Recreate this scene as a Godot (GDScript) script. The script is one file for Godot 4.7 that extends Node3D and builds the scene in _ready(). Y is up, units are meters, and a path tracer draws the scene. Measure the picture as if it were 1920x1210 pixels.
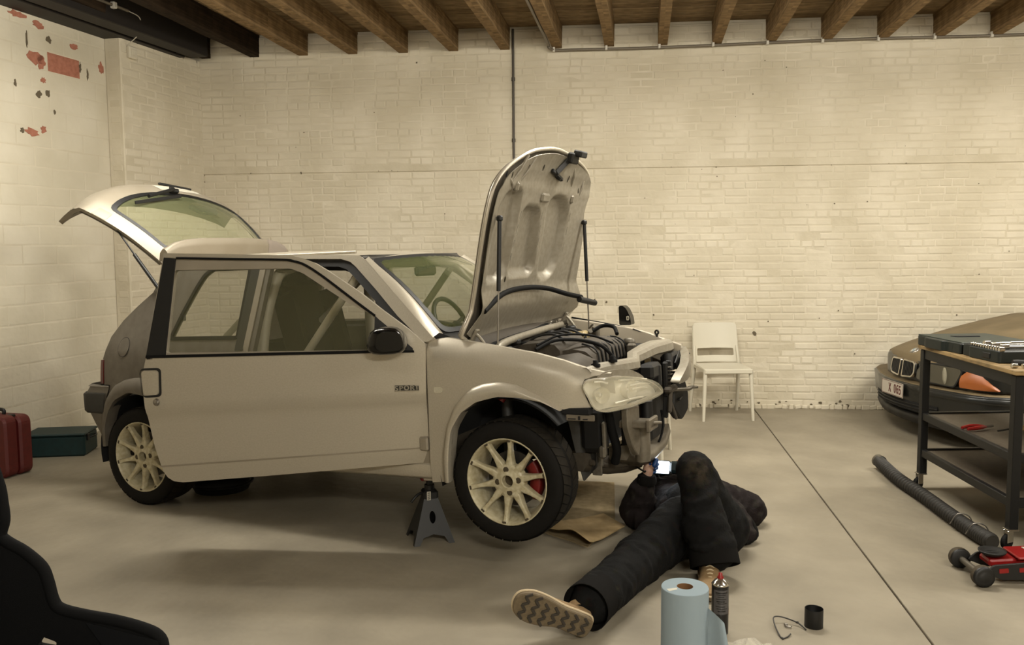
extends Node3D

# A vehicle workshop: a silver hatchback on an axle stand, a mechanic on the floor under its nose.
const ROOF_Y := 3.28
var M := {}
var counts := {}
var rng := RandomNumberGenerator.new()

func _ready():
	rng.seed = 4127
	make_camera_and_light()
	make_materials()
	make_lamps()
	make_room()
	make_hatchback()
	make_floor_things()
	make_person()
	make_sedan()
	make_trolley()
	make_seat()

func make_camera_and_light():
	var cam = Camera3D.new(); cam.name = "camera"
	cam.keep_aspect = Camera3D.KEEP_HEIGHT
	cam.fov = rad_to_deg(2.0 * atan(605.0 / 1640.0))
	var pitch = deg_to_rad(5.0); var roll = deg_to_rad(0.4)
	var up0 = Vector3(0, cos(pitch), -sin(pitch)); var fwd = Vector3(0, -sin(pitch), -cos(pitch))
	var right = Vector3.RIGHT * cos(roll) - up0 * sin(roll)
	var up = up0 * cos(roll) + Vector3.RIGHT * sin(roll)
	cam.transform = Transform3D(Basis(right, up, -fwd), Vector3(0, 1.5, 0))
	cam.near = 0.05; cam.far = 60.0
	add_child(cam); cam.current = true
	var we = WorldEnvironment.new(); we.name = "room_environment"
	var env = Environment.new()
	env.background_mode = Environment.BG_COLOR
	env.background_color = Color(0.02, 0.02, 0.02)
	env.background_energy_multiplier = 0.2
	env.ambient_light_source = Environment.AMBIENT_SOURCE_DISABLED
	env.tonemap_mode = Environment.TONE_MAPPER_LINEAR
	env.tonemap_exposure = 1.0
	env.sdfgi_enabled = true; env.ssao_enabled = true; env.ssil_enabled = true
	we.environment = env
	add_child(we)

# twin tube fittings under the joists: [x, z, turn in degrees, energy]
const LAMPS := [[-2.0, -5.2, -6.0, 0.66], [1.1, -5.2, -6.0, 1.05], [4.4, -5.3, -6.0, 1.0], [-1.2, -1.6, -6.0, 0.12], [3.0, -1.9, -6.0, 0.6], [1.2, 1.6, -6.0, 2.6]]
const LAMP_ENERGY := 7.0
const LAMP_TINT := Color(1.0, 0.98, 0.93)

func make_lamps():
	for k in LAMPS.size():
		var d = LAMPS[k]
		var o = thing("tube_lamp", ["tube lamp under the joists above the rear of the hatchback", "tube lamp under the joists above the engine bay", "tube lamp under the joists above the dark sedan", "tube lamp under the joists in front of the hatchback door", "tube lamp under the joists above the tool trolley", "tube lamp under the joists at the near end of the workshop"][k], "lamp", Vector3(d[0], ROOF_Y - 0.24, d[1]), "twin tube lamps under the joists")
		o.rotation.y = deg_to_rad(d[2])
		var b = MB.new(); b.box(Vector3(0, 0.06, 0), Vector3(1.56, 0.06, 0.07), 0.006)
		for s in [-1, 1]: b.tube([Vector3(s * 0.5, 0.08, 0), Vector3(s * 0.5, 0.24, 0)], 0.006, 6)
		for s in [-1, 1]: b.box(Vector3(s * 0.76, -0.005, 0), Vector3(0.03, 0.06, 0.13), 0.004)
		part(o, "housing", b, M.white_metal)
		for s in [-1, 1]:
			b = MB.new(); b.tube([Vector3(-0.745, -0.008, s * 0.038), Vector3(0.745, -0.008, s * 0.038)], 0.0135, 12)
			part(o, "tube", b, M.tube_glow)
		var a = AreaLight3D.new(); a.name = "tube_light"
		a.area_size = Vector2(1.5, 0.13)
		a.light_color = LAMP_TINT; a.light_energy = LAMP_ENERGY * d[3]
		a.area_range = 25.0; a.area_attenuation = 2.0
		a.shadow_enabled = true
		a.position = Vector3(0, -0.035, 0); a.rotation.x = -PI / 2
		o.add_child(a)
		for s in [-0.45, 0.45]:      # bare tubes also shine sideways and up past the slim housing
			var up = OmniLight3D.new(); up.name = "tube_spill"
			up.light_color = LAMP_TINT; up.light_energy = LAMP_ENERGY * d[3] * 0.20; up.light_size = 0.3
			up.omni_range = 25.0; up.omni_attenuation = 2.0; up.shadow_enabled = true
			up.position = Vector3(s, -0.05, 0)
			o.add_child(up, true)

# ------------------------------------------------------------------ helpers
func V(x, y, z) -> Vector3: return Vector3(x, y, z)
func P2(a: Array) -> PackedVector2Array:      # flat list of x, y to points
	var r = PackedVector2Array()
	for i in range(0, a.size(), 2): r.append(Vector2(a[i], a[i + 1]))
	return r

func numbered(parent, called) -> String:
	var key = str(parent.get_instance_id()) + called
	var n = counts.get(key, 0); counts[key] = n + 1
	return called if n == 0 else "%s_%03d" % [called, n]

func thing(called, label, category, at = Vector3.ZERO, group = "") -> Node3D:
	var o = Node3D.new(); o.name = numbered(self, called); add_child(o, true)
	o.position = at
	tag(o, label, category, group)
	return o

func tag(o, label, category, group = ""):
	o.set_meta("label", label); o.set_meta("category", category)
	if group: o.set_meta("group", group)

func part(parent, called, b, m, xf = Transform3D(), label = "") -> MeshInstance3D:
	var o = MeshInstance3D.new(); o.name = numbered(parent, called)
	o.mesh = b.mesh() if b is MB else b
	o.material_override = m
	o.transform = xf
	o.cast_shadow = GeometryInstance3D.SHADOW_CASTING_SETTING_ON
	parent.add_child(o, true)
	if label: o.set_meta("label", label)
	return o

func single(called, b, m, label, category, at = Vector3.ZERO, group = "") -> MeshInstance3D:
	var o = part(self, called, b, m, Transform3D(Basis(), at)); tag(o, label, category, group)
	return o

func structure(called, b, m) -> MeshInstance3D:
	var o = part(self, called, b, m); o.set_meta("kind", "structure"); return o

static func smooth(pts: Array, per: int, closed := false) -> Array:     # Catmull-Rom
	var r = []; var n = pts.size()
	for i in (n if closed else n - 1):
		var a = pts[(i - 1 + n) % n] if closed or i > 0 else pts[0] * 2.0 - pts[1]
		var b = pts[i]; var c = pts[(i + 1) % n]
		var d = pts[(i + 2) % n] if closed or i + 2 < n else pts[n - 1] * 2.0 - pts[n - 2]
		for k in per:
			var t = float(k) / per
			r.append(b.cubic_interpolate(c, a, d, t))
	if not closed: r.append(pts[n - 1])
	return r

static func smooth2(flat: Array, per: int, closed := true) -> PackedVector2Array:
	var pts = []
	for i in range(0, flat.size(), 2): pts.append(Vector2(flat[i], flat[i + 1]))
	return PackedVector2Array(smooth(pts, per, closed))

static func rounded(poly: PackedVector2Array, r: float, n := 4) -> PackedVector2Array:    # corners of a polygon rounded
	var out = PackedVector2Array(); var c = poly.size()
	for i in c:
		var p = poly[i]; var a = poly[(i - 1 + c) % c] - p; var b = poly[(i + 1) % c] - p
		var rr = min(r, min(a.length(), b.length()) * 0.45)
		var s = p + a.normalized() * rr; var e = p + b.normalized() * rr
		for k in n + 1:
			var t = float(k) / n
			out.append(s.lerp(p, t).lerp(p.lerp(e, t), t))
	return out

static func ellipse2(cx, cy, rx, ry, n := 20, a0 := 0.0) -> PackedVector2Array:
	var r = PackedVector2Array()
	for i in n: r.append(Vector2(cx + rx * cos(a0 + TAU * i / n), cy + ry * sin(a0 + TAU * i / n)))
	return r

static func rect2(x0, y0, x1, y1) -> PackedVector2Array:
	return PackedVector2Array([Vector2(x0, y0), Vector2(x1, y0), Vector2(x1, y1), Vector2(x0, y1)])

static func look(from: Vector3, to: Vector3, up := Vector3.UP) -> Basis:      # x along from->to
	var x = (to - from).normalized()
	if abs(x.dot(up)) > 0.98: up = Vector3.RIGHT
	var z = x.cross(up).normalized()
	return Basis(x, z.cross(x), z)

class MB:
	var v := PackedVector3Array()
	var t := PackedInt32Array()
	var uv := PackedVector2Array()
	var col := PackedColorArray()
	func add(p: Vector3) -> int:
		v.append(p); return v.size() - 1
	func tri(a, b, c):
		t.append(a); t.append(b); t.append(c)
	func quad(a: Vector3, b: Vector3, c: Vector3, d: Vector3):
		var i = v.size()
		v.append_array(PackedVector3Array([a, b, c, d]))
		t.append_array(PackedInt32Array([i, i + 1, i + 2, i, i + 2, i + 3]))
	func face(pts):        # flat convex fan
		var i = v.size()
		for p in pts: v.append(p)
		for k in range(1, pts.size() - 1): tri(i, i + k, i + k + 1)
	func grid(rows: Array, wrap := false):     # smooth sheet through rows of points
		var i = v.size(); var m = rows.size(); var n = rows[0].size()
		for r in rows:
			for p in r: v.append(p)
		for a in m - 1:
			for b in (n if wrap else n - 1):
				var p = i + a * n + b; var q = i + a * n + (b + 1) % n
				t.append_array(PackedInt32Array([p, q, q + n, p, q + n, p + n]))
	func sheet(rows: Array, off: Vector3):     # a sheet with thickness along off
		var back = []
		for r in rows:
			var s = []
			for p in r: s.append(p + off)
			back.append(s)
		grid(rows)
		back.reverse(); grid(back); back.reverse()
		var rim = []
		var m = rows.size(); var n = rows[0].size()
		for b in n: rim.append([rows[0][b], back[0][b]])
		for a in range(1, m): rim.append([rows[a][n - 1], back[a][n - 1]])
		for b in range(n - 2, -1, -1): rim.append([rows[m - 1][b], back[m - 1][b]])
		for a in range(m - 2, -1, -1): rim.append([rows[a][0], back[a][0]])
		for k in rim.size() - 1: quad(rim[k][0], rim[k + 1][0], rim[k + 1][1], rim[k][1])
	func box(c: Vector3, s: Vector3, bev := 0.0, ba := Basis()):
		var h = s * 0.5
		bev = min(bev, min(h.x, min(h.y, h.z)) * 0.9)
		if bev <= 0.0: bev = 0.0001
		for ax in 3:
			var a1 = (ax + 1) % 3; var a2 = (ax + 2) % 3
			for sg in [-1.0, 1.0]:
				var q = []
				for k in [[-1, -1], [1, -1], [1, 1], [-1, 1]]:
					var p = Vector3(); p[ax] = sg * h[ax]; p[a1] = k[0] * (h[a1] - bev); p[a2] = k[1] * (h[a2] - bev)
					q.append(c + ba * p)
				if sg > 0: q.reverse()
				quad(q[0], q[1], q[2], q[3])
		if bev < 0.0005: return
		for ax in 3:      # bevelled edges along ax
			var a1 = (ax + 1) % 3; var a2 = (ax + 2) % 3
			for s1 in [-1.0, 1.0]:
				for s2 in [-1.0, 1.0]:
					var p = Vector3(); var q = Vector3()
					p[a1] = s1 * h[a1]; p[a2] = s2 * (h[a2] - bev); q[a1] = s1 * (h[a1] - bev); q[a2] = s2 * h[a2]
					var e = Vector3(); e[ax] = h[ax] - bev
					var l = [c + ba * (p - e), c + ba * (p + e), c + ba * (q + e), c + ba * (q - e)]
					if s1 * s2 < 0: l.reverse()
					quad(l[0], l[1], l[2], l[3])
		for sx in [-1.0, 1.0]:
			for sy in [-1.0, 1.0]:
				for sz in [-1.0, 1.0]:
					var sgn = Vector3(sx, sy, sz); var l = []
					for ax in 3:
						var p = sgn * (h - Vector3.ONE * bev); p[ax] = sgn[ax] * h[ax]
						l.append(c + ba * p)
					if sx * sy * sz > 0: l.reverse()
					face(l)
	func rod(a: Vector3, b: Vector3, w: float, d: float, bev := 0.004, up := Vector3.UP):    # rectangular bar from a to b
		var ba = frame(a, b, up)
		box((a + b) * 0.5, Vector3((b - a).length(), w, d), bev, ba)
	static func frame(a: Vector3, b: Vector3, up: Vector3) -> Basis:
		var x = (b - a).normalized()
		if abs(x.dot(up)) > 0.98: up = Vector3.RIGHT
		var z = x.cross(up).normalized()
		return Basis(x, z.cross(x), z)
	func tube(path, r, n := 10, caps := true, flat := 1.0):      # r: a number or one per point
		var m = path.size(); var rows = []
		var up = Vector3.UP
		var d0 = (path[1] - path[0]).normalized()
		if abs(d0.dot(up)) > 0.95: up = Vector3.RIGHT
		for i in m:
			var d = (path[min(i + 1, m - 1)] - path[max(i - 1, 0)]).normalized()
			var s = d.cross(up).normalized()
			up = s.cross(d).normalized()
			var rr = r[i] if r is Array else r
			var row = []
			for k in n:
				var a = TAU * k / n
				row.append(path[i] + (s * cos(a) + up * sin(a) * flat) * rr)
			rows.append(row)
		grid(rows, true)
		if caps:
			face(rows[0])
			var e = rows[m - 1].duplicate(); e.reverse(); face(e)
	func lathe(prof: Array, n := 24, xf := Transform3D(), sharp := false, a0 := 0.0, a1 := TAU):   # prof: Vector2(radius, height along y)
		var full = a1 - a0 > TAU - 0.001
		var rows = []
		for p in prof:
			var row = []
			for k in (n if full else n + 1):
				var a = a0 + (a1 - a0) * k / n
				row.append(xf * Vector3(p.x * cos(a), p.y, p.x * sin(a)))
			rows.append(row)
		if sharp:
			for i in rows.size() - 1: grid([rows[i], rows[i + 1]], full)
		else: grid(rows, full)
	func prism(poly: PackedVector2Array, xf: Transform3D, depth: float, bev := 0.0):     # polygon in xy, from z = 0 to z = depth
		if Geometry2D.is_polygon_clockwise(poly): poly = poly.duplicate(); poly.reverse()
		var n = poly.size(); var ins = []
		for i in n:
			var a = (poly[i] - poly[(i - 1 + n) % n]).normalized(); var b = (poly[(i + 1) % n] - poly[i]).normalized()
			var nn = Vector2(-a.y - b.y, a.x + b.x)
			var l = nn.length()
			nn = nn / l if l > 0.01 else Vector2(-a.y, a.x)
			ins.append(poly[i] + nn * bev)
		var ids = Geometry2D.triangulate_polygon(poly)
		for side in 2:
			var i = v.size(); var z = depth if side else 0.0
			for p in ins: v.append(xf * Vector3(p.x, p.y, z))
			for k in range(0, ids.size(), 3):
				if side: tri(i + ids[k], i + ids[k + 2], i + ids[k + 1])
				else: tri(i + ids[k], i + ids[k + 1], i + ids[k + 2])
		for k in n:
			var a = poly[k]; var b = poly[(k + 1) % n]; var ai = ins[k]; var bi = ins[(k + 1) % n]
			quad(xf * Vector3(a.x, a.y, bev), xf * Vector3(a.x, a.y, depth - bev), xf * Vector3(b.x, b.y, depth - bev), xf * Vector3(b.x, b.y, bev))
			if bev > 0:
				quad(xf * Vector3(ai.x, ai.y, 0), xf * Vector3(a.x, a.y, bev), xf * Vector3(b.x, b.y, bev), xf * Vector3(bi.x, bi.y, 0))
				quad(xf * Vector3(a.x, a.y, depth - bev), xf * Vector3(ai.x, ai.y, depth), xf * Vector3(bi.x, bi.y, depth), xf * Vector3(b.x, b.y, depth - bev))
	func panel(outer: PackedVector2Array, holes: Array, step: float, f: Callable, th := 0.0):
		# a curved sheet: the polygon, less its holes, cut into cells and carried by f from 2-D to 3-D; th is its thickness
		var lo = outer[0]; var hi = outer[0]
		for p in outer: lo = lo.min(p); hi = hi.max(p)
		var seen = {}; var src = PackedVector2Array(); var base = v.size(); var tris = PackedInt32Array()
		var nx = int(ceil((hi.x - lo.x) / step)); var ny = int(ceil((hi.y - lo.y) / step))
		for a in nx:
			for b in ny:
				var q = lo + Vector2(a, b) * step; var e = Vector2(step, step)
				var cell = PackedVector2Array([q, q + Vector2(step, 0), q + e, q + Vector2(0, step)])
				var polys = Geometry2D.intersect_polygons(cell, outer)
				for h in holes:
					var left = []
					for pl in polys:
						for c in Geometry2D.clip_polygons(pl, h):
							if not Geometry2D.is_polygon_clockwise(c) or true: left.append(c)
					polys = left
				for pl in polys:
					if pl.size() < 3: continue
					var ids = Geometry2D.triangulate_polygon(pl)
					var at = []
					for p in pl:
						var k = Vector2i(int(round(p.x * 8000)), int(round(p.y * 8000)))
						if not seen.has(k): seen[k] = src.size(); src.append(p)
						at.append(seen[k])
					for k in range(0, ids.size(), 3):
						var i0 = at[ids[k]]; var i1 = at[ids[k + 1]]; var i2 = at[ids[k + 2]]
						if i0 == i1 or i1 == i2 or i0 == i2: continue
						var ar = (src[i1] - src[i0]).cross(src[i2] - src[i0])
						if abs(ar) < 1e-10: continue
						if ar > 0: tris.append_array(PackedInt32Array([i0, i1, i2]))
						else: tris.append_array(PackedInt32Array([i0, i2, i1]))
		var nn = src.size()
		for p in src: v.append(f.call(p))
		for k in tris: t.append(base + k)
		if th == 0.0: return
		var b2 = v.size()
		for p in src: v.append(f.call(p) - nrm(f, p) * th)
		for k in range(0, tris.size(), 3):
			t.append_array(PackedInt32Array([b2 + tris[k], b2 + tris[k + 2], b2 + tris[k + 1]]))
		for ring in [outer] + holes:
			var n = ring.size(); var row0 = []; var row1 = []
			for i in n + 1:
				var a = ring[i % n]
				if i > 0:
					var pa = ring[i - 1]; var cnt = int(ceil((a - pa).length() / step))
					for j in range(1, cnt):
						var mid = pa.lerp(a, float(j) / cnt)
						row0.append(f.call(mid)); row1.append(f.call(mid) - nrm(f, mid) * th)
				row0.append(f.call(a)); row1.append(f.call(a) - nrm(f, a) * th)
			grid([row0, row1])
	static func nrm(f: Callable, p: Vector2) -> Vector3:
		var e = 0.004
		return (f.call(p + Vector2(e, 0)) - f.call(p - Vector2(e, 0))).cross(f.call(p + Vector2(0, e)) - f.call(p - Vector2(0, e))).normalized()
	func append(o: MB, xf := Transform3D()):
		var i = v.size()
		for p in o.v: v.append(xf * p)
		for k in o.t: t.append(k + i)
	func mesh() -> ArrayMesh:
		var nr = PackedVector3Array(); nr.resize(v.size())
		for k in range(0, t.size(), 3):
			var a = t[k]; var b = t[k + 1]; var c = t[k + 2]
			var n = (v[c] - v[a]).cross(v[b] - v[a])
			nr[a] += n; nr[b] += n; nr[c] += n
		for i in nr.size():
			var n = nr[i]
			nr[i] = n.normalized() if n.length_squared() > 1e-20 else Vector3.UP
		var arr = []; arr.resize(Mesh.ARRAY_MAX)
		arr[Mesh.ARRAY_VERTEX] = v; arr[Mesh.ARRAY_NORMAL] = nr; arr[Mesh.ARRAY_INDEX] = t
		if uv.size() == v.size() and uv.size() > 0: arr[Mesh.ARRAY_TEX_UV] = uv
		if col.size() == v.size() and col.size() > 0: arr[Mesh.ARRAY_COLOR] = col
		var am = ArrayMesh.new()
		if v.size() > 0: am.add_surface_from_arrays(Mesh.PRIMITIVE_TRIANGLES, arr)
		return am

# ------------------------------------------------------------------ materials
func noise_tex(freq, octaves, c0, c1, size = 512, normal = false, strength = 4.0, kind = FastNoiseLite.TYPE_SIMPLEX_SMOOTH, seed_ = 1) -> NoiseTexture2D:
	var n = FastNoiseLite.new(); n.noise_type = kind; n.frequency = freq; n.fractal_octaves = octaves; n.seed = seed_
	var t = NoiseTexture2D.new(); t.width = size; t.height = size; t.seamless = true; t.noise = n
	if normal: t.as_normal_map = true; t.bump_strength = strength
	else:
		var g = Gradient.new(); g.set_color(0, c0); g.set_color(1, c1); t.color_ramp = g
	return t

func mat(c: Color, rough = 0.6, metal = 0.0, spec = 0.5) -> StandardMaterial3D:
	var m = StandardMaterial3D.new(); m.albedo_color = c; m.roughness = rough; m.metallic = metal; m.metallic_specular = spec
	m.cull_mode = BaseMaterial3D.CULL_DISABLED
	return m

func tri(m, tex, scale, nrm = null, world = true, nscale = 1.0):
	if tex: m.albedo_texture = tex
	m.uv1_triplanar = true; m.uv1_world_triplanar = world; m.uv1_scale = Vector3.ONE * scale
	if nrm: m.normal_enabled = true; m.normal_texture = nrm; m.normal_scale = nscale
	return m

func glass(c: Color, a) -> StandardMaterial3D:
	var m = mat(Color(c.r, c.g, c.b, a), 0.04); m.transparency = BaseMaterial3D.TRANSPARENCY_ALPHA
	return m

func make_materials():
	var paint_n = noise_tex(0.02, 5, Color.BLACK, Color.WHITE, 512, true, 3.0)
	var blotch = noise_tex(0.006, 5, Color(0.88, 0.87, 0.84), Color(1, 1, 1))
	var fine_n = noise_tex(0.09, 3, Color.BLACK, Color.WHITE, 512, true, 3.0, FastNoiseLite.TYPE_SIMPLEX_SMOOTH, 5)
	var concrete = noise_tex(0.008, 6, Color(0.84, 0.83, 0.81), Color(1, 0.99, 0.97), 1024, false, 0, FastNoiseLite.TYPE_SIMPLEX_SMOOTH, 9)
	var dirt = noise_tex(0.02, 5, Color(0.84, 0.825, 0.80), Color(1, 1, 1), 512, false, 0, FastNoiseLite.TYPE_SIMPLEX_SMOOTH, 3)
	M.wall = tri(mat(Color(0.835, 0.80, 0.725), 0.75, 0, 0.3), blotch, 0.35, paint_n, true, 0.5)
	M.wall_block = tri(mat(Color(0.83, 0.80, 0.73), 0.7, 0, 0.3), blotch, 0.35, fine_n, true, 0.15)
	M.joint = tri(mat(Color(0.83, 0.795, 0.72), 0.85, 0, 0.2), blotch, 0.6, paint_n, true, 0.6)
	M.red_brick = tri(mat(Color(0.68, 0.46, 0.385), 0.9, 0, 0.2), dirt, 2.0, fine_n, true, 0.8)
	M.grime = mat(Color(0.36, 0.32, 0.25), 0.9)
	M.floor = tri(mat(Color(0.575, 0.545, 0.485), 0.52, 0, 0.4), concrete, 0.22, fine_n, true, 0.08)
	M.floor_gap = mat(Color(0.27, 0.22, 0.15), 0.9)
	M.stain = mat(Color(0.5, 0.46, 0.39), 0.6, 0, 0.4)
	var grain = Image.create(256, 256, false, Image.FORMAT_RGB8)
	var gn = FastNoiseLite.new(); gn.seed = 11; gn.frequency = 0.05; gn.fractal_octaves = 4
	for y in 256:
		for x in 256:
			var s = 0.5 + 0.5 * gn.get_noise_2d(x * 0.12, y * 3.0)
			var s2 = 0.5 + 0.5 * gn.get_noise_2d(x * 0.5 + 900, y * 0.4)
			var q = clamp(0.62 + 0.42 * s - 0.22 * s2, 0, 1)
			grain.set_pixel(x, y, Color(q, q * 0.98, q * 0.94))
	var grain_t = ImageTexture.create_from_image(grain)
	for d in [["joist", Color(0.68, 0.575, 0.435)], ["joist_dark", Color(0.25, 0.205, 0.16)], ["plank", Color(0.70, 0.61, 0.48)], ["plank_b", Color(0.64, 0.55, 0.425)], ["plank_c", Color(0.74, 0.65, 0.515)]]:
		M[d[0]] = tri(mat(d[1], 0.85, 0, 0.2), grain_t, 1.1, null, false)
	M.dark_steel = tri(mat(Color(0.125, 0.105, 0.09), 0.6, 0.3), dirt, 2.0)
	M.white_metal = mat(Color(0.8, 0.79, 0.75), 0.45)
	M.tube_glow = mat(Color(0.9, 0.9, 0.85), 0.5); M.tube_glow.emission_enabled = true; M.tube_glow.emission = LAMP_TINT; M.tube_glow.emission_energy_multiplier = 9.0
	M.conduit = mat(Color(0.42, 0.385, 0.33), 0.5, 0.2)
	M.conduit_dark = mat(Color(0.27, 0.245, 0.21), 0.5, 0.2)
	M.cable_white = mat(Color(0.75, 0.73, 0.68), 0.5)
	# car paint and trim
	var flake = noise_tex(0.25, 2, Color(0.93, 0.93, 0.93), Color(1, 1, 1), 256, false, 0, FastNoiseLite.TYPE_SIMPLEX_SMOOTH, 21)
	M.silver = tri(mat(Color(0.72, 0.685, 0.615), 0.40, 0.38), flake, 1.5, null, false); M.silver.clearcoat_enabled = true; M.silver.clearcoat = 0.35; M.silver.clearcoat_roughness = 0.18
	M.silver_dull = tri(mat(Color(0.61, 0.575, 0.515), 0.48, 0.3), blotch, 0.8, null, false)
	M.primer = tri(mat(Color(0.41, 0.385, 0.345), 0.62, 0.1), dirt, 1.2, null, false)
	M.patch = mat(Color(0.52, 0.48, 0.44), 0.7)
	M.bare = tri(mat(Color(0.60, 0.575, 0.52), 0.42, 0.25), dirt, 2.5, null, false)
	M.bare_dark = tri(mat(Color(0.46, 0.43, 0.375), 0.5, 0.2), dirt, 3.0, null, false)
	M.black_trim = mat(Color(0.045, 0.043, 0.043), 0.5)
	M.black_gloss = mat(Color(0.03, 0.03, 0.03), 0.18)
	M.rubber = mat(Color(0.045, 0.043, 0.04), 0.75, 0, 0.3)
	M.tyre = tri(mat(Color(0.085, 0.078, 0.068), 0.8, 0, 0.3), dirt, 3.0, null, false)
	M.tread = tri(mat(Color(0.15, 0.135, 0.11), 0.85, 0, 0.3), dirt, 4.0, null, false)
	M.well = mat(Color(0.035, 0.032, 0.03), 0.9)
	M.rim = tri(mat(Color(0.78, 0.755, 0.655), 0.42), noise_tex(0.03, 4, Color(0.78, 0.74, 0.66), Color(1, 1, 1), 256, false, 0, FastNoiseLite.TYPE_SIMPLEX_SMOOTH, 31), 4.0, null, false)
	M.rim_dirt = mat(Color(0.25, 0.21, 0.14), 0.8)
	M.disc = mat(Color(0.3, 0.29, 0.28), 0.4, 0.8)
	M.caliper = mat(Color(0.42, 0.07, 0.06), 0.5)
	M.window = glass(Color(0.43, 0.425, 0.31), 0.30)
	M.screen = glass(Color(0.42, 0.45, 0.31), 0.34)
	M.hatch_glass = glass(Color(0.55, 0.57, 0.42), 0.26)
	M.cage = mat(Color(0.74, 0.71, 0.62), 0.5, 0.1)
	M.cloth_dark = tri(mat(Color(0.085, 0.08, 0.075), 0.95, 0, 0.2), null, 4.0, fine_n, false, 0.15)
	M.interior = tri(mat(Color(0.11, 0.105, 0.10), 0.85, 0, 0.3), dirt, 1.5, null, false)
	M.interior_mid = mat(Color(0.30, 0.285, 0.26), 0.8)
	M.tail_red = mat(Color(0.30, 0.05, 0.05), 0.25)
	M.lens = glass(Color(0.90, 0.88, 0.78), 0.30)
	M.lens.roughness = 0.08
	M.reflector = mat(Color(0.92, 0.90, 0.84), 0.25, 0.35)
	M.amber = mat(Color(0.60, 0.31, 0.05), 0.35); M.amber.clearcoat_enabled = true
	M.engine = tri(mat(Color(0.10, 0.095, 0.085), 0.6, 0.1), dirt, 3.0, null, false)
	M.engine_dusty = tri(mat(Color(0.27, 0.24, 0.195), 0.75), dirt, 3.5, null, false)
	M.engine_metal = tri(mat(Color(0.45, 0.43, 0.39), 0.45, 0.6), dirt, 3.0, null, false)
	M.fluid = mat(Color(0.62, 0.55, 0.40), 0.4)
	M.chrome = mat(Color(0.8, 0.78, 0.74), 0.15, 0.95)
	M.steel = mat(Color(0.55, 0.53, 0.5), 0.35, 0.8)
	M.red = mat(Color(0.50, 0.055, 0.045), 0.4)
	M.red_case = tri(mat(Color(0.36, 0.085, 0.07), 0.55), dirt, 2.0, null, false)
	M.teal = tri(mat(Color(0.035, 0.17, 0.175), 0.55), dirt, 2.0, null, false)
	M.card = tri(mat(Color(0.68, 0.59, 0.44), 0.9, 0, 0.2), dirt, 1.2, null, true)
	M.card_dirty = tri(mat(Color(0.56, 0.50, 0.39), 0.9, 0, 0.2), dirt, 1.6, null, true)
	M.chair = mat(Color(0.76, 0.735, 0.665), 0.45)
	M.trolley = mat(Color(0.055, 0.053, 0.052), 0.5, 0.2)
	M.wood_top = tri(mat(Color(0.72, 0.61, 0.42), 0.7), grain_t, 1.5, null, false)
	M.shelf = tri(mat(Color(0.34, 0.305, 0.255), 0.6, 0.2), dirt, 2.2, null, false)
	M.case_green = tri(mat(Color(0.055, 0.095, 0.085), 0.5), dirt, 2.0, null, false)
	M.case_lid = tri(mat(Color(0.17, 0.20, 0.17), 0.55), dirt, 1.5, null, false)
	M.hose = mat(Color(0.15, 0.138, 0.12), 0.55)
	M.jack_black = mat(Color(0.06, 0.055, 0.05), 0.5)
	M.paper_blue = tri(mat(Color(0.525, 0.575, 0.60), 0.95, 0, 0.2), null, 20.0, fine_n, false, 0.4)
	M.tube_card = mat(Color(0.42, 0.29, 0.16), 0.9)
	M.can = mat(Color(0.10, 0.092, 0.09), 0.35, 0.2)
	M.can_label = mat(Color(0.27, 0.26, 0.26), 0.45)
	M.plastic_clear = glass(Color(0.8, 0.78, 0.72), 0.25)
	M.sedan = mat(Color(0.07, 0.078, 0.072), 0.28, 0.35); M.sedan.clearcoat_enabled = true; M.sedan.clearcoat = 0.6
	M.sedan_dust = tri(mat(Color(0.47, 0.41, 0.305), 0.6, 0.1), noise_tex(0.012, 4, Color(0.8, 0.79, 0.76), Color(1, 1, 1), 256, false, 0, FastNoiseLite.TYPE_SIMPLEX_SMOOTH, 8), 1.0, null, false)
	M.plate = mat(Color(0.74, 0.71, 0.66), 0.5)
	M.plate_ink = mat(Color(0.33, 0.09, 0.07), 0.6)
	M.hl_dull = mat(Color(0.30, 0.285, 0.24), 0.12)
	M.work_cloth = tri(mat(Color(1, 1, 1), 0.92, 0, 0.25), dirt, 2.0, fine_n, false, 0.5)
	M.jacket = tri(mat(Color(1, 1, 1), 0.9, 0, 0.25), dirt, 2.5, fine_n, false, 0.6)
	M.dust_mark = tri(mat(Color(0.22, 0.19, 0.15), 0.95, 0, 0.2), dirt, 4.0, fine_n, false, 0.5)
	M.work_cloth.vertex_color_use_as_albedo = true; M.jacket.vertex_color_use_as_albedo = true
	M.skin = mat(Color(0.70, 0.56, 0.48), 0.6); M.skin.subsurf_scatter_enabled = true; M.skin.subsurf_scatter_strength = 0.15
	M.glove = mat(Color(0.05, 0.22, 0.42), 0.5)
	M.hair = mat(Color(0.12, 0.10, 0.09), 0.8)
	M.beanie = tri(mat(Color(0.20, 0.20, 0.21), 0.95), null, 10.0, fine_n, false, 0.8)
	M.shoe = tri(mat(Color(0.55, 0.45, 0.31), 0.85), dirt, 5.0, fine_n, false, 0.4)
	M.shoe_line = mat(Color(0.72, 0.65, 0.53), 0.7)
	M.sole = tri(mat(Color(0.42, 0.365, 0.275), 0.8), dirt, 6.0, null, false)
	M.sole_dark = mat(Color(0.20, 0.175, 0.14), 0.85)
	M.lamp_teal = mat(Color(0.03, 0.11, 0.12), 0.5)
	M.lamp_glow = mat(Color(0.95, 0.97, 1.0), 0.4); M.lamp_glow.emission_enabled = true; M.lamp_glow.emission = Color(0.92, 0.96, 1.0); M.lamp_glow.emission_energy_multiplier = 3.0
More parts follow.
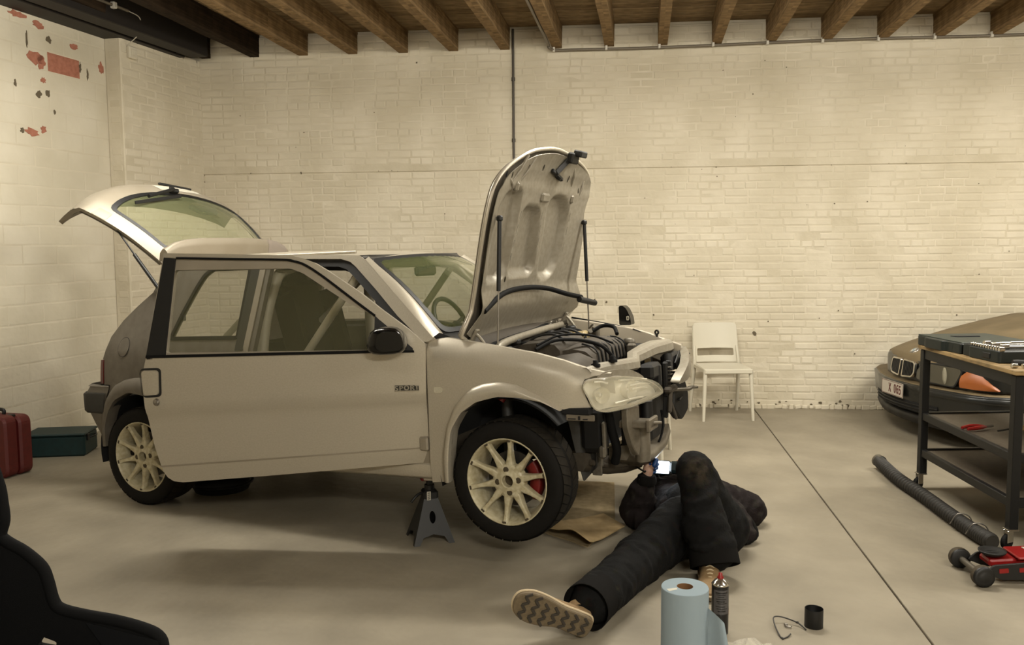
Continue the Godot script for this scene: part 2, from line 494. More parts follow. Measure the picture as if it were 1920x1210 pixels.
	M.seat_black = tri(mat(Color(0.026, 0.026, 0.027), 0.85, 0, 0.3), null, 6.0, fine_n, false, 0.4)
	M.seat_shell = mat(Color(0.07, 0.072, 0.078), 0.35)
	M.grey_plate = tri(mat(Color(0.22, 0.215, 0.205), 0.45, 0.2), dirt, 2.0, null, false)
	M.white_label = mat(Color(0.7, 0.68, 0.62), 0.6)

# ------------------------------------------------------------------ the room
func wall_frame_back() -> Transform3D:
	var x = Vector3(1, 0, 0.1).normalized()
	return Transform3D(Basis(x, Vector3.UP, x.cross(Vector3.UP)), Vector3(0, 0, -8.16))

func wall_frame_left() -> Transform3D:
	# local x runs towards the room's back corner from the edge of its pier, z into the room
	var x = Vector3(0.2425, 0, -0.9702)
	return Transform3D(Basis(x, Vector3.UP, x.cross(Vector3.UP)), Vector3(-3.35, 0, -7.40))

func brick_mesh(w, h, d, r) -> ArrayMesh:      # front face with chamfered, slightly uneven edges
	var b = MB.new()
	var o = [V(0, 0, 0), V(w, 0, 0), V(w, h, 0), V(0, h, 0)]
	var e = min(0.009, h * 0.2)
	var i = []
	for p in [V(e, e, d), V(w - e, e, d), V(w - e, h - e, d), V(e, h - e, d)]:
		i.append(p + V(rng.randf_range(-r, r), rng.randf_range(-r, r) * 0.6, rng.randf_range(-r, r) * 0.5))
	var v0 = b.v.size()
	for p in o: b.add(p)
	for p in i: b.add(p)
	b.tri(v0 + 4, v0 + 6, v0 + 5); b.tri(v0 + 4, v0 + 7, v0 + 6)
	for k in 4:
		var a = k; var c = (k + 1) % 4
		b.quad(o[a], i[a], i[c], o[c])
	return b.mesh()

func mb_of(m: ArrayMesh) -> MB:
	var b = MB.new(); var a = m.surface_get_arrays(0)
	b.v = a[Mesh.ARRAY_VERTEX]; b.t = a[Mesh.ARRAY_INDEX]
	return b

func make_room():
	# floor: two poured slabs with an open joint between them
	var fl = Node3D.new(); fl.name = "floor"; fl.set_meta("kind", "structure"); add_child(fl)
	var dirj = (Vector2(1.569, -3.156) - Vector2(2.181, -7.696)).normalized()
	var j0 = Vector2(2.181, -7.696) - dirj * 1.2; var j1 = Vector2(1.569, -3.156) + dirj * 6.0
	var off = Vector2(-dirj.y, dirj.x) * 0.004
	var to_floor = Transform3D(Basis(Vector3.RIGHT, Vector3.BACK, Vector3.DOWN), Vector3.ZERO)
	var b = MB.new()
	b.prism(PackedVector2Array([Vector2(-6, -9.2), j0 + off, j1 + off, Vector2(-6, j1.y)]), to_floor, 0.1, 0.003)
	part(fl, "slab", b, M.floor)
	b = MB.new()
	b.prism(PackedVector2Array([j0 - off, Vector2(7.4, -9.2), Vector2(7.4, j1.y), j1 - off]), to_floor, 0.1, 0.003)
	part(fl, "slab", b, M.floor)
	b = MB.new(); b.box(V(0.7, -0.15, -3.0), V(14, 0.12, 14)); part(fl, "subfloor", b, M.floor_gap)

	# back wall: painted brick
	var wx = wall_frame_back()
	var wb = Node3D.new(); wb.name = "wall_back"; wb.set_meta("kind", "structure"); wb.transform = wx; add_child(wb)
	b = MB.new(); b.box(V(1.9, 1.72, -0.15), V(10.4, 3.6, 0.3)); part(wb, "masonry", b, M.joint)
	var kinds = []; var stuff = MB.new()
	var ch = 0.066; var gap = 0.006
	for q in 4: kinds.append([brick_mesh(0.205, ch - gap, 0.0034, 0.0022), brick_mesh(0.098, ch - gap, 0.0034, 0.0022)])
	var mbs = []
	for q in 4: mbs.append([mb_of(kinds[q][0]), mb_of(kinds[q][1])])
	var course = 0; var y = 0.02
	while y < 3.42:
		var x = -3.05 + (0.0 if course % 2 else -0.107); var head = course % 4 == 2
		while x < 6.2:
			var hd = 1 if (head and rng.randf() < 0.75) or rng.randf() < 0.12 else 0
			var w = 0.098 if hd else 0.205
			var q = rng.randi() % 4
			var z = rng.randf_range(-0.0015, 0.001) + (0.012 if y > 2.2 else 0.0)
			var soft = rng.randf()
			if soft < (0.5 if y > 2.2 else 0.25): z -= 0.0028          # paint has filled many joints up here
			var at = Transform3D(Basis(Vector3.FORWARD * 0 + Vector3.BACK, rng.randf_range(-0.008, 0.008)), V(x, y + rng.randf_range(-0.002, 0.002), z))
			if x > 1.15 and x < 4.7 and y > 0.62 and y < 1.75: part(wb, "brick", kinds[q][hd], M.wall, at)
			else: stuff.append(mbs[q][hd], at)
			x += w + gap + rng.randf_range(-0.001, 0.003)
		y += ch; course += 1
	var st = part(wb, "brickwork", stuff, M.wall); st.set_meta("kind", "stuff")
	# raised upper leaf of the wall and the ledge under it
	b = MB.new(); b.box(V(1.9, 2.83, 0.0), V(10.2, 1.26, 0.022), 0.004); part(wb, "upper_leaf", b, M.joint)
	# damp, crumbled foot of the wall and small knocks in the paint
	b = MB.new()
	for k in 46:
		var x = rng.randf_range(0.9, 4.2); var s = rng.randf_range(0.006, 0.02)
		var pl = PackedVector2Array()
		for a in 7: pl.append(Vector2(cos(TAU * a / 7), sin(TAU * a / 7) * 0.7) * s * rng.randf_range(0.6, 1.2))
		b.prism(pl, Transform3D(Basis(), V(x, rng.randf_range(0.025, 0.075), 0.004)), 0.005, 0.0)
	for k in 60:
		var s = rng.randf_range(0.003, 0.008)
		var pl = PackedVector2Array()
		for a in 6: pl.append(Vector2(cos(TAU * a / 6), sin(TAU * a / 6)) * s * rng.randf_range(0.5, 1.2))
		var yy = rng.randf_range(0.5, 3.3) if k > 16 else 2.2 + rng.randf_range(-0.01, 0.01)
		b.prism(pl, Transform3D(Basis(), V(rng.randf_range(-2.7, 5.0), yy, 0.016 if yy > 2.2 else 0.005)), 0.004, 0.0)
	for d in [[2.22, 0.69, 0.022], [0.88, 0.98, 0.014], [0.77, 1.0, 0.012], [1.04, 0.93, 0.01], [1.31, 0.86, 0.012]]:
		var pl = PackedVector2Array()
		for a in 7: pl.append(Vector2(cos(TAU * a / 7), sin(TAU * a / 7)) * d[2] * rng.randf_range(0.5, 1.1))
		b.prism(pl, Transform3D(Basis(), V(d[0], d[1], 0.005)), 0.004, 0.0)
	st = part(wb, "knock", b, M.grime, Transform3D(), "dark chips and crumbled spots"); st.set_meta("kind", "stuff")
	b = MB.new()
	for k in 60:
		var s = rng.randf_range(0.02, 0.05)
		b.box(V(0.7 + k * 0.06, 0.016, 0.006), V(s * 1.7, 0.03 + rng.randf() * 0.025, 0.018), 0.008, Basis(Vector3.BACK, rng.randf_range(-0.2, 0.2)))
	st = part(wb, "plaster_foot", b, M.wall); st.set_meta("kind", "stuff")

	# left wall: big painted blocks, a pier towards the corner
	var lx = wall_frame_left()
	var wl = Node3D.new(); wl.name = "wall_left"; wl.set_meta("kind", "structure"); wl.transform = lx; add_child(wl)
	b = MB.new(); b.box(V(-5.2, 1.72, -0.15), V(12.8, 3.6, 0.3)); part(wl, "masonry", b, M.joint)
	var bk = []
	for q in 4: bk.append(brick_mesh(0.335, 0.141, 0.0013, 0.0008))
	course = 0; y = -0.072
	while y < 3.32:
		var x = -0.03 - (0.17 if course % 2 else 0.0)
		while x < 3.6:
			var cx = x + 0.166; var cy = y + 0.07
			var bare_red = (cy > 2.87 and cy < 2.97 and cx > 0.35 and cx < 0.6)
			if x > -0.25:
				part(wl, "block", bk[rng.randi() % 4], M.red_brick if bare_red else M.wall_block, Transform3D(Basis(), V(-x - 0.332, y, rng.randf_range(-0.0008, 0.0008))), "bare red block" if bare_red else "")
			x += 0.34
		y += 0.146; course += 1
	# flakes where the paint has come off
	for d in [[0.765, 2.925, 0.085, 0.055, 0], [0.71, 2.90, 0.05, 0.06, 0], [0.84, 2.366, 0.075, 0.032, 0], [0.72, 2.40, 0.03, 0.03, 0], [0.92, 3.20, 0.09, 0.025, 0], [0.72, 3.17, 0.07, 0.03, 0], [0.36, 3.09, 0.04, 0.028, 0], [0.06, 2.98, 0.03, 0.05, 0], [0.7, 2.77, 0.03, 0.022, 0], [0.75, 2.66, 0.03, 0.03, 1], [0.66, 2.68, 0.02, 0.03, 1], [0.3, 2.94, 0.012, 0.04, 1], [0.22, 2.9, 0.012, 0.05, 1], [0.62, 3.08, 0.03, 0.03, 1], [0.93, 2.37, 0.02, 0.02, 1], [0.84, 3.04, 0.01, 0.06, 1], [0.97, 2.7, 0.012, 0.03, 1], [0.6, 2.55, 0.012, 0.02, 1]]:
		var pl = PackedVector2Array()
		for a in 16: pl.append(Vector2(cos(TAU * a / 16) * d[2], sin(TAU * a / 16) * d[3]) * rng.randf_range(0.55, 1.15))
		b = MB.new(); b.prism(pl, Transform3D(Basis(), V(-d[0], d[1], 0.002)), 0.0035, 0.0)
		part(wl, "paint_flake", b, M.grime if d[4] else M.red_brick)
	# the pier, built out from the wall up to the corner
	b = MB.new(); b.box(V(0.62, 1.62, 0.075), V(1.25, 3.24, 0.15), 0.008)
	part(wl, "pier", b, M.joint)
	b = MB.new(); y = 0.03; course = 0
	while y < 3.2:
		var x = 0.005 + (0.1 if course % 2 else 0.0)
		while x < 1.1:
			b.append(mbs[rng.randi() % 4][0], Transform3D(Basis(), V(x, y, 0.15 + rng.randf_range(-0.003, 0.001))))
			x += 0.215
		if course % 2 == 0: b.append(mbs[0][1], Transform3D(Basis(Vector3.UP, -PI / 2), V(-0.003, y, 0.03)))
		y += ch; course += 1
	part(wl, "pier_brickwork", b, M.wall).set_meta("kind", "stuff")
	b = MB.new()           # the crack down the corner
	for k in 46:
		var yy = 1.9 + k * 0.03
		b.box(V(1.135 + rng.randf_range(-0.012, 0.012), yy, 0.151), V(rng.randf_range(0.004, 0.016), 0.032, 0.012), 0.002, Basis(Vector3.BACK, rng.randf_range(-0.4, 0.4)))
	part(wl, "corner_crack", b, M.grime)

	# the sides of the room outside the picture
	b = MB.new(); b.box(V(7.2, 1.75, -3.0), V(0.3, 3.6, 13)); structure("wall_right", b, M.wall)
	b = MB.new(); b.box(V(0.5, 1.75, 3.6), V(14, 3.6, 0.3)); structure("wall_front", b, M.wall)

	# ceiling: joists on the wall, planks on the joists
	var ce = Node3D.new(); ce.name = "ceiling"; ce.set_meta("kind", "structure"); add_child(ce)
	b = MB.new(); b.box(V(1.0, 3.6, -2.6), V(14, 0.16, 13.4)); part(ce, "deck", b, M.joist_dark)
	var jd = Vector3(-0.151, 0, 0.9885)
	var turn = atan2(-0.151, 0.9885)
	var jm = []
	for q in 3:
		b = MB.new()
		var rows = []
		for k in 25:
			var zz = k * 0.48
			var wv = rng.randf_range(-0.004, 0.004); var hv = rng.randf_range(-0.004, 0.004)
			rows.append([V(-0.042 + wv, 0.0 + hv, zz), V(0.042 + wv, 0.0 + hv, zz), V(0.045 + wv, 0.2, zz), V(-0.045 + wv, 0.2, zz)])
		for s in 4:
			var two = []
			for r in rows: two.append([r[s], r[(s + 1) % 4]])
			b.grid(two)
		b.face(rows[0])
		jm.append(b.mesh())
	for k in 20:
		var x = -2.86 + k * 0.47
		var z = -8.16 + 0.1 * x - 0.02
		part(ce, "joist", jm[k % 3], M.joist_dark if k < 2 else M.joist, Transform3D(Basis(Vector3.UP, turn), V(x, ROOF_Y, z)))
	var z0 = 0.0
	for k in 44:
		var w = rng.randf_range(0.13, 0.19)
		b = MB.new(); b.box(Vector3.ZERO, V(13.5, 0.026, w - 0.006), 0.004)
		var m = [M.plank, M.plank_b, M.plank_c][rng.randi() % 3]
		part(ce, "plank", b, m, Transform3D(Basis(Vector3.UP, -0.0997), V(1.5 - z0 * 0.0, 3.495 + rng.randf_range(-0.003, 0.003), -8.0 + z0 + w / 2)))
		z0 += w
	# steel beam along the left wall, a second timber beside it
	b = MB.new()
	var s = 0.16
	b.box(V(-3.2, 3.235, s * 0.5 + 0.02), V(8.0, 0.018, s + 0.06), 0.003); b.box(V(-3.2, 3.33, 0.10), V(8.0, 0.2, 0.05), 0.004); b.box(V(-3.2, 3.43, s * 0.5 + 0.02), V(8.0, 0.018, s + 0.06), 0.003)
	var o = structure("trim_1", b, M.dark_steel); o.transform = lx
	b = MB.new(); b.box(V(-3.1, 3.36, 0.33), V(7.9, 0.26, 0.17), 0.006)
	o = structure("trim_2", b, M.dark_steel); o.transform = lx

	# electrical runs
	var wt = wx
	b = MB.new(); b.tube([wt * V(0.03, 2.0, 0.02), wt * V(0.03, 3.46, 0.03)], 0.011, 10)
	for yy in [2.45, 3.0]: b.tube([wt * V(0.03, yy, 0.025), wt * V(0.03, yy + 0.03, 0.025)], 0.017, 10)
	single("conduit_pipe", b, M.conduit_dark, "brown vertical conduit pipe down the middle of the painted back wall", "pipe")
	var run = thing("conduit_run", "long grey conduit clipped along the back wall under the joist ends", "pipe")
	b = MB.new()
	var path = [V(0.082, 3.295, -6.3)]
	path.append_array([V(0.322, 3.29, -7.85), V(0.345, 3.268, -8.0), V(0.40, 3.256, -8.06)])
	for k in 10: path.append(wt * V(0.6 + k * 0.62, 3.255 + 0.004 * k - 0.006 * sin(k * 1.3), 0.05))
	b.tube(smooth(path, 4), 0.013, 10)
	part(run, "conduit", b, M.conduit)
	for k in 10:
		b = MB.new(); b.box(Vector3.ZERO, V(0.022, 0.05, 0.04), 0.004)
		part(run, "clip", b, M.cable_white, Transform3D(Basis(), wt * V(0.40 + k * 0.47, 3.265 + 0.002 * k, 0.055)))
	run = thing("beam_conduit", "grey conduit with clips along the dark beam by the left wall", "pipe")
	b = MB.new(); b.tube([lx * V(-3.0, 3.36, 0.427), lx * V(-0.25, 3.36, 0.427)], 0.012, 8)
	part(run, "conduit", b, M.conduit)
	for xx in [0.42, 0.95]:
		b = MB.new(); b.box(Vector3.ZERO, V(0.04, 0.05, 0.04), 0.006); part(run, "clip", b, M.cable_white, Transform3D(lx.basis, lx * V(-xx, 3.36, 0.43)))
	b = MB.new(); b.tube(smooth([lx * V(-0.25, 3.36, 0.43), lx * V(-0.1, 3.34, 0.42), lx * V(0.0, 3.25, 0.33), lx * V(0.06, 3.19, 0.19), lx * V(0.08, 3.17, 0.165)], 6), 0.004, 8)
	part(run, "cable", b, M.cable_white)
	b = MB.new(); b.box(Vector3.ZERO, V(0.1, 0.1, 0.035), 0.008); b.box(V(0, 0, 0.02), V(0.05, 0.05, 0.01), 0.003)
	o = single("switch_box", b, M.wall_block, "small cream junction box on the pier below the dark beam", "electrical box"); o.transform = Transform3D(lx.basis, lx * V(0.12, 3.13, 0.168))

# ------------------------------------------------------------------ the hatchback
# Car axes: x forward, y up, z towards the near side; origin at the near rear hub, which stands HUB above the car's base node.
const HUB := 0.29
const WB := 2.372
var car: Node3D

func zs(x, y) -> float:
	var z = 0.0
	if y > 0.62: z = -0.03 - 0.42 * (y - 0.62)
	elif y > 0.3: z = -0.03 * pow((y - 0.3) / 0.32, 2)
	elif y < 0.1: z = -0.06 * pow((0.1 - y) / 0.3, 2)
	if x < 0.1: z -= 0.05 * pow((0.1 - x) / 0.6, 2)
	if x > 2.45: z -= 0.13 * pow((x - 2.45) / 0.5, 2)
	return z

func near_f(p: Vector2) -> Vector3: return Vector3(p.x, p.y, zs(p.x, p.y))
func far_f(p: Vector2) -> Vector3: return Vector3(p.x, p.y, -1.54 - zs(p.x, p.y))

func cpart(called, b, m, label = "", parent = null) -> MeshInstance3D:
	if parent == null: return part(car, called, b, m, Transform3D(Basis(), V(0, HUB, 0)), label)
	return part(parent, called, b, m, Transform3D(), label)

func resample(flat: Array, n: int) -> Array:
	var p = P2(flat); var l = [0.0]
	for i in range(1, p.size()): l.append(l[i - 1] + p[i].distance_to(p[i - 1]))
	var out = []
	for k in n:
		var d = l[-1] * k / (n - 1); var i = 1
		while i < p.size() - 1 and l[i] < d: i += 1
		out.append(p[i - 1].lerp(p[i], (d - l[i - 1]) / max(l[i] - l[i - 1], 1e-6)))
	return out

func top_f(p: Vector2) -> Vector3:     # front wing: rolls over towards the bonnet at its upper edge
	var yt = lerp(0.68, 0.595, clamp((p.x - 1.95) / 0.58, 0, 1)) if p.x < 2.53 else lerp(0.595, 0.495, (p.x - 2.53) / 0.33)
	var q = zs(p.x, p.y)
	var k = clamp(1.0 - (yt - p.y) / 0.07, 0, 1)
	return Vector3(p.x, p.y, q - 0.04 * k * k)

const FENDER := [1.958, 0.658, 2.041, 0.670, 2.132, 0.657, 2.337, 0.627, 2.528, 0.595, 2.653, 0.561, 2.736, 0.530, 2.793, 0.512, 2.859, 0.495, 2.793, 0.489, 2.760, 0.477, 2.749, 0.454, 2.764, 0.398, 2.789, 0.337, 2.658, 0.345,
	2.571, 0.383, 2.469, 0.401, 2.357, 0.404, 2.245, 0.377, 2.159, 0.322, 2.102, 0.238, 2.084, 0.145, 2.070, -0.02, 1.962, -0.03, 1.964, 0.143, 1.970, 0.342, 1.966, 0.506]
const ARCH_OUT := [2.658, 0.344, 2.603, 0.384, 2.534, 0.418, 2.450, 0.456, 2.359, 0.470, 2.270, 0.459, 2.198, 0.433, 2.115, 0.350, 2.074, 0.254, 2.045, 0.120, 2.04, -0.02]
const ARCH_IN := [2.660, 0.342, 2.571, 0.383, 2.469, 0.401, 2.357, 0.404, 2.245, 0.377, 2.159, 0.322, 2.102, 0.238, 2.084, 0.145, 2.070, -0.02]
const QUARTER := [0.06, 1.10, 0.005, 0.952, -0.10, 0.874, -0.195, 0.795, -0.272, 0.70, -0.294, 0.622, -0.314, 0.568, -0.300, 0.566, -0.296, 0.426, -0.300, 0.412, -0.243, 0.415, -0.265, 0.344, -0.30, 0.29, -0.318, 0.20, -0.326, 0.06,
	-0.287, 0.07, -0.284, 0.17, -0.241, 0.258, -0.177, 0.331, -0.049, 0.382, 0.079, 0.366, 0.19, 0.31, 0.265, 0.22, 0.29, 0.09, 0.30, -0.03, 0.87, -0.03, 0.87, 1.10]
const QARCH_OUT := [-0.330, 0.05, -0.322, 0.18, -0.297, 0.281, -0.263, 0.344, -0.197, 0.416, -0.099, 0.452, 0.006, 0.467, 0.123, 0.456, 0.22, 0.42, 0.30, 0.33, 0.33, 0.2, 0.34, -0.03]
const QARCH_IN := [-0.290, 0.05, -0.284, 0.17, -0.241, 0.258, -0.177, 0.331, -0.049, 0.382, 0.079, 0.366, 0.19, 0.31, 0.265, 0.22, 0.29, 0.09, 0.30, -0.03]

func flare(o: Array, i: Array, side: Callable, out: float) -> MB:
	var n = 30; var a = resample(o, n); var c = resample(i, n); var r0 = []; var r1 = []; var r2 = []; var r3 = []; var r4 = []
	var zdir = sign(out)
	for k in n:
		var p = side.call(a[k]); var q = side.call(c[k])
		r0.append(p + V(0, 0, 0.001) * zdir)
		r1.append(p.lerp(q, 0.22) + V(0, 0, abs(out) * 0.75) * zdir)
		r2.append(p.lerp(q, 0.7) + V(0, 0, abs(out)) * zdir)
		r3.append(q + V(0, 0, abs(out) * 0.8) * zdir)
		r4.append(q - V(0, 0, 0.05) * zdir)
	var b = MB.new(); b.grid([r0, r1, r2, r3]); b.grid([r3, r4]); return b

func well(cx, cy, r, z0, z1, from := -12.0) -> MB:
	var b = MB.new(); var rows = [[], []]; var disc = [V(cx, cy, z1)]
	for k in 25:
		var a = deg_to_rad(lerp(from, 192.0, k / 24.0))
		var p = V(cx + r * cos(a), cy + r * sin(a), 0)
		rows[0].append(p + V(0, 0, z0)); rows[1].append(p + V(0, 0, z1)); disc.append(p + V(0, 0, z1))
	b.grid(rows)
	b.face(disc)
	return b

func wheel(at: Vector3, flip: bool, shown: bool):
	# one wheel: tyre, tread, rim with ten spokes; outer face towards +z of its own axes
	var o = Node3D.new(); o.name = numbered(car, "wheel"); car.add_child(o, true)
	o.transform = Transform3D(Basis(Vector3.UP, PI if flip else 0.0), at + V(0, HUB, 0))
	var up = Transform3D(Basis(Vector3.RIGHT, PI / 2), Vector3.ZERO)      # lathe axis y to z
	var b = MB.new()
	b.lathe([Vector2(0.2, -0.012), Vector2(0.206, 0.004), Vector2(0.222, 0.010), Vector2(0.25, 0.012), Vector2(0.272, 0.004), Vector2(0.283, -0.010), Vector2(0.288, -0.03), Vector2(0.289, -0.095), Vector2(0.288, -0.16), Vector2(0.283, -0.18), Vector2(0.27, -0.195), Vector2(0.24, -0.2), Vector2(0.2, -0.185)], 56, up)
	part(o, "tyre", b, M.tyre)
	b = MB.new()
	for k in 40:
		for s in [-1, 1]:
			var rows = []
			for j in 4:
				var z = -0.095 + s * (0.012 + 0.026 * j)
				var a = TAU * (k + 0.5 * (s > 0 as int)) / 40 + j * 0.035
				var rr = 0.2900 if j < 3 else 0.2866
				var da = 0.068
				rows.append([V(rr * cos(a), rr * sin(a), z), V(rr * cos(a + da * 2), rr * sin(a + da * 2), z)])
			b.sheet(rows, Vector3.ZERO)
			for side in 2:
				var rim_row = []; var low = []
				for r in rows:
					rim_row.append(r[side]); low.append(r[side] * V(0.985, 0.985, 1))
				b.grid([rim_row, low])
	part(o, "tread", b, M.tread).set_meta("kind", "stuff")
	b = MB.new()
	b.lathe([Vector2(0.206, 0.002), Vector2(0.2065, 0.008), Vector2(0.201, 0.009), Vector2(0.195, -0.004), Vector2(0.188, -0.03), Vector2(0.176, -0.055), Vector2(0.172, -0.17), Vector2(0.19, -0.185)], 48, up)
	part(o, "rim", b, M.rim)
	if not shown: return
	b = MB.new(); var dirt: MB
	for k in 10:
		var a = TAU * (k + 0.32) / 10
		var d = V(cos(a), sin(a), 0); var s = V(-sin(a), cos(a), 0)
		var rows = []
		for q in [[0.055, 0.022, -0.012, -0.05], [0.085, 0.0185, -0.012, -0.05], [0.12, 0.012, -0.010, -0.045], [0.16, 0.0095, -0.006, -0.035], [0.185, 0.0115, -0.001, -0.03], [0.199, 0.017, 0.003, -0.03]]:
			var c = d * q[0]; var w = s * q[1]; var zf = V(0, 0, q[2]); var zb = V(0, 0, q[3])
			rows.append([c - w + zb, c - w + zf - V(0, 0, 0.006), c - w * 0.6 + zf, c + w * 0.6 + zf, c + w + zf - V(0, 0, 0.006), c + w + zb])
		b.grid(rows)
		dirt = MB.new(); dirt.box(d * 0.1965 + V(0, 0, 0.0055), V(0.012, 0.02, 0.004), 0.002, Basis(d, s, Vector3.BACK))
		part(o, "rim_dirt", dirt, M.rim_dirt)
	part(o, "spokes", b, M.rim)
	b = MB.new()
	b.lathe([Vector2(0.0275, -0.05), Vector2(0.0275, -0.006), Vector2(0.031, -0.003), Vector2(0.036, -0.006), Vector2(0.06, -0.012), Vector2(0.078, -0.014), Vector2(0.084, -0.03), Vector2(0.084, -0.05)], 36, up)
	part(o, "hub", b, M.rim)
	b = MB.new(); b.lathe([Vector2(0.0001, -0.04), Vector2(0.0275, -0.04)], 24, up); part(o, "hub_bore", b, M.rim_dirt)
	for k in 4:
		var a = TAU * k / 4 + 0.12 + PI / 2
		b = MB.new(); b.lathe([Vector2(0.0001, -0.0085), Vector2(0.013, -0.0085), Vector2(0.0145, -0.0108)], 16, up)
		part(o, "bolt_hole", b, M.rim_dirt, Transform3D(Basis(), V(cos(a) * 0.054, sin(a) * 0.054, 0)))
	b = MB.new(); b.lathe([Vector2(0.05, -0.075), Vector2(0.132, -0.075), Vector2(0.132, -0.09), Vector2(0.05, -0.09)], 36, up, true); part(o, "brake_disc", b, M.disc)
	var rows = []
	for k in 9:
		var a = deg_to_rad(-38 + 76.0 * k / 8)
		var d = V(cos(a), sin(a), 0)
		rows.append([d * 0.095 + V(0, 0, -0.11), d * 0.095 + V(0, 0, -0.056), d * 0.14 + V(0, 0, -0.05), d * 0.152 + V(0, 0, -0.06), d * 0.152 + V(0, 0, -0.11)])
	b = MB.new(); b.grid(rows); b.face(rows[0]); b.face(rows[8]); part(o, "brake_caliper", b, M.caliper, Transform3D(), "red brake caliper behind the spokes")

func make_hatchback():
	car = thing("hatchback", "silver three-door hatchback with open bonnet, door and tailgate, its nose stripped for repair", "car")
	var ex = Vector3(0.9010, 0.0489, 0.4310).normalized()
	var ez = Vector3(-ex.z, 0, ex.x).normalized()
	var ey = ez.cross(ex)
	car.transform = Transform3D(Basis(ex, ey, ez), Vector3(-2.1669, 0.2879, -5.0221) - ey * HUB)
	car_sides(); car_roof_and_glass(); car_interior(); car_tailgate(); car_door(); car_bonnet(); car_engine_bay(); car_nose()
	wheel(V(0, 0, 0), false, true)
	wheel(V(WB, 0, 0), false, true)
	wheel(V(0, -0.03, -1.54), true, false)
	wheel(V(WB, 0.06, -1.54), true, false)

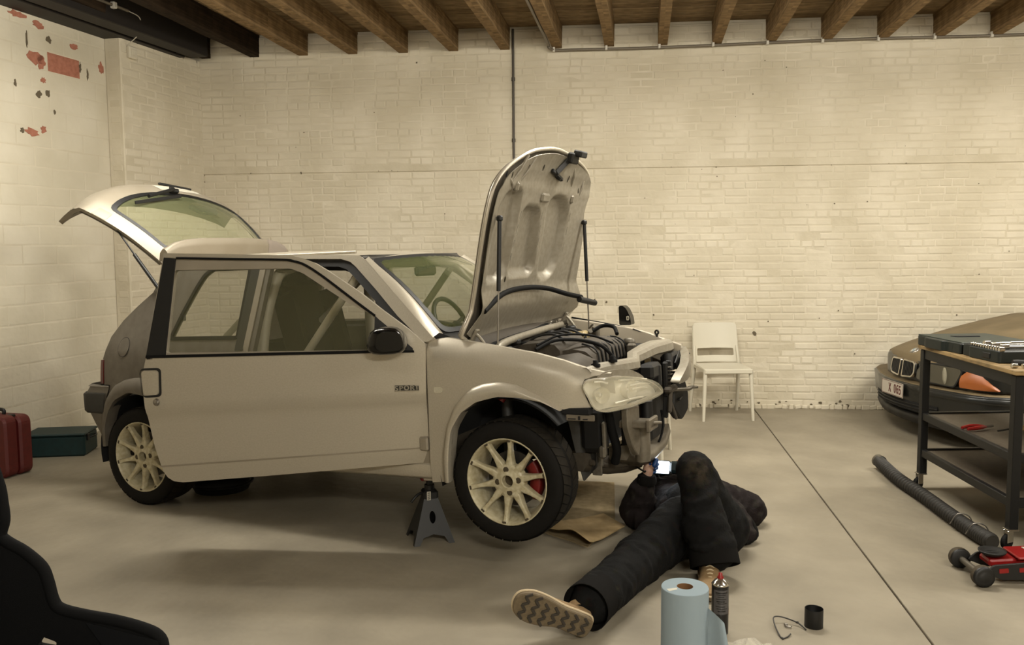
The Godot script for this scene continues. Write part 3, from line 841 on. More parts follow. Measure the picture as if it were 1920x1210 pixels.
func car_sides():
	var b = MB.new()
	b.panel(P2(FENDER), [], 0.04, top_f, 0.008); cpart("front_wing", b, M.silver)
	b = MB.new()           # flange along its upper edge
	var e = resample([1.958, 0.658, 2.041, 0.670, 2.132, 0.657, 2.337, 0.627, 2.528, 0.595, 2.653, 0.561, 2.736, 0.530, 2.793, 0.512, 2.859, 0.495], 26)
	var rows = [[], [], [], []]
	for p in e:
		var q = top_f(p)
		rows[0].append(q); rows[1].append(q + V(0, 0.003, -0.012)); rows[2].append(q + V(0, -0.006, -0.03)); rows[3].append(q + V(0, -0.10, -0.05))
	b.grid(rows); cpart("wing_flange", b, M.silver)
	cpart("wheel_arch", flare(ARCH_OUT, ARCH_IN, near_f, 0.035), M.silver)
	cpart("wheel_well", well(WB, 0.03, 0.36, -0.005, -0.36, 42.0), M.well)
	b = MB.new()
	b.panel(rounded(rect2(2.006, 0.413, 2.052, 0.440), 0.01), [], 0.02, func(p): return near_f(p) + V(0, 0, 0.006), 0.008)
	cpart("side_repeater", b, M.lens, "clear side indicator on the wing")
	# far wing
	b = MB.new(); b.panel(P2(FENDER), [], 0.06, func(p): var q = top_f(p); return V(q.x, q.y, -1.54 - q.z), -0.008); cpart("front_wing", b, M.silver_dull)
	b = MB.new(); rows = [[], [], [], []]
	for p in e:
		var q = top_f(p); q.z = -1.54 - q.z
		rows[0].append(q); rows[1].append(q + V(0, 0.003, 0.012)); rows[2].append(q + V(0, -0.006, 0.035)); rows[3].append(q + V(0, -0.13, 0.06))
	b.grid(rows); cpart("wing_flange", b, M.silver_dull)
	b = MB.new(); b.tube(smooth([V(2.15, 0.662, -1.46), V(2.4, 0.615, -1.455), V(2.6, 0.572, -1.455), V(2.72, 0.53, -1.45), V(2.83, 0.485, -1.41)], 5), 0.006, 6)
	b.tube([V(2.55, 0.585, -1.44), V(2.76, 0.51, -1.42), V(2.9, 0.44, -1.40)], 0.005, 6)
	cpart("wing_seal", b, M.rubber)
	b = MB.new(); b.lathe([Vector2(0.007, -0.004), Vector2(0.016, -0.004), Vector2(0.016, 0.004), Vector2(0.007, 0.004), Vector2(0.007, -0.004)], 14, Transform3D(Basis(Vector3.BACK, PI / 2).rotated(Vector3.UP, 1.2), V(2.70, 0.565, -1.43)), true)
	b.box(V(2.70, 0.545, -1.43), V(0.012, 0.03, 0.02), 0.003); cpart("bonnet_catch", b, M.engine)
	cpart("wheel_well", well(WB, 0.03, 0.36, -1.53, -1.20, 42.0), M.well)
	# rear quarter, grey primer, with its side window
	var qw = rounded(P2([0.235, 0.685, 0.285, 0.83, 0.345, 0.97, 0.385, 1.04, 0.44, 1.075, 0.725, 1.07, 0.74, 0.685]), 0.02)
	b = MB.new(); b.panel(P2(QUARTER), [qw], 0.06, near_f, 0.03); cpart("rear_quarter", b, M.primer, "rear quarter panel in grey primer")
	b = MB.new(); b.panel(Geometry2D.offset_polygon(qw, 0.008)[0], [Geometry2D.offset_polygon(qw, -0.012)[0]], 0.05, func(p): return near_f(p) + V(0, 0, 0.004), 0.012); cpart("quarter_seal", b, M.rubber)
	b = MB.new(); b.panel(Geometry2D.offset_polygon(qw, 0.002)[0], [], 0.1, func(p): return near_f(p) - V(0, 0, 0.006)); cpart("quarter_window", b, M.window)
	b = MB.new(); b.box(V(0.285, 0.80, -0.12), V(0.035, 0.035, 0.02), 0.006); cpart("window_catch", b, M.black_trim)
	cpart("wheel_arch", flare(QARCH_OUT, QARCH_IN, near_f, 0.035), M.primer)
	cpart("wheel_well", well(0.0, 0.02, 0.345, -0.005, -0.34), M.well)
	b = MB.new(); var ring = ellipse2(-0.130, 0.640, 0.05, 0.058, 28)
	b.panel(ring, [ellipse2(-0.130, 0.640, 0.046, 0.054, 28)], 0.03, func(p): return near_f(p) + V(0, 0, 0.0012)); cpart("fuel_flap_gap", b, M.black_trim)
	b = MB.new(); b.panel(ellipse2(-0.130, 0.640, 0.046, 0.054, 28), [], 0.03, func(p): return near_f(p) + V(0, 0, 0.003), 0.004); cpart("fuel_flap", b, M.primer)
	b = MB.new(); b.panel(P2([0.735, 1.09, 0.80, 1.09, 0.80, 0.62, 0.742, 0.62]), [], 0.08, func(p): return near_f(p) + V(0, 0, 0.005), 0.012); cpart("centre_pillar", b, M.black_trim)
	b = MB.new(); b.panel(P2([0.80, 1.09, 0.838, 1.09, 0.838, 0.0, 0.80, 0.0]), [], 0.08, func(p): return near_f(p) + V(0, 0, 0.006), 0.07); cpart("centre_pillar_flange", b, M.silver_dull)
	# roof rail and front pillar around the door opening, and the sill
	b = MB.new()
	b.panel(P2([0.05, 1.10, 0.06, 1.128, 0.60, 1.130, 1.20, 1.115, 1.46, 1.098, 1.515, 1.062, 1.80, 0.828, 1.99, 0.672, 1.958, 0.655, 1.935, 0.655, 1.76, 0.782, 1.60, 0.918, 1.445, 1.042, 1.405, 1.068, 1.343, 1.085, 1.0, 1.102, 0.60, 1.112]), [], 0.05, near_f, 0.03); cpart("roof_rail", b, M.silver)
	b = MB.new()
	b.panel(P2([0.87, 1.103, 1.0, 1.103, 1.343, 1.087, 1.405, 1.07, 1.445, 1.044, 1.60, 0.92, 1.76, 0.784, 1.937, 0.655, 1.937, 0.60, 1.905, 0.60, 1.88, 0.655, 1.74, 0.745, 1.58, 0.875, 1.43, 0.995, 1.385, 1.028, 1.33, 1.045, 1.0, 1.062, 0.87, 1.064]), [], 0.05, func(p): return near_f(p) - V(0, 0, 0.012), 0.06); cpart("door_seal", b, M.black_trim)
	b = MB.new()
	b.panel(P2([1.936, 0.66, 1.962, 0.66, 1.966, 0.342, 1.960, 0.05, 1.96, -0.03, 1.90, -0.03, 1.90, 0.60]), [], 0.08, func(p): return near_f(p) - V(0, 0, 0.02), 0.04); cpart("hinge_pillar", b, M.silver_dull)
	b = MB.new()
	rows = []
	for x in [0.30, 0.7, 1.2, 1.6, 2.06]:
		rows.append([V(x, 0.075, -0.10), V(x, 0.07, -0.03), V(x, 0.05, -0.012), V(x, 0.0, -0.01), V(x, -0.02, -0.03), V(x, -0.022, -0.10)])
	b.grid(rows); cpart("sill", b, M.silver)
	b = MB.new(); b.box(V(0.9, 0.0, -0.77), V(2.5, 0.03, 1.4), 0.005); b.box(V(-0.15, 0.08, -0.77), V(0.5, 0.03, 1.2), 0.005)
	for z in [-0.3, -1.24]: b.box(V(1.2, -0.01, z), V(1.6, 0.05, 0.09), 0.01)
	b.tube([V(0.0, 0.0, -0.15), V(0.0, 0.0, -1.4)], 0.035, 10); cpart("underbody", b, M.well)
	b = MB.new(); b.tube(smooth([V(1.9, -0.08, -0.6), V(1.2, -0.09, -0.7), V(0.6, -0.08, -0.75), V(0.2, -0.02, -0.9)], 5), 0.03, 10); cpart("exhaust_pipe", b, M.rim_dirt)
	# rear lamp and bumper
	b = MB.new()
	b.panel(P2([-0.302, 0.566, -0.372, 0.560, -0.384, 0.49, -0.388, 0.424, -0.300, 0.424]), [], 0.03, func(p): return near_f(p) + V(0, 0, 0.004 - 3.0 * pow(max(-0.33 - p.x, 0), 2) * 9), 0.03); cpart("tail_lamp", b, M.tail_red, "red rear lamp")
	b = MB.new(); rows = []
	for q in [[0.405, 0.0], [0.418, -0.018], [0.395, -0.006], [0.35, 0.02], [0.29, 0.02], [0.24, 0.0], [0.14, -0.035], [0.09, -0.055], [0.04, -0.10]]:
		var y = q[0]; var row = []
		var back = -0.488 - q[1]
		row.append(V(-0.245 - max(0.4 - y, 0) * 0.25, y, -0.010 + q[1] * 0.4))
		row.append(V(-0.33, y, -0.02 + q[1] * 0.5))
		for k in 6:
			var a = PI / 2 * k / 5.0
			row.append(V(back + 0.07 - 0.07 * sin(a), y, -0.03 + q[1] * 0.5 - 0.07 + 0.07 * cos(a)))
		row.append(V(back, y, -0.5)); row.append(V(back, y, -1.04))
		for k in 6:
			var a = PI / 2 * (1.0 - k / 5.0)
			row.append(V(back + 0.07 - 0.07 * sin(a), y, -1.51 - q[1] * 0.5 + 0.07 - 0.07 * cos(a)))
		row.append(V(-0.245, y, -1.53))
		rows.append(row)
	b.grid(rows); cpart("rear_bumper", b, M.primer)
	b = MB.new(); rows = []
	for q in [[0.37, 0.0], [0.36, 0.012], [0.26, 0.012], [0.245, 0.0]]:
		var row = []
		row.append(V(-0.265 - max(0.34 - q[0], 0) * 0.2, q[0], -0.002 + q[1]))
		row.append(V(-0.36, q[0], -0.015 + q[1]))
		for k in 6:
			var a = PI / 2 * k / 5.0
			row.append(V(-0.43 - (0.07 + q[1]) * sin(a), q[0], -0.09 + (0.075 + q[1]) * cos(a)))
		row.append(V(-0.504 - q[1], q[0], -0.6))
		rows.append(row)
	b.grid(rows); cpart("bumper_strip", b, M.black_trim, "black rubbing strip round the bumper corner")
	# the far side
	b = MB.new(); b.panel(P2(QUARTER), [qw], 0.09, far_f, -0.03); cpart("rear_quarter", b, M.primer)
	b = MB.new(); b.panel(Geometry2D.offset_polygon(qw, 0.002)[0], [], 0.15, func(p): return far_f(p) + V(0, 0, 0.006)); cpart("quarter_window", b, M.window)
	var fd = P2([0.87, 1.10, 1.343, 1.085, 1.445, 1.042, 1.76, 0.784, 1.95, 0.655, 1.95, -0.02, 0.87, -0.02])
	var fw = rounded(P2([0.93, 0.66, 0.93, 1.05, 1.33, 1.04, 1.42, 1.0, 1.72, 0.75, 1.80, 0.66]), 0.03)
	b = MB.new(); b.panel(fd, [fw], 0.09, far_f, -0.05); cpart("passenger_door", b, M.silver_dull)
	b = MB.new(); b.panel(Geometry2D.offset_polygon(fw, 0.002)[0], [], 0.15, func(p): return far_f(p) + V(0, 0, 0.01)); cpart("door_window", b, M.window)
	b = MB.new(); b.box(V(1.36, 0.33, -1.47), V(0.95, 0.6, 0.04), 0.015); b.box(V(0.45, 0.35, -1.46), V(0.8, 0.6, 0.04), 0.015); cpart("far_trim", b, M.interior_mid)
	b = MB.new()           # far door mirror, seen edge on over the far wing
	b.panel(rounded(P2([2.425, 0.60, 2.425, 0.72, 2.452, 0.722, 2.475, 0.70, 2.497, 0.65, 2.503, 0.60]), 0.012), [], 0.02, func(p): return V(p.x, p.y, -1.56), 0.07); cpart("wing_mirror", b, M.black_gloss, "black mirror on the far side")
	b = MB.new(); b.panel(ellipse2(2.483, 0.643, 0.008, 0.014, 12), [ellipse2(2.483, 0.643, 0.004, 0.009, 10)], 0.01, func(p): return V(p.x, p.y, -1.557), 0.003); b.box(V(2.476, 0.643, -1.556), V(0.004, 0.024, 0.003)); cpart("mirror_emblem", b, M.white_label)

func car_roof_and_glass():
	var b = MB.new(); var rows = []
	for k in 13:
		var s = k / 12.0; var row = []
		for j in 17:
			var t = j / 8.0 - 1.0
			var x = lerp(0.03 - 0.03 * (1 - t * t), 1.475 + 0.065 * (1 - t * t), s)
			var ye = 1.12 + 0.012 * sin(PI * clamp(s * 1.1, 0, 1)) - 0.042 * s * s
			var w = 0.525 - 0.0 * s
			row.append(V(x, ye + 0.032 * (1 - pow(abs(t), 2.6)) - 0.018 * pow(max(s - 0.9, 0) * 10, 2), -0.77 + t * w))
		rows.append(row)
	b.sheet(rows, V(0, -0.012, 0)); cpart("roof", b, M.silver)
	b = MB.new(); b.panel(rect2(0.05, -1.25, 1.48, -0.29), [], 0.3, func(p): return V(p.x, 1.09, p.y), 0.01); cpart("headlining", b, M.interior_mid)
	b = MB.new(); b.box(V(1.46, 1.075, -0.77), V(0.05, 0.04, 1.0), 0.01); cpart("roof_header", b, M.interior_mid)
	for z in [-0.315]:
		b = MB.new(); b.tube([V(0.08, 1.137, z + 0.02), V(1.40, 1.118, z + 0.03)], 0.008, 6); cpart("roof_gutter", b, M.silver)
	# windscreen: v from the scuttle (0) to the roof (1), u across (-1 at the near side)
	var scr = func(p: Vector2) -> Vector3:
		var w = lerp(0.615, 0.495, p.y)
		return V(lerp(1.985, 1.497, p.y) + 0.065 * (1 - p.x * p.x) , lerp(0.688, 1.078, p.y) + 0.02 * p.y * (1 - p.x * p.x) + 0.03 * sin(PI * p.y), -0.77 - p.x * w)
	var out = rounded(rect2(-1.0, 0.0, 1.0, 1.0), 0.09, 6); var inn = rounded(rect2(-0.95, 0.045, 0.95, 0.945), 0.1, 6)
	b = MB.new(); b.panel(out, [inn], 0.125, scr, 0.006); cpart("screen_surround", b, M.black_trim)
	b = MB.new(); b.panel(Geometry2D.offset_polygon(inn, 0.01)[0], [], 0.125, scr); cpart("windscreen", b, M.screen)
	b = MB.new(); b.panel(rounded(rect2(-0.9, 0.80, 0.9, 0.945), 0.05), [], 0.125, func(p): return scr.call(p) - V(0.006, 0.006, 0)); cpart("sun_strip", b, M.window)
	for s in [-1.0, 1.0]:     # silver front pillars beside the glass
		b = MB.new(); rows = []
		for k in 9:
			var q = k / 8.0; var e = scr.call(Vector2(s, q))
			var o = near_f(Vector2(lerp(1.985, 1.50, q), lerp(0.676, 1.076, q))); if s > 0: o.z = -1.54 - o.z
			rows.append([e + V(0, -0.004, 0), e.lerp(o, 0.5) + V(0.006, 0.012, 0), o])
		b.grid(rows); cpart("front_pillar", b, M.silver)
	b = MB.new(); b.box(V(1.53, 1.0, -0.77), V(0.03, 0.06, 0.22), 0.014); b.box(V(1.545, 1.04, -0.77), V(0.015, 0.06, 0.02), 0.004); cpart("rear_view_mirror", b, M.black_trim)
	# scuttle below the glass, wipers
	b = MB.new(); rows = []
	for k in 9:
		var t = k / 4.0 - 1.0
		rows.append([V(1.985 + 0.065 * (1 - t * t), 0.683, -0.77 - t * 0.615), V(2.05 + 0.05 * (1 - t * t), 0.665, -0.77 - t * 0.63), V(2.10 + 0.04 * (1 - t * t), 0.632, -0.77 - t * 0.64), V(2.16, 0.60, -0.77 - t * 0.64)])
	b.grid(rows); cpart("scuttle", b, M.black_trim)
	for d in [[-0.45, -0.95], [-0.95, -1.36]]:
		b = MB.new(); b.tube([V(2.09, 0.675, d[0]), V(2.05, 0.705, lerp(d[0], d[1], 0.5)), V(2.03, 0.712, d[1])], 0.008, 6); b.rod(V(2.05, 0.70, d[0] - 0.1), V(2.02, 0.712, d[1] - 0.05), 0.014, 0.006); cpart("wiper", b, M.black_trim)

func car_interior():
	var b = MB.new(); var rows = []
	for z in [-0.14, -0.2, -0.77, -1.34, -1.40]:
		var e = 0.03 if z > -0.15 or z < -1.39 else 0.0
		rows.append([V(2.0, 0.66 - e, z), V(1.75, 0.67 - e, z), V(1.62, 0.645 - e, z), V(1.57 + e, 0.59, z), V(1.60 + e, 0.45, z), V(1.75, 0.35, z)])
	b.grid(rows); cpart("dashboard", b, M.interior)
	b = MB.new(); b.box(V(2.03, 0.32, -0.77), V(0.03, 0.7, 1.36), 0.005); cpart("firewall", b, M.engine_dusty)
	b = MB.new(); var path = []
	for k in 25:
		var a = TAU * k / 24
		path.append(V(1.50, 0.66, -1.10) + Basis(Vector3.BACK, 0.42) * V(0, sin(a) * 0.175, cos(a) * 0.175))
	b.tube(path, 0.015, 8, false)
	for a in [0.2, PI - 0.2, -PI / 2]: b.tube([V(1.52, 0.655, -1.10), V(1.50, 0.66, -1.10) + Basis(Vector3.BACK, 0.42) * V(0, sin(a) * 0.17, cos(a) * 0.17)], 0.012, 6)
	b.tube([V(1.51, 0.655, -1.10), V(1.68, 0.60, -1.10)], 0.03, 10); cpart("steering_wheel", b, M.black_trim)
	for z in [-1.10]:
		var s = car_seat_mesh(z, 0.2); cpart("bucket_seat", s, M.cloth_dark)
	b = MB.new(); b.box(V(0.22, 0.42, -0.77), V(0.06, 0.35, 1.25), 0.03, Basis(Vector3.BACK, 0.2)); cpart("rear_bulkhead", b, M.interior)
	b = MB.new(); b.tube(smooth([V(0.55, 0.53, -0.14), V(0.40, 0.55, -0.2), V(0.30, 0.62, -0.24), V(0.27, 0.6, -0.3), V(0.2, 0.52, -0.4)], 5), 0.05, 8); cpart("dust_sheet", b, M.plastic_clear)
	# roll cage
	var hoop = [V(0.74, 0.0, -0.22), V(0.75, 0.6, -0.24), V(0.80, 0.95, -0.31), V(0.82, 1.05, -0.42), V(0.82, 1.075, -0.77), V(0.82, 1.05, -1.12), V(0.80, 0.95, -1.23), V(0.75, 0.6, -1.30), V(0.74, 0.0, -1.32)]
	b = MB.new(); b.tube(smooth(hoop, 6), 0.032, 16); cpart("cage_hoop", b, M.cage)
	b = MB.new(); b.tube(smooth([V(0.70, 0.62, -0.235), V(0.72, 0.9, -0.27), V(0.765, 1.02, -0.31)], 4), 0.011, 8); b.box(V(0.71, 0.86, -0.25), V(0.05, 0.06, 0.05), 0.015); cpart("belt_guide", b, M.cage)
	for s in [[-0.3, 1], [-1.24, -1]]:
		b = MB.new(); b.tube([V(1.43, 1.02, s[0] + 0.02 * s[1]), V(1.05, 0.59, s[0] + 0.03 * s[1]), V(0.76, 0.25, s[0] + 0.06 * s[1])], 0.022, 12); cpart("cage_brace", b, M.cage)
		b = MB.new(); b.tube(smooth([V(0.82, 1.05, s[0] - 0.05 * s[1]), V(1.40, 1.04, s[0] - 0.02 * s[1]), V(1.55, 0.93, s[0] + 0.03 * s[1]), V(1.80, 0.70, s[0] + 0.09 * s[1])], 5), 0.019, 12); cpart("cage_rail", b, M.cage)
		b = MB.new(); b.tube([V(0.80, 0.98, s[0] - 0.04 * s[1]), V(0.05, 0.42, s[0] - 0.05 * s[1])], 0.019, 12); cpart("cage_stay", b, M.cage)
	b = MB.new(); b.tube([V(0.82, 1.03, -1.12), V(0.75, 0.25, -0.3)], 0.018, 10); cpart("cage_diagonal", b, M.cage)

func car_seat_mesh(z, x0) -> MB:
	var b = MB.new()
	b.box(V(x0 + 0.19, 0.62, z), V(0.10, 0.72, 0.40), 0.04, Basis(Vector3.BACK, 0.24))
	b.box(V(x0 + 0.08, 0.97, z), V(0.09, 0.2, 0.28), 0.04, Basis(Vector3.BACK, 0.24))
	for s in [-1, 1]:
		b.box(V(x0 + 0.24, 0.66, z + s * 0.21), V(0.20, 0.5, 0.05), 0.02, Basis(Vector3.BACK, 0.24))
		b.box(V(x0 + 0.52, 0.28, z + s * 0.21), V(0.46, 0.16, 0.06), 0.02, Basis(Vector3.BACK, 0.1))
	b.box(V(x0 + 0.52, 0.22, z), V(0.5, 0.12, 0.40), 0.04, Basis(Vector3.BACK, 0.1))
	return b

func car_tailgate():
	var tg = Node3D.new(); tg.name = "tailgate"; car.add_child(tg, true); tg.position = V(0, HUB, 0)
	var a = deg_to_rad(36.0); var d = V(-cos(a), sin(a), 0); var n = V(sin(a), cos(a), 0)
	var h = V(0.045, 1.165, 0)
	var ridge = func(t): return 0.665 + 0.17 * (1 - t * t)
	var hw = func(s): return 0.515 + 0.17 * clamp(s / 0.7, 0, 1.2)
	# u across (-1 near .. 1 far), s along from the hinge; beyond the ridge the skin bends down
	var f = func(p: Vector2) -> Vector3:
		var r = ridge.call(p.x); var s = p.y; var w = hw.call(min(s, 0.75))
		var crown = 0.05 * (1 - p.x * p.x) + 0.03 * sin(PI * clamp(s / r, 0, 1)) - 0.055 * pow(abs(p.x), 5)
		var z = -0.77 - p.x * w
		if s <= r - 0.06: return h + d * s + n * crown + V(0, 0, z)
		var k = s - (r - 0.06); var bend = deg_to_rad(70.0); var rad = 0.06
		var th = min(k / rad, bend); var rest = max(k - rad * bend, 0)
		var dd = d * cos(bend) - n * sin(bend)
		return h + d * (r - 0.06 + rad * sin(th)) + n * (crown - rad * (1 - cos(th))) + dd * rest + V(0, 0, z)
	var outer = PackedVector2Array()
	for k in 13: outer.append(Vector2(-1.0 + k / 6.0, 0.0))
	for k in 13:
		var t = 1.0 - k / 6.0
		outer.append(Vector2(t, ridge.call(t) + 0.125 + 0.07 * (1 - pow(abs(t), 3))))
	var win = PackedVector2Array()
	for k in 11: win.append(Vector2(-0.86 + 1.72 * k / 10.0, 0.06))
	for k in 11:
		var t = 0.86 - 1.72 * k / 10.0
		win.append(Vector2(t, ridge.call(t) - 0.17 - 0.05 * pow(abs(t), 6)))
	win = rounded(win, 0.06, 3)
	var b = MB.new(); b.panel(outer, [win], 0.06, f, 0.028); part(tg, "tailgate_skin", b, M.silver_dull)
	b = MB.new(); b.panel(win, [Geometry2D.offset_polygon(win, -0.035)[0]], 0.05, func(p): return f.call(p) + n * 0.002, 0.012); part(tg, "glass_surround", b, M.black_trim)
	b = MB.new(); b.panel(Geometry2D.offset_polygon(win, -0.02)[0], [], 0.08, func(p): return f.call(p) - n * 0.004); part(tg, "tailgate_glass", b, M.hatch_glass)
	# inner frame seen from below
	b = MB.new(); b.panel(Geometry2D.offset_polygon(outer, -0.03)[0], [win], 0.1, func(p): return f.call(p) - n * 0.045); part(tg, "inner_frame", b, M.silver_dull)
	# roof spoiler, standing up while the tailgate is open
	b = MB.new(); var rows = []
	for k in 15:
		var t = k / 7.0 - 1.0; var e = pow(abs(t), 6)
		var base = h + V(-0.01, -0.01, -0.77 - t * 0.545)
		var top = V(0.035, 0.105 - 0.055 * e - 0.0 * t, 0) + V(0.02 * (1 - t * t), 0.012 * (1 - t * t), 0)
		rows.append([base + V(0.035, -0.02, 0), base + top * 0.6 + V(0.03, 0.0, 0), base + top, base + top + V(-0.02, 0.004, 0), base + top * 0.6 + V(-0.03, 0, 0), base + V(-0.02, -0.02, 0)])
	b.grid(rows); b.face(rows[0]); b.face(rows[14]); part(tg, "roof_spoiler", b, M.silver_dull)
	b = MB.new(); rows = []
	for k in 5:
		var t = 0.62 + 0.085 * k; var e = pow(abs(t), 6)
		var base = h + V(-0.01, -0.01, -0.77 - t * 0.545)
		var top = V(0.035, 0.105 - 0.055 * e, 0) + V(0.02 * (1 - t * t), 0.012 * (1 - t * t), 0)
		rows.append([base + V(0.0365, -0.02, 0), base + top * 0.6 + V(0.0315, 0.0, 0), base + top + V(0.0015, 0.0015, 0)])
	b.grid(rows); part(tg, "filler_patch", b, M.patch, Transform3D(), "brown-grey filler patch on the spoiler")
	# wiper on the glass
	var wp = func(u, s, up): return f.call(Vector2(u, s)) + n * up
	b = MB.new(); b.tube([wp.call(0.05, 0.69, 0.03), wp.call(0.02, 0.64, 0.04), wp.call(-0.4, 0.55, 0.03)], 0.012, 8)
	b.rod(wp.call(0.12, 0.66, 0.02), wp.call(0.0, 0.66, 0.02), 0.03, 0.03, 0.008)
	b.rod(wp.call(0.05, 0.58, 0.02), wp.call(-0.62, 0.50, 0.02), 0.022, 0.012, 0.003); part(tg, "rear_wiper", b, M.black_trim)
	b = MB.new(); b.panel(rounded(P2([0.14, 0.55, 0.56, 0.55, 0.50, 0.47, 0.22, 0.46]), 0.03), [], 0.05, func(p): return f.call(p) - n * 0.03, 0.02); part(tg, "wiper_motor", b, M.black_trim)
	b = MB.new(); b.rod(wp.call(0.05, 0.80, 0.012), wp.call(0.45, 0.78, 0.012), 0.016, 0.02, 0.004); part(tg, "release_handle", b, M.black_trim)
	b = MB.new(); b.panel(P2([-0.06, 0.775, 0.50, 0.755, 0.50, 0.70, -0.02, 0.705]), [], 0.05, func(p): return f.call(p) + n * 0.0015); part(tg, "primer_patch", b, M.white_label, Transform3D(), "pale primer patch")
	b = MB.new(); b.panel(P2([-0.998, 0.44, -0.998, 0.54, -0.90, 0.55, -0.90, 0.46]), [], 0.03, func(p): return f.call(p) + n * 0.0015); part(tg, "primer_patch", b, M.fluid, Transform3D(), "yellowed filler patch on the near edge")
	# gas strut
	var s0 = f.call(Vector2(-0.97, 0.36)) - n * 0.03; var s1 = V(0.10, 0.93, -0.16)
	b = MB.new(); b.tube([s0, s0.lerp(s1, 0.42)], 0.005, 8); part(tg, "strut_rod", b, M.black_trim)
	b = MB.new(); b.tube([s0.lerp(s1, 0.38), s1], 0.011, 10); part(tg, "gas_strut", b, M.black_trim)
	var s2 = V(s0.x, s0.y, -1.54 - s0.z); var s3 = V(s1.x, s1.y, -1.38)
	b = MB.new(); b.tube([s2, s3], 0.009, 8); part(tg, "gas_strut", b, M.black_trim)

func car_door():
	var dr = Node3D.new(); dr.name = "driver_side_door"; car.add_child(dr, true); dr.position = V(0, HUB, 0)
	var a = deg_to_rad(22.5); var h = V(1.915, 0, 0.01); var d = V(-cos(a), 0, sin(a)); var n = V(sin(a), 0, cos(a))
	# p.x along the door from its hinge, p.y height
	var f = func(p: Vector2) -> Vector3:
		var y = p.y; var o = 0.0
		if y < 0.62: o = 0.018 * (1.0 - pow((y - 0.42) / 0.42, 2))
		if y < 0.385: o -= 0.020 * clamp((0.385 - y) / 0.03, 0, 1) + 0.035 * max(0.35 - y, 0.0)
		if y <= 0.12: o -= 0.10 * (0.12 - y)
		if y > 0.62: o = 0.014 - 0.16 * (y - 0.62) * 0.6
		return h + d * p.x + n * o + V(0, y, 0)
	var outer = P2([1.323, 0.652, 1.340, 0.590, 1.350, 0.460, 1.345, 0.348, 1.327, 0.195, 1.300, 0.065, 1.285, 0.035, 1.258, 0.014, 1.212, 0.006, 0.769, 0.024, 0.368, 0.043, -0.005, 0.061, -0.030, 0.075, -0.042, 0.141, -0.045, 0.340, -0.057, 0.647, 0.021, 0.723, 0.145, 0.822, 0.257, 0.917, 0.409, 1.028, 0.470, 1.068, 0.525, 1.091, 0.584, 1.109, 0.9, 1.132, 1.219, 1.152])
	var win = P2([1.323, 0.650, 0.0, 0.616, 0.010, 0.637, 0.149, 0.765, 0.280, 0.877, 0.432, 1.003, 0.517, 1.062, 0.57, 1.082, 0.625, 1.092, 0.9, 1.11, 1.213, 1.130])
	var lower = PackedVector2Array(); for i in 16: lower.append(outer[i])
	lower.append(Vector2(0.0, 0.612)); lower.append(Vector2(0.4, 0.625))
	var b = MB.new(); b.panel(outer, [win], 0.03, f, -0.05); var skin = part(dr, "door_skin", b, M.silver)
	# grey inner window frame, then the glass
	var gl = rounded(P2([1.166, 1.066, 0.591, 1.045, 0.528, 1.018, 0.440, 0.955, 0.315, 0.866, 0.196, 0.800, 0.176, 0.750, 0.192, 0.632, 1.226, 0.664]), 0.012)
	b = MB.new(); b.panel(P2([1.30, 0.652, 0.02, 0.618, 0.160, 0.77, 0.280, 0.874, 0.432, 1.0, 0.517, 1.058, 0.625, 1.088, 0.9, 1.106, 1.21, 1.127]), [gl], 0.05, func(p): return f.call(p) - n * 0.006, -0.03); part(dr, "window_frame", b, M.silver_dull)
	b = MB.new(); b.panel(Geometry2D.offset_polygon(gl, 0.004)[0], [], 0.12, func(p): return f.call(p) - n * 0.016); part(dr, "window_glass", b, M.window)
	b = MB.new(); b.panel(P2([1.217, 1.131, 1.158, 1.121, 1.168, 1.06, 1.228, 0.652, 1.323, 0.654]), [], 0.06, func(p): return f.call(p) + n * 0.003, -0.02); part(dr, "pillar_trim", b, M.black_trim)
	b = MB.new(); b.panel(P2([1.325, 0.643, 1.323, 0.657, 0.18, 0.631, 0.0, 0.622, -0.002, 0.611, 0.2, 0.617]), [], 0.06, func(p): return f.call(p) + n * 0.006, -0.012); part(dr, "belt_seal", b, M.rubber)
	var lip = []
	for q in [[1.154, 1.125], [0.9, 1.108], [0.625, 1.090], [0.570, 1.080], [0.517, 1.060], [0.432, 1.001], [0.280, 0.876], [0.181, 0.796]]: lip.append(f.call(Vector2(q[0], q[1])) + n * 0.003)
	b = MB.new(); b.tube(smooth(lip, 4), 0.006, 6); part(dr, "window_seal", b, M.rubber)
	# mirror sail and mirror
	b = MB.new(); b.panel(P2([0.181, 0.797, 0.149, 0.762, 0.004, 0.632, 0.010, 0.612, 0.197, 0.620, 0.19, 0.70]), [], 0.04, func(p): return f.call(p) + n * 0.006, -0.02); part(dr, "mirror_sail", b, M.black_trim)
	b = MB.new(); var rows = []
	for q in [[0.0, 0.02], [0.02, 0.55], [0.05, 0.85], [0.085, 1.0], [0.12, 0.97], [0.145, 0.86], [0.15, 0.7]]:
		var row = []
		for k in 20:
			var c = TAU * k / 20.0
			var px = cos(c); var py = sin(c)
			var e = pow(pow(abs(px), 3.2) + pow(abs(py), 3.2), -1.0 / 3.2)
			var y = 0.682 + py * e * 0.066 * q[1]
			var x = lerp(0.03, 0.108, min(q[1] * 1.05, 1)) + px * e * 0.09 * q[1] * (1.0 - 0.15 * py)
			row.append(h + d * x + n * (0.02 + q[0]) + V(0, y, 0))
		rows.append(row)
	b.grid(rows, true); b.face(rows[6])
	part(dr, "door_mirror", b, M.black_gloss, Transform3D(), "black door mirror")
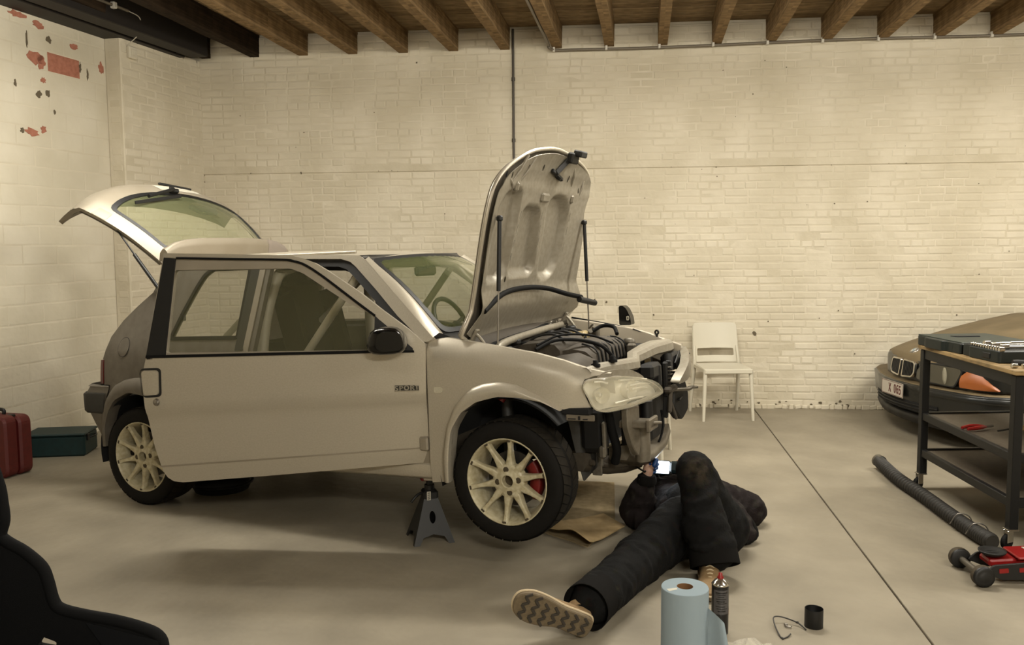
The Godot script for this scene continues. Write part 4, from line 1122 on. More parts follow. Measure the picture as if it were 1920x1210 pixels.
	# handle in its recess, lock, badge
	b = MB.new(); b.panel(rounded(P2([1.358, 0.594, 1.252, 0.592, 1.258, 0.450, 1.352, 0.448]), 0.022), [rounded(P2([1.362, 0.584, 1.264, 0.582, 1.269, 0.460, 1.356, 0.458]), 0.018)], 0.03, func(p): return f.call(p) + n * 0.002, -0.004); part(dr, "handle_gap", b, M.black_trim)
	b = MB.new(); b.panel(rounded(P2([1.350, 0.582, 1.267, 0.580, 1.271, 0.462, 1.346, 0.460]), 0.018), [], 0.02, func(p): return f.call(p) + n * (0.007 + 1.2 * (0.0016 - pow(p.x - 1.31, 2))), -0.012); part(dr, "door_handle", b, M.silver)
	b = MB.new(); b.lathe([Vector2(0.0001, 0.011), Vector2(0.015, 0.010), Vector2(0.018, 0.004), Vector2(0.02, -0.004)], 20, Transform3D(Basis(V(1, 0, 0), n, V(0, 1, 0)), f.call(Vector2(1.288, 0.424)))); part(dr, "lock", b, M.steel, Transform3D(), "round metal door lock")
	var bad = Node3D.new(); bad.name = "badge"; dr.add_child(bad, true)
	b = MB.new(); b.panel(P2([0.102, 0.430, -0.014, 0.428, -0.014, 0.452, 0.102, 0.455]), [], 0.04, func(p): return f.call(p) + n * 0.003, -0.004)
	part(bad, "badge_plate", b, mat(Color(0.13, 0.12, 0.08), 0.4), Transform3D(), "dark badge reading SPORT")
	b = MB.new(); b.panel(P2([0.104, 0.426, -0.016, 0.424, -0.016, 0.428, 0.104, 0.430]), [], 0.04, func(p): return f.call(p) + n * 0.004, -0.004); part(bad, "badge_edge", b, M.chrome)
	letters(bad, "SPORT", f.call(Vector2(0.044, 0.4412)) + n * 0.0035, Basis(-d, Vector3.UP, n), 0.0215, 0.0018, M.bare, 1.32)
	# rub strip low on the door: a soft step line
	b = MB.new(); b.panel(P2([1.315, 0.098, -0.04, 0.142, -0.04, 0.136, 1.314, 0.090]), [], 0.06, func(p): return f.call(p) + n * 0.0025, -0.004); part(dr, "rub_strip", b, M.silver_dull)
	b = MB.new(); b.panel(P2([1.25, 0.6, 1.27, 0.15, 1.2, 0.07, 0.02, 0.12, 0.02, 0.58]), [], 0.15, func(p): return f.call(p) - n * 0.09, -0.02); part(dr, "door_card", b, M.interior)
	for y in [0.45, 0.16]:
		b = MB.new(); b.box(V(1.93, y, -0.02), V(0.05, 0.07, 0.05), 0.008); part(dr, "door_hinge", b, M.silver_dull)

func letters(parent, text, at: Vector3, ba: Basis, height, depth, m, wide = 1.0, called = "lettering"):
	var tm = TextMesh.new(); tm.text = text; tm.font_size = 64
	var sf = SystemFont.new(); sf.font_names = PackedStringArray(["Droid Sans"]); sf.font_weight = 700; tm.font = sf
	tm.pixel_size = height / 46.0; tm.depth = depth
	var o = MeshInstance3D.new(); o.name = numbered(parent, called); o.mesh = tm; o.material_override = m
	o.transform = Transform3D(Basis(ba.x * wide, ba.y, ba.z), at)
	parent.add_child(o, true)
	return o

func car_bonnet():
	var bn = Node3D.new(); bn.name = "bonnet"; car.add_child(bn, true); bn.position = V(0, HUB, 0)
	var a = deg_to_rad(75.0); var d = V(cos(a), sin(a), 0); var n = V(sin(a), -cos(a), 0)    # n points out of the underside
	var h = V(2.13, 0.66, 0)
	var shape = func(s, z, lift): 
		var t = (z + 0.77) / 0.65
		return h + d * s + n * (lift - 0.035 * (1 - t * t) + 0.05 * pow(max(s - 0.78, 0) / 0.2, 2)) + V(0, 0, z)
	var outl = smooth2([-0.02, -0.165, 0.13, -0.15, 0.26, -0.141, 0.53, -0.114, 0.68, -0.122, 0.765, -0.16, 0.855, -0.279, 0.935, -0.45, 0.968, -0.6, 0.982, -0.77, 0.965, -0.973, 0.925, -1.20, 0.86, -1.345, 0.76, -1.375, 0.66, -1.36, 0.53, -1.40, 0.26, -1.43, 0.0, -1.42], 3)
	var b = MB.new(); b.panel(outl, [], 0.05, func(p): return shape.call(p.x, p.y, -0.022), 0.004); part(bn, "bonnet_skin", b, M.silver_dull)
	var p1 = rounded(smooth2([0.30, -0.235, 0.36, -0.215, 0.50, -0.20, 0.63, -0.212, 0.70, -0.27, 0.728, -0.345, 0.732, -0.41, 0.69, -0.447, 0.50, -0.428, 0.31, -0.407], 3), 0.01, 2)
	var p2 = rounded(P2([0.315, -0.485, 0.649, -0.538, 0.648, -0.728, 0.315, -0.79]), 0.05, 5)
	var p3 = rounded(smooth2([0.306, -0.90, 0.50, -0.88, 0.66, -0.862, 0.712, -0.90, 0.722, -0.98, 0.70, -1.06, 0.631, -1.105, 0.50, -1.10, 0.31, -1.06], 3), 0.01, 2)
	var inner = Geometry2D.offset_polygon(outl, -0.022)[0]
	var holes = []
	for e in [[0.813, -0.289, 0.018, 0.010], [0.86, -0.463, 0.018, 0.011], [0.875, -0.655, 0.018, 0.012], [0.839, -1.025, 0.02, 0.011], [0.783, -1.199, 0.016, 0.011], [0.283, -0.45, 0.016, 0.011]]: holes.append(ellipse2(e[0], e[1], e[2], e[3], 14))
	# pressed inner frame: raised ribs between three sunk panels, lower flange curling away
	var press = func(p: Vector2) -> Vector3:
		var lift = 0.020
		if p.x < 0.24: lift += 0.022 * (1.0 - clamp((p.x - 0.17) / 0.07, 0, 1)) - 0.035 * (1.0 - clamp((p.x - 0.02) / 0.12, 0, 1))
		for e in [[0.86, 0.10], [0.76, 0.06]]: lift += 0.006 * exp(-pow((p.x - e[0]) / 0.02, 2)) * 0.5
		var dd = 0.0
		for pl in [p1, p2, p3]:
			var m = 1e9
			for i in pl.size():
				m = min(m, Geometry2D.get_closest_point_to_segment(p, pl[i], pl[(i + 1) % pl.size()]).distance_to(p))
			if Geometry2D.is_point_in_polygon(p, pl): m = -m
			dd = max(dd, 1.0 - clamp(m / 0.022, 0, 1))
		lift -= 0.038 * dd * dd * (3.0 - 2.0 * dd)
		return shape.call(p.x, p.y, lift)
	b = MB.new(); b.panel(inner, holes, 0.016, press, 0.003); part(bn, "inner_frame", b, M.bare)
	var dark = MB.new()
	for e in holes: dark.panel(e, [], 0.05, func(p): return shape.call(p.x, p.y, -0.012))
	for l in [[0.45, -0.475, 0.49, -0.48], [0.52, -0.483, 0.57, -0.49], [0.60, -0.494, 0.64, -0.50], [0.38, -0.468, 0.42, -0.472], [0.46, -0.80, 0.50, -0.797], [0.53, -0.79, 0.57, -0.787], [0.60, -0.782, 0.64, -0.779], [0.42, -1.145, 0.48, -1.148], [0.52, -1.15, 0.57, -1.152], [0.6, -1.154, 0.65, -1.156]]:
		dark.rod(shape.call(l[0], l[1], 0.017), shape.call(l[2], l[3], 0.017), 0.006, 0.006, 0.001)
	part(bn, "drain_slot", dark, M.well, Transform3D(), "dark drain slots and lamp holes").set_meta("kind", "stuff")
	b = MB.new()           # folded rim all round
	var ring = []
	for p in outl: ring.append(shape.call(p.x, p.y, -0.008))
	ring.append(ring[0]); ring.append(ring[1])
	b.tube(ring, 0.011, 8, false); part(bn, "folded_rim", b, M.silver)
	for l in [[0.77, -0.30, 0.92, -0.42], [0.79, -0.42, 0.93, -0.52], [0.80, -1.10, 0.91, -1.06], [0.74, -1.22, 0.86, -1.24], [0.74, -0.33, 0.80, -0.27]]:     # stamped ribs towards the nose
		b = MB.new(); b.tube([shape.call(l[0], l[1], 0.012), shape.call((l[0] + l[2]) / 2, (l[1] + l[3]) / 2, 0.024), shape.call(l[2], l[3], 0.010)], 0.009, 8); part(bn, "stamped_rib", b, M.bare)
	for q in [[0.76, -0.37, 0.03], [0.73, -1.13, 0.03], [0.72, -0.77, 0.10]]:
		b = MB.new(); b.box(shape.call(q[0], q[1], 0.02), V(0.05, 0.03, q[2]), 0.01, Basis(Vector3.BACK, a)); part(bn, "bracket", b, M.bare)
	b = MB.new()
	b.box(shape.call(0.955, -0.93, 0.035), V(0.06, 0.035, 0.10), 0.008, Basis(Vector3.BACK, a)); b.box(shape.call(0.985, -0.96, 0.045), V(0.035, 0.05, 0.09), 0.006, Basis(Vector3.BACK, a))
	b.rod(shape.call(0.945, -0.90, 0.03), shape.call(0.86, -0.80, 0.04), 0.03, 0.014); b.rod(shape.call(0.87, -0.76, 0.03), shape.call(0.83, -0.92, 0.03), 0.022, 0.02)
	b.tube([shape.call(0.85, -0.85, 0.01), shape.call(0.83, -0.85, 0.055)], 0.01, 8)
	part(bn, "safety_catch", b, M.engine)
	# black bulkhead seal: lies along the lower edge, hangs loose at the far end
	b = MB.new(); b.tube(smooth([shape.call(0.14, -0.20, 0.04), shape.call(0.215, -0.42, 0.04), shape.call(0.232, -0.70, 0.045), shape.call(0.22, -0.95, 0.06), shape.call(0.195, -1.10, 0.12), V(2.29, 0.795, -1.28)], 5), 0.014, 10); part(bn, "bulkhead_seal", b, M.rubber)
	b = MB.new(); b.tube([V(2.30, 0.785, -1.22), V(2.33, 0.752, -1.40)], 0.018, 10); part(bn, "seal_end", b, M.engine)
	# hinges and gas struts
	for z in [-0.19, -1.37]:
		b = MB.new(); b.rod(V(2.10, 0.60, z), V(2.16, 0.70, z), 0.035, 0.014, 0.003, V(0, 0, 1)); b.rod(V(2.12, 0.60, z), V(2.21, 0.585, z), 0.02, 0.01, 0.003)
		b.tube(smooth([V(2.13, 0.69, z), V(2.17, 0.66, z), V(2.22, 0.59, z)], 4), 0.008, 6); part(bn, "hinge", b, M.bare)
	var tops = [[0.60, -0.19], [0.605, -1.33]]; var feet = [V(2.285, 0.60, -0.15), V(2.30, 0.60, -1.36)]
	for k in 2:
		var s0 = shape.call(tops[k][0], tops[k][1], 0.035); var s1 = feet[k]
		b = MB.new(); b.tube([s0, s0.lerp(s1, 0.55)], 0.0105, 12); b.box(s0, V(0.03, 0.03, 0.03), 0.008); part(bn, "gas_strut", b, M.black_trim)
		b = MB.new(); b.tube([s0.lerp(s1, 0.53), s1], 0.0045, 8); part(bn, "strut_rod", b, M.steel)

func car_engine_bay():
	var b = MB.new(); var rows = []
	# inner wings and strut towers
	for s in [1.0, -1.0]:
		var zz = func(z): return z if s > 0 else -1.54 - z
		b = MB.new()
		b.panel(P2([2.05, 0.41, 2.05, 0.60, 2.30, 0.56, 2.55, 0.50, 2.68, 0.43, 2.66, 0.41]), [], 0.1, func(p): return V(p.x, p.y, zz.call(-0.16)), 0.012)
		b.lathe([Vector2(0.001, 0.58), Vector2(0.05, 0.58), Vector2(0.06, 0.565), Vector2(0.09, 0.56), Vector2(0.105, 0.54), Vector2(0.115, 0.40)], 24, Transform3D(Basis(), V(2.27, 0, zz.call(-0.26))))
		cpart("inner_wing", b, M.silver_dull)
	# strut brace between the towers
	b = MB.new(); b.tube(smooth([V(2.285, 0.585, -0.13), V(2.265, 0.625, -0.26), V(2.23, 0.64, -0.77), V(2.19, 0.64, -1.22)], 6), 0.019, 12)
	b.box(V(2.275, 0.595, -0.2), V(0.1, 0.012, 0.12), 0.004); b.box(V(2.19, 0.612, -1.27), V(0.1, 0.012, 0.12), 0.004); cpart("strut_brace", b, M.bare)
	for q in [V(2.24, 0.617, -0.9), V(2.255, 0.615, -0.42)]:
		b = MB.new(); b.box(q, V(0.045, 0.028, 0.045), 0.007); cpart("brace_clamp", b, M.engine)
	# cowl panel and wiring behind the engine
	b = MB.new(); rows = []
	for q in [[2.05, 0.67], [2.12, 0.655], [2.15, 0.60], [2.16, 0.5]]:
		rows.append([V(q[0], q[1], -0.2), V(q[0] + 0.04, q[1], -0.5), V(q[0] + 0.06, q[1], -0.77), V(q[0] + 0.04, q[1], -1.04), V(q[0], q[1], -1.34)])
	b.grid(rows); cpart("cowl_panel", b, M.engine_dusty)
	b = MB.new(); b.tube(smooth([V(2.17, 0.60, -0.2), V(2.2, 0.63, -0.45), V(2.21, 0.645, -0.75), V(2.16, 0.65, -1.05), V(2.18, 0.63, -1.3)], 6), 0.012, 8)
	b.tube(smooth([V(2.2, 0.57, -0.25), V(2.24, 0.60, -0.5), V(2.28, 0.56, -0.8), V(2.3, 0.58, -1.1)], 6), 0.009, 8)
	b.tube(smooth([V(2.3, 0.52, -0.22), V(2.35, 0.56, -0.3), V(2.42, 0.50, -0.33)], 5), 0.004, 6)
	b.tube(smooth([V(2.22, 0.62, -1.1), V(2.3, 0.6, -1.2), V(2.36, 0.55, -1.15), V(2.4, 0.5, -1.05)], 6), 0.010, 8); cpart("wiring_loom", b, M.rubber)
	for q in [[2.16, 0.645, -1.08, 0.05], [2.14, 0.65, -1.16, 0.035], [2.18, 0.64, -1.2, 0.03]]:
		b = MB.new(); b.box(V(q[0], q[1], q[2]), V(q[3], 0.035, 0.07), 0.008); b.tube([V(q[0], q[1], q[2]), V(q[0] + 0.05, q[1] + 0.015, q[2])], 0.014, 8); cpart("connector", b, M.engine_metal)
	# engine: block, dusty inlet cover in two humps, ribbed cam cover, hoses
	b = MB.new(); b.box(V(2.44, 0.27, -0.75), V(0.40, 0.48, 0.62), 0.03); cpart("engine_block", b, M.engine)
	b = MB.new(); rows = []
	for k in 7:
		var t = k / 6.0; var r = []
		for q in [[-0.125, 0.0], [-0.12, 0.04], [-0.09, 0.062], [0.0, 0.07], [0.09, 0.06], [0.12, 0.03], [0.125, -0.02]]:
			r.append(V(2.35 + q[0] + 0.04 * sin(t * PI), 0.47 + q[1] + 0.03 * sin(t * PI), lerp(-0.40, -0.80, t)))
		rows.append(r)
	b.grid(rows); b.face(rows[0]); b.face(rows[6]); cpart("inlet_cover", b, M.engine_dusty)
	for k in 4:
		b = MB.new(); var z = -0.47 - k * 0.085
		b.tube(smooth([V(2.24, 0.50, z), V(2.30, 0.56, z), V(2.40, 0.578, z), V(2.48, 0.545, z)], 4), 0.007, 6); cpart("cover_rib", b, M.engine)
	b = MB.new(); rows = []
	for k in 8:
		var t = k / 7.0; var r = []; var e = 0.03 * (1 - pow(abs(t * 2 - 1), 4))
		for q in [[-0.10, -0.08], [-0.10, 0.0], [-0.07, 0.025], [0.0, 0.035], [0.07, 0.022], [0.11, -0.01], [0.12, -0.08]]:
			r.append(V(2.53 + q[0], 0.47 + q[1] + e, lerp(-0.50, -1.08, t)))
		rows.append(r)
	b.grid(rows); b.face(rows[0]); b.face(rows[7]); cpart("cam_cover", b, M.engine_dusty)
	for k in 9:
		b = MB.new(); var z = -0.56 - k * 0.055
		b.tube(smooth([V(2.56, 0.525, z), V(2.61, 0.512, z), V(2.645, 0.48, z), V(2.655, 0.40, z)], 3), 0.005, 6); cpart("cover_fin", b, M.engine)
	b = MB.new(); rows = []
	for k in 6:
		var t = k / 5.0
		rows.append([V(2.50, 0.36, lerp(-0.28, -0.5, t)), V(2.50, 0.455 + 0.03 * sin(t * PI), lerp(-0.28, -0.5, t)), V(2.60, 0.47 + 0.03 * sin(t * PI), lerp(-0.26, -0.5, t)), V(2.66, 0.455, lerp(-0.25, -0.48, t)), V(2.68, 0.36, lerp(-0.25, -0.48, t))])
	b.grid(rows); b.face(rows[0]); b.face(rows[5]); cpart("timing_cover", b, M.engine_dusty)
	b = MB.new(); b.tube(smooth([V(2.40, 0.52, -0.34), V(2.46, 0.555, -0.45), V(2.56, 0.545, -0.55), V(2.64, 0.51, -0.62), V(2.70, 0.44, -0.66)], 6), 0.009, 12); cpart("coolant_hose", b, M.rubber)
	b = MB.new(); b.tube(smooth([V(2.38, 0.535, -0.4), V(2.46, 0.575, -0.52), V(2.57, 0.56, -0.66), V(2.66, 0.51, -0.75)], 6), 0.006, 12); cpart("coolant_hose", b, M.rubber)
	b = MB.new(); b.tube(smooth([V(2.60, 0.535, -1.0), V(2.56, 0.57, -1.06), V(2.49, 0.575, -1.08), V(2.44, 0.55, -1.05)], 6), 0.011, 10); cpart("breather_hose", b, M.rubber)
	b = MB.new(); b.lathe([Vector2(0.0001, 0.0), Vector2(0.03, 0.0), Vector2(0.034, 0.01), Vector2(0.034, 0.03), Vector2(0.02, 0.035)], 20, Transform3D(Basis(Vector3.RIGHT, -0.4), V(2.66, 0.47, -1.02))); b.box(V(2.69, 0.44, -0.97), V(0.05, 0.09, 0.04), 0.01); cpart("thermostat", b, M.engine_metal)
	for q in [[2.30, 0.47, -0.95, 0.10, 0.16], [2.33, 0.44, -1.15, 0.12, 0.12], [2.42, 0.47, -1.14, 0.07, 0.07], [2.24, 0.52, -0.62, 0.06, 0.1], [2.26, 0.52, -0.3, 0.08, 0.1]]:
		b = MB.new(); b.box(V(q[0], q[1], q[2]), V(q[3], 0.1, q[4]), 0.015); b.tube([V(q[0], q[1] + 0.04, q[2] - 0.02), V(q[0] + 0.02, q[1] + 0.075, q[2])], 0.016, 8); cpart("engine_ancillary", b, M.engine_metal if q[3] < 0.08 else M.engine)
	# brake fluid reservoir, battery box, washer bottle
	b = MB.new(); b.box(V(2.29, 0.565, -1.20), V(0.13, 0.07, 0.09), 0.02); b.box(V(2.25, 0.60, -1.17), V(0.05, 0.02, 0.05), 0.008); cpart("fluid_reservoir", b, M.fluid)
	b = MB.new(); b.lathe([Vector2(0.0001, 0.03), Vector2(0.028, 0.03), Vector2(0.03, 0.02), Vector2(0.03, 0.0)], 18, Transform3D(Basis(), V(2.25, 0.602, -1.19))); cpart("reservoir_cap", b, M.black_trim)
	b = MB.new(); b.box(V(2.36, 0.57, -1.30), V(0.05, 0.08, 0.05), 0.012); b.tube([V(2.36, 0.55, -1.27), V(2.38, 0.62, -1.25)], 0.017, 10); b.tube([V(2.34, 0.57, -1.25), V(2.37, 0.60, -1.20)], 0.014, 10); b.tube(smooth([V(2.36, 0.59, -1.3), V(2.34, 0.625, -1.33), V(2.30, 0.60, -1.36)], 4), 0.006, 6); cpart("brake_valve", b, M.engine_metal)
	b = MB.new(); b.box(V(2.56, 0.41, -1.27), V(0.26, 0.20, 0.20), 0.02); cpart("battery_box", b, M.well)
	b = MB.new(); b.tube([V(2.655, 0.36, -1.24), V(2.655, 0.45, -1.24)], [0.06, 0.055], 16); cpart("washer_bottle", b, M.fluid)
	b = MB.new(); b.lathe([Vector2(0.0001, 0.03), Vector2(0.04, 0.03), Vector2(0.042, 0.0), Vector2(0.05, -0.01)], 18, Transform3D(Basis(), V(2.655, 0.455, -1.24))); cpart("bottle_cap", b, M.black_trim)
	for k in ["inlet_cover", "cover_rib", "cam_cover", "cover_fin", "timing_cover", "coolant_hose", "breather_hose", "thermostat"]:     # the engine sits high, level with the wings
		for c in car.get_children():
			if String(c.name).begins_with(k): c.position += V(0.0, 0.062, -0.08 if k == "inlet_cover" or k == "cover_rib" else 0.0)

const LENS_X := [2.74, -0.02, 2.80, -0.05, 2.86, -0.12, 2.905, -0.25, 2.935, -0.42, 2.95, -0.62]
func lens_f(p: Vector2, out: float) -> Vector3:
	var c = resample(LENS_X, 48)
	var i = clamp(p.x / 0.67 * 47.0, 0, 46.99); var k = int(i)
	var q = c[k].lerp(c[k + 1], i - k); var d = (c[k + 1] - c[k]).normalized()
	return V(q.x - d.y * out, p.y, q.y + d.x * out)

func car_nose():
	var b = MB.new(); var rows = []
	# bonnet slam panel, a folded channel across the nose
	var run = [[2.775, 0.515, -0.09], [2.80, 0.522, -0.22], [2.83, 0.515, -0.38], [2.845, 0.502, -0.60], [2.80, 0.515, -0.74], [2.83, 0.535, -0.95], [2.85, 0.535, -1.15], [2.82, 0.522, -1.33], [2.79, 0.515, -1.43]]
	var wide = [0.035, 0.045, 0.055, 0.06, 0.06, 0.085, 0.11, 0.09, 0.05]
	for k in run.size():
		var p = V(run[k][0], run[k][1], run[k][2]); var w = wide[k]
		rows.append([p + V(-w, -0.03, 0), p + V(-w, 0.008, 0), p + V(-w * 0.5, 0.012, 0), p + V(-0.008, 0.006, 0), p + V(0.004, -0.008, 0), p + V(0.008, -0.030 - w * 0.15, 0), p + V(-0.01, -0.042 - w * 0.15, 0)])
	for j in 6:
		var two = []
		for r in rows: two.append([r[j], r[j + 1]])
		b.grid(two)
	cpart("slam_panel", b, M.bare)
	for q in [[2.775, 0.53, -0.17], [2.81, 0.535, -0.31]]:
		b = MB.new(); b.lathe([Vector2(0.0001, 0.02), Vector2(0.012, 0.02), Vector2(0.013, 0.006), Vector2(0.022, 0.003), Vector2(0.022, -0.01)], 12, Transform3D(Basis(), V(q[0], q[1], q[2]))); cpart("rubber_stop", b, M.rubber)
	b = MB.new(); b.panel(smooth2([0.10, 0.475, 0.16, 0.505, 0.30, 0.50, 0.40, 0.475, 0.50, 0.43, 0.40, 0.43, 0.2, 0.46], 3), [], 0.05, func(p): return lens_f(p, -0.02), 0.008); cpart("lamp_bracket", b, M.bare)
	# near headlamp: bowl, bulb shade and clear lens
	var o = smooth2([0.040, 0.472, 0.075, 0.4785, 0.144, 0.481, 0.22, 0.478, 0.286, 0.468, 0.37, 0.452, 0.446, 0.434, 0.55, 0.401, 0.634, 0.365, 0.668, 0.336, 0.61, 0.331, 0.542, 0.329, 0.35, 0.327, 0.181, 0.325, 0.110, 0.328, 0.068, 0.346, 0.044, 0.395, 0.022, 0.445], 3)
	var hl = cpart("headlamp", MB.new(), M.bare)
	var sh = func(p): return 0.028 * (1.0 - pow(clamp((p.x - 0.34) / 0.36, -1, 1), 4)) * (1.0 - pow(clamp((p.y - 0.395) / 0.10, -1, 1), 2))
	b = MB.new(); b.panel(o, [], 0.03, func(p): return lens_f(p, 0.004 + sh.call(p))); hl.mesh = b.mesh(); hl.material_override = M.lens; hl.set_meta("label", "clear headlamp with a dulled lens")
	b = MB.new(); b.panel(o, [Geometry2D.offset_polygon(o, -0.006)[0]], 0.04, func(p): return lens_f(p, 0.004), 0.03); cpart("lamp_rim", b, M.silver_dull, "", hl)
	b = MB.new(); b.panel(o, [], 0.03, func(p):
		var e = 0.05 * sin(clamp((p.x - 0.05) / 0.55, 0, 1) * PI * 2.0) 
		return lens_f(p, -0.035 + 0.6 * sh.call(p) * 0.3 - abs(e) * 0.8)); cpart("reflector", b, M.reflector, "", hl)
	for q in [[0.12, 0.40, 0.038], [0.33, 0.40, 0.05]]:
		b = MB.new(); var c = lens_f(Vector2(q[0], q[1]), -0.05); var ax = (lens_f(Vector2(q[0], q[1]), 1.0) - lens_f(Vector2(q[0], q[1]), 0.0)).normalized()
		b.lathe([Vector2(q[2], 0.045), Vector2(q[2] * 0.9, 0.02), Vector2(q[2] * 0.6, -0.01), Vector2(0.012, -0.02), Vector2(0.012, 0.02), Vector2(0.0001, 0.024)], 20, Transform3D(Basis(V(0, 1, 0).cross(ax), ax, V(0, 1, 0)).orthonormalized(), c)); cpart("bulb_bowl", b, M.reflector, "", hl)
	for q in [[0.24, 0.475, 0.50, 0.445], [0.32, 0.44, 0.54, 0.42], [0.34, 0.42, 0.50, 0.405], [0.08, 0.485, 0.15, 0.472], [0.2, 0.375, 0.45, 0.368]]:
		b = MB.new(); b.tube([lens_f(Vector2(q[0], q[1] - 0.02), -0.012), lens_f(Vector2((q[0] + q[2]) / 2, (q[1] + q[3]) / 2 - 0.015), -0.008), lens_f(Vector2(q[2], q[3] - 0.02), -0.012)], 0.006, 6); cpart("lens_ridge", b, M.reflector, "", hl)
	# far headlamp
	var mir = Transform3D(Basis(V(1, 0, 0), V(0, 1, 0), V(0, 0, -1)), V(0, HUB, -1.54))
	b = MB.new(); b.panel(o, [], 0.05, func(p): return lens_f(p, 0.004 + sh.call(p)), 0.05)
	part(car, "headlamp", b, M.bare, mir, "far headlamp with its yellowed rim")
	# bare metal of the nose: chassis leg, crash can, lower crossmember
	b = MB.new()
	b.prism(rounded(P2([0.0, 0.31, 0.0, 0.22, 0.04, 0.12, 0.09, 0.06, 0.11, 0.12, 0.10, 0.31]), 0.02), Transform3D(Basis(V(0.25, 0, -0.97), V(0, 1, 0), V(0.97, 0, 0.25)), V(2.845, 0.0, -0.29)), 0.035, 0.004)
	b.box(V(2.87, 0.20, -0.40), V(0.05, 0.22, 0.05), 0.01)
	cpart("chassis_leg", b, M.bare_dark)
	b = MB.new(); b.lathe([Vector2(0.036, 0.0), Vector2(0.039, 0.04), Vector2(0.039, 0.16), Vector2(0.034, 0.18), Vector2(0.0001, 0.18)], 20, Transform3D(Basis(), V(2.90, 0.03, -0.43))); cpart("towing_tube", b, M.bare_dark)
	b = MB.new(); b.box(V(2.90, 0.225, -0.37), V(0.16, 0.035, 0.10), 0.006); b.box(V(2.97, 0.225, -0.37), V(0.02, 0.06, 0.14), 0.005); b.rod(V(2.95, 0.235, -0.33), V(3.00, 0.222, -0.42), 0.014, 0.02); cpart("crash_bracket", b, M.bare_dark)
	b = MB.new(); rows = []
	for q in [[2.83, 0.06, -0.42], [2.85, 0.0, -0.55], [2.855, -0.025, -0.77], [2.85, -0.01, -1.0], [2.83, 0.03, -1.15]]:
		var p = V(q[0], q[1], q[2])
		rows.append([p + V(-0.10, 0.035, 0), p + V(0, 0.045, 0), p + V(0.01, 0.0, 0), p + V(-0.01, -0.03, 0), p + V(-0.10, -0.03, 0)])
	b.grid(rows); b.face(rows[0]); b.face(rows[4]); cpart("lower_crossmember", b, M.bare_dark)
	b = MB.new(); rows = []
	for q in [[2.62, 0.03, -0.30], [2.70, -0.01, -0.42], [2.75, -0.03, -0.55], [2.78, -0.04, -0.72]]:
		var p = V(q[0], q[1], q[2])
		rows.append([p + V(-0.05, 0.05, 0), p + V(0.03, 0.055, 0), p + V(0.04, 0, 0), p + V(0.02, -0.035, 0), p + V(-0.05, -0.035, 0)])
	b.grid(rows); b.face(rows[0]); b.face(rows[3])
	b.tube(smooth([V(2.68, 0.04, -0.3), V(2.74, -0.01, -0.45), V(2.80, -0.02, -0.6), V(2.82, -0.025, -0.8)], 5), 0.014, 8); cpart("subframe_arm", b, M.engine_dusty)
	b = MB.new(); b.tube(smooth([V(2.84, 0.18, -0.98), V(2.86, 0.10, -0.93), V(2.85, 0.03, -0.88), V(2.82, -0.03, -0.84), V(2.80, -0.07, -0.80)], 6), 0.006, 6); b.tube(smooth([V(2.79, -0.04, -0.62), V(2.82, -0.085, -0.68), V(2.81, -0.10, -0.76), V(2.84, -0.05, -0.82)], 6), 0.005, 6); cpart("loose_wire", b, M.rubber)
	# black things behind: intake box, radiator, fan
	b = MB.new(); b.box(V(2.70, 0.20, -0.32), V(0.12, 0.22, 0.10), 0.025); cpart("resonator_box", b, M.black_trim)
	b = MB.new(); b.box(V(2.765, 0.165, -0.27), V(0.02, 0.16, 0.03), 0.006); b.box(V(2.755, 0.10, -0.27), V(0.035, 0.06, 0.045), 0.01); cpart("lamp_plug", b, M.engine_metal)
	b = MB.new(); b.tube(smooth([V(2.79, 0.30, -0.27), V(2.79, 0.20, -0.31), V(2.80, 0.10, -0.34), V(2.78, 0.03, -0.36)], 5), 0.022, 10); cpart("air_duct", b, M.rubber)
	b = MB.new(); b.box(V(2.79, 0.22, -0.82), V(0.05, 0.38, 0.62), 0.01); cpart("radiator", b, M.engine)
	b = MB.new(); b.box(V(2.835, 0.24, -0.70), V(0.05, 0.30, 0.10), 0.012); cpart("radiator_tank", b, M.engine_dusty)
	b = MB.new(); b.tube([V(2.87, 0.10, -0.62), V(2.87, 0.29, -0.62)], 0.03, 12); cpart("horn_tube", b, M.black_trim)
	b = MB.new(); b.box(V(2.87, 0.35, -1.0), V(0.03, 0.19, 0.07), 0.008)
	b.rod(V(2.885, 0.45, -1.0), V(2.86, 0.14, -0.98), 0.03, 0.02); b.tube([V(2.875, 0.48, -1.03), V(2.885, 0.40, -1.0)], 0.022, 8); cpart("latch_support", b, M.engine)
	for k in 7:
		b = MB.new(); b.box(V(2.892, 0.415 - k * 0.02, -1.0), V(0.02, 0.007, 0.05), 0.002); cpart("latch_spring", b, M.engine_metal)
	b = MB.new(); b.rod(V(2.89, 0.30, -1.0), V(2.89, 0.17, -0.96), 0.04, 0.02, 0.008); b.box(V(2.89, 0.295, -1.0), V(0.05, 0.035, 0.14), 0.012); b.rod(V(2.88, 0.27, -0.98), V(2.90, 0.12, -1.06), 0.02, 0.015); cpart("latch_support", b, M.engine_dusty)
	b = MB.new(); b.box(V(2.84, 0.42, -0.80), V(0.08, 0.08, 0.16), 0.015); b.box(V(2.86, 0.39, -0.85), V(0.05, 0.12, 0.04), 0.01); cpart("latch_support", b, M.black_trim)
	b = MB.new(); b.prism(rounded(P2([0.0, 0.03, 0.02, 0.20, 0.07, 0.235, 0.14, 0.20, 0.19, 0.10, 0.19, 0.0, 0.10, -0.06]), 0.03), Transform3D(Basis(V(0.2, 0, -0.98), V(0, 1, 0), V(0.98, 0, 0.2)), V(2.80, 0.13, -1.18)), 0.06, 0.008)
	for k in 3: b.rod(V(2.88, 0.20 + k * 0.055, -1.20), V(2.87, 0.215 + k * 0.055, -1.36), 0.012, 0.012, 0.003)
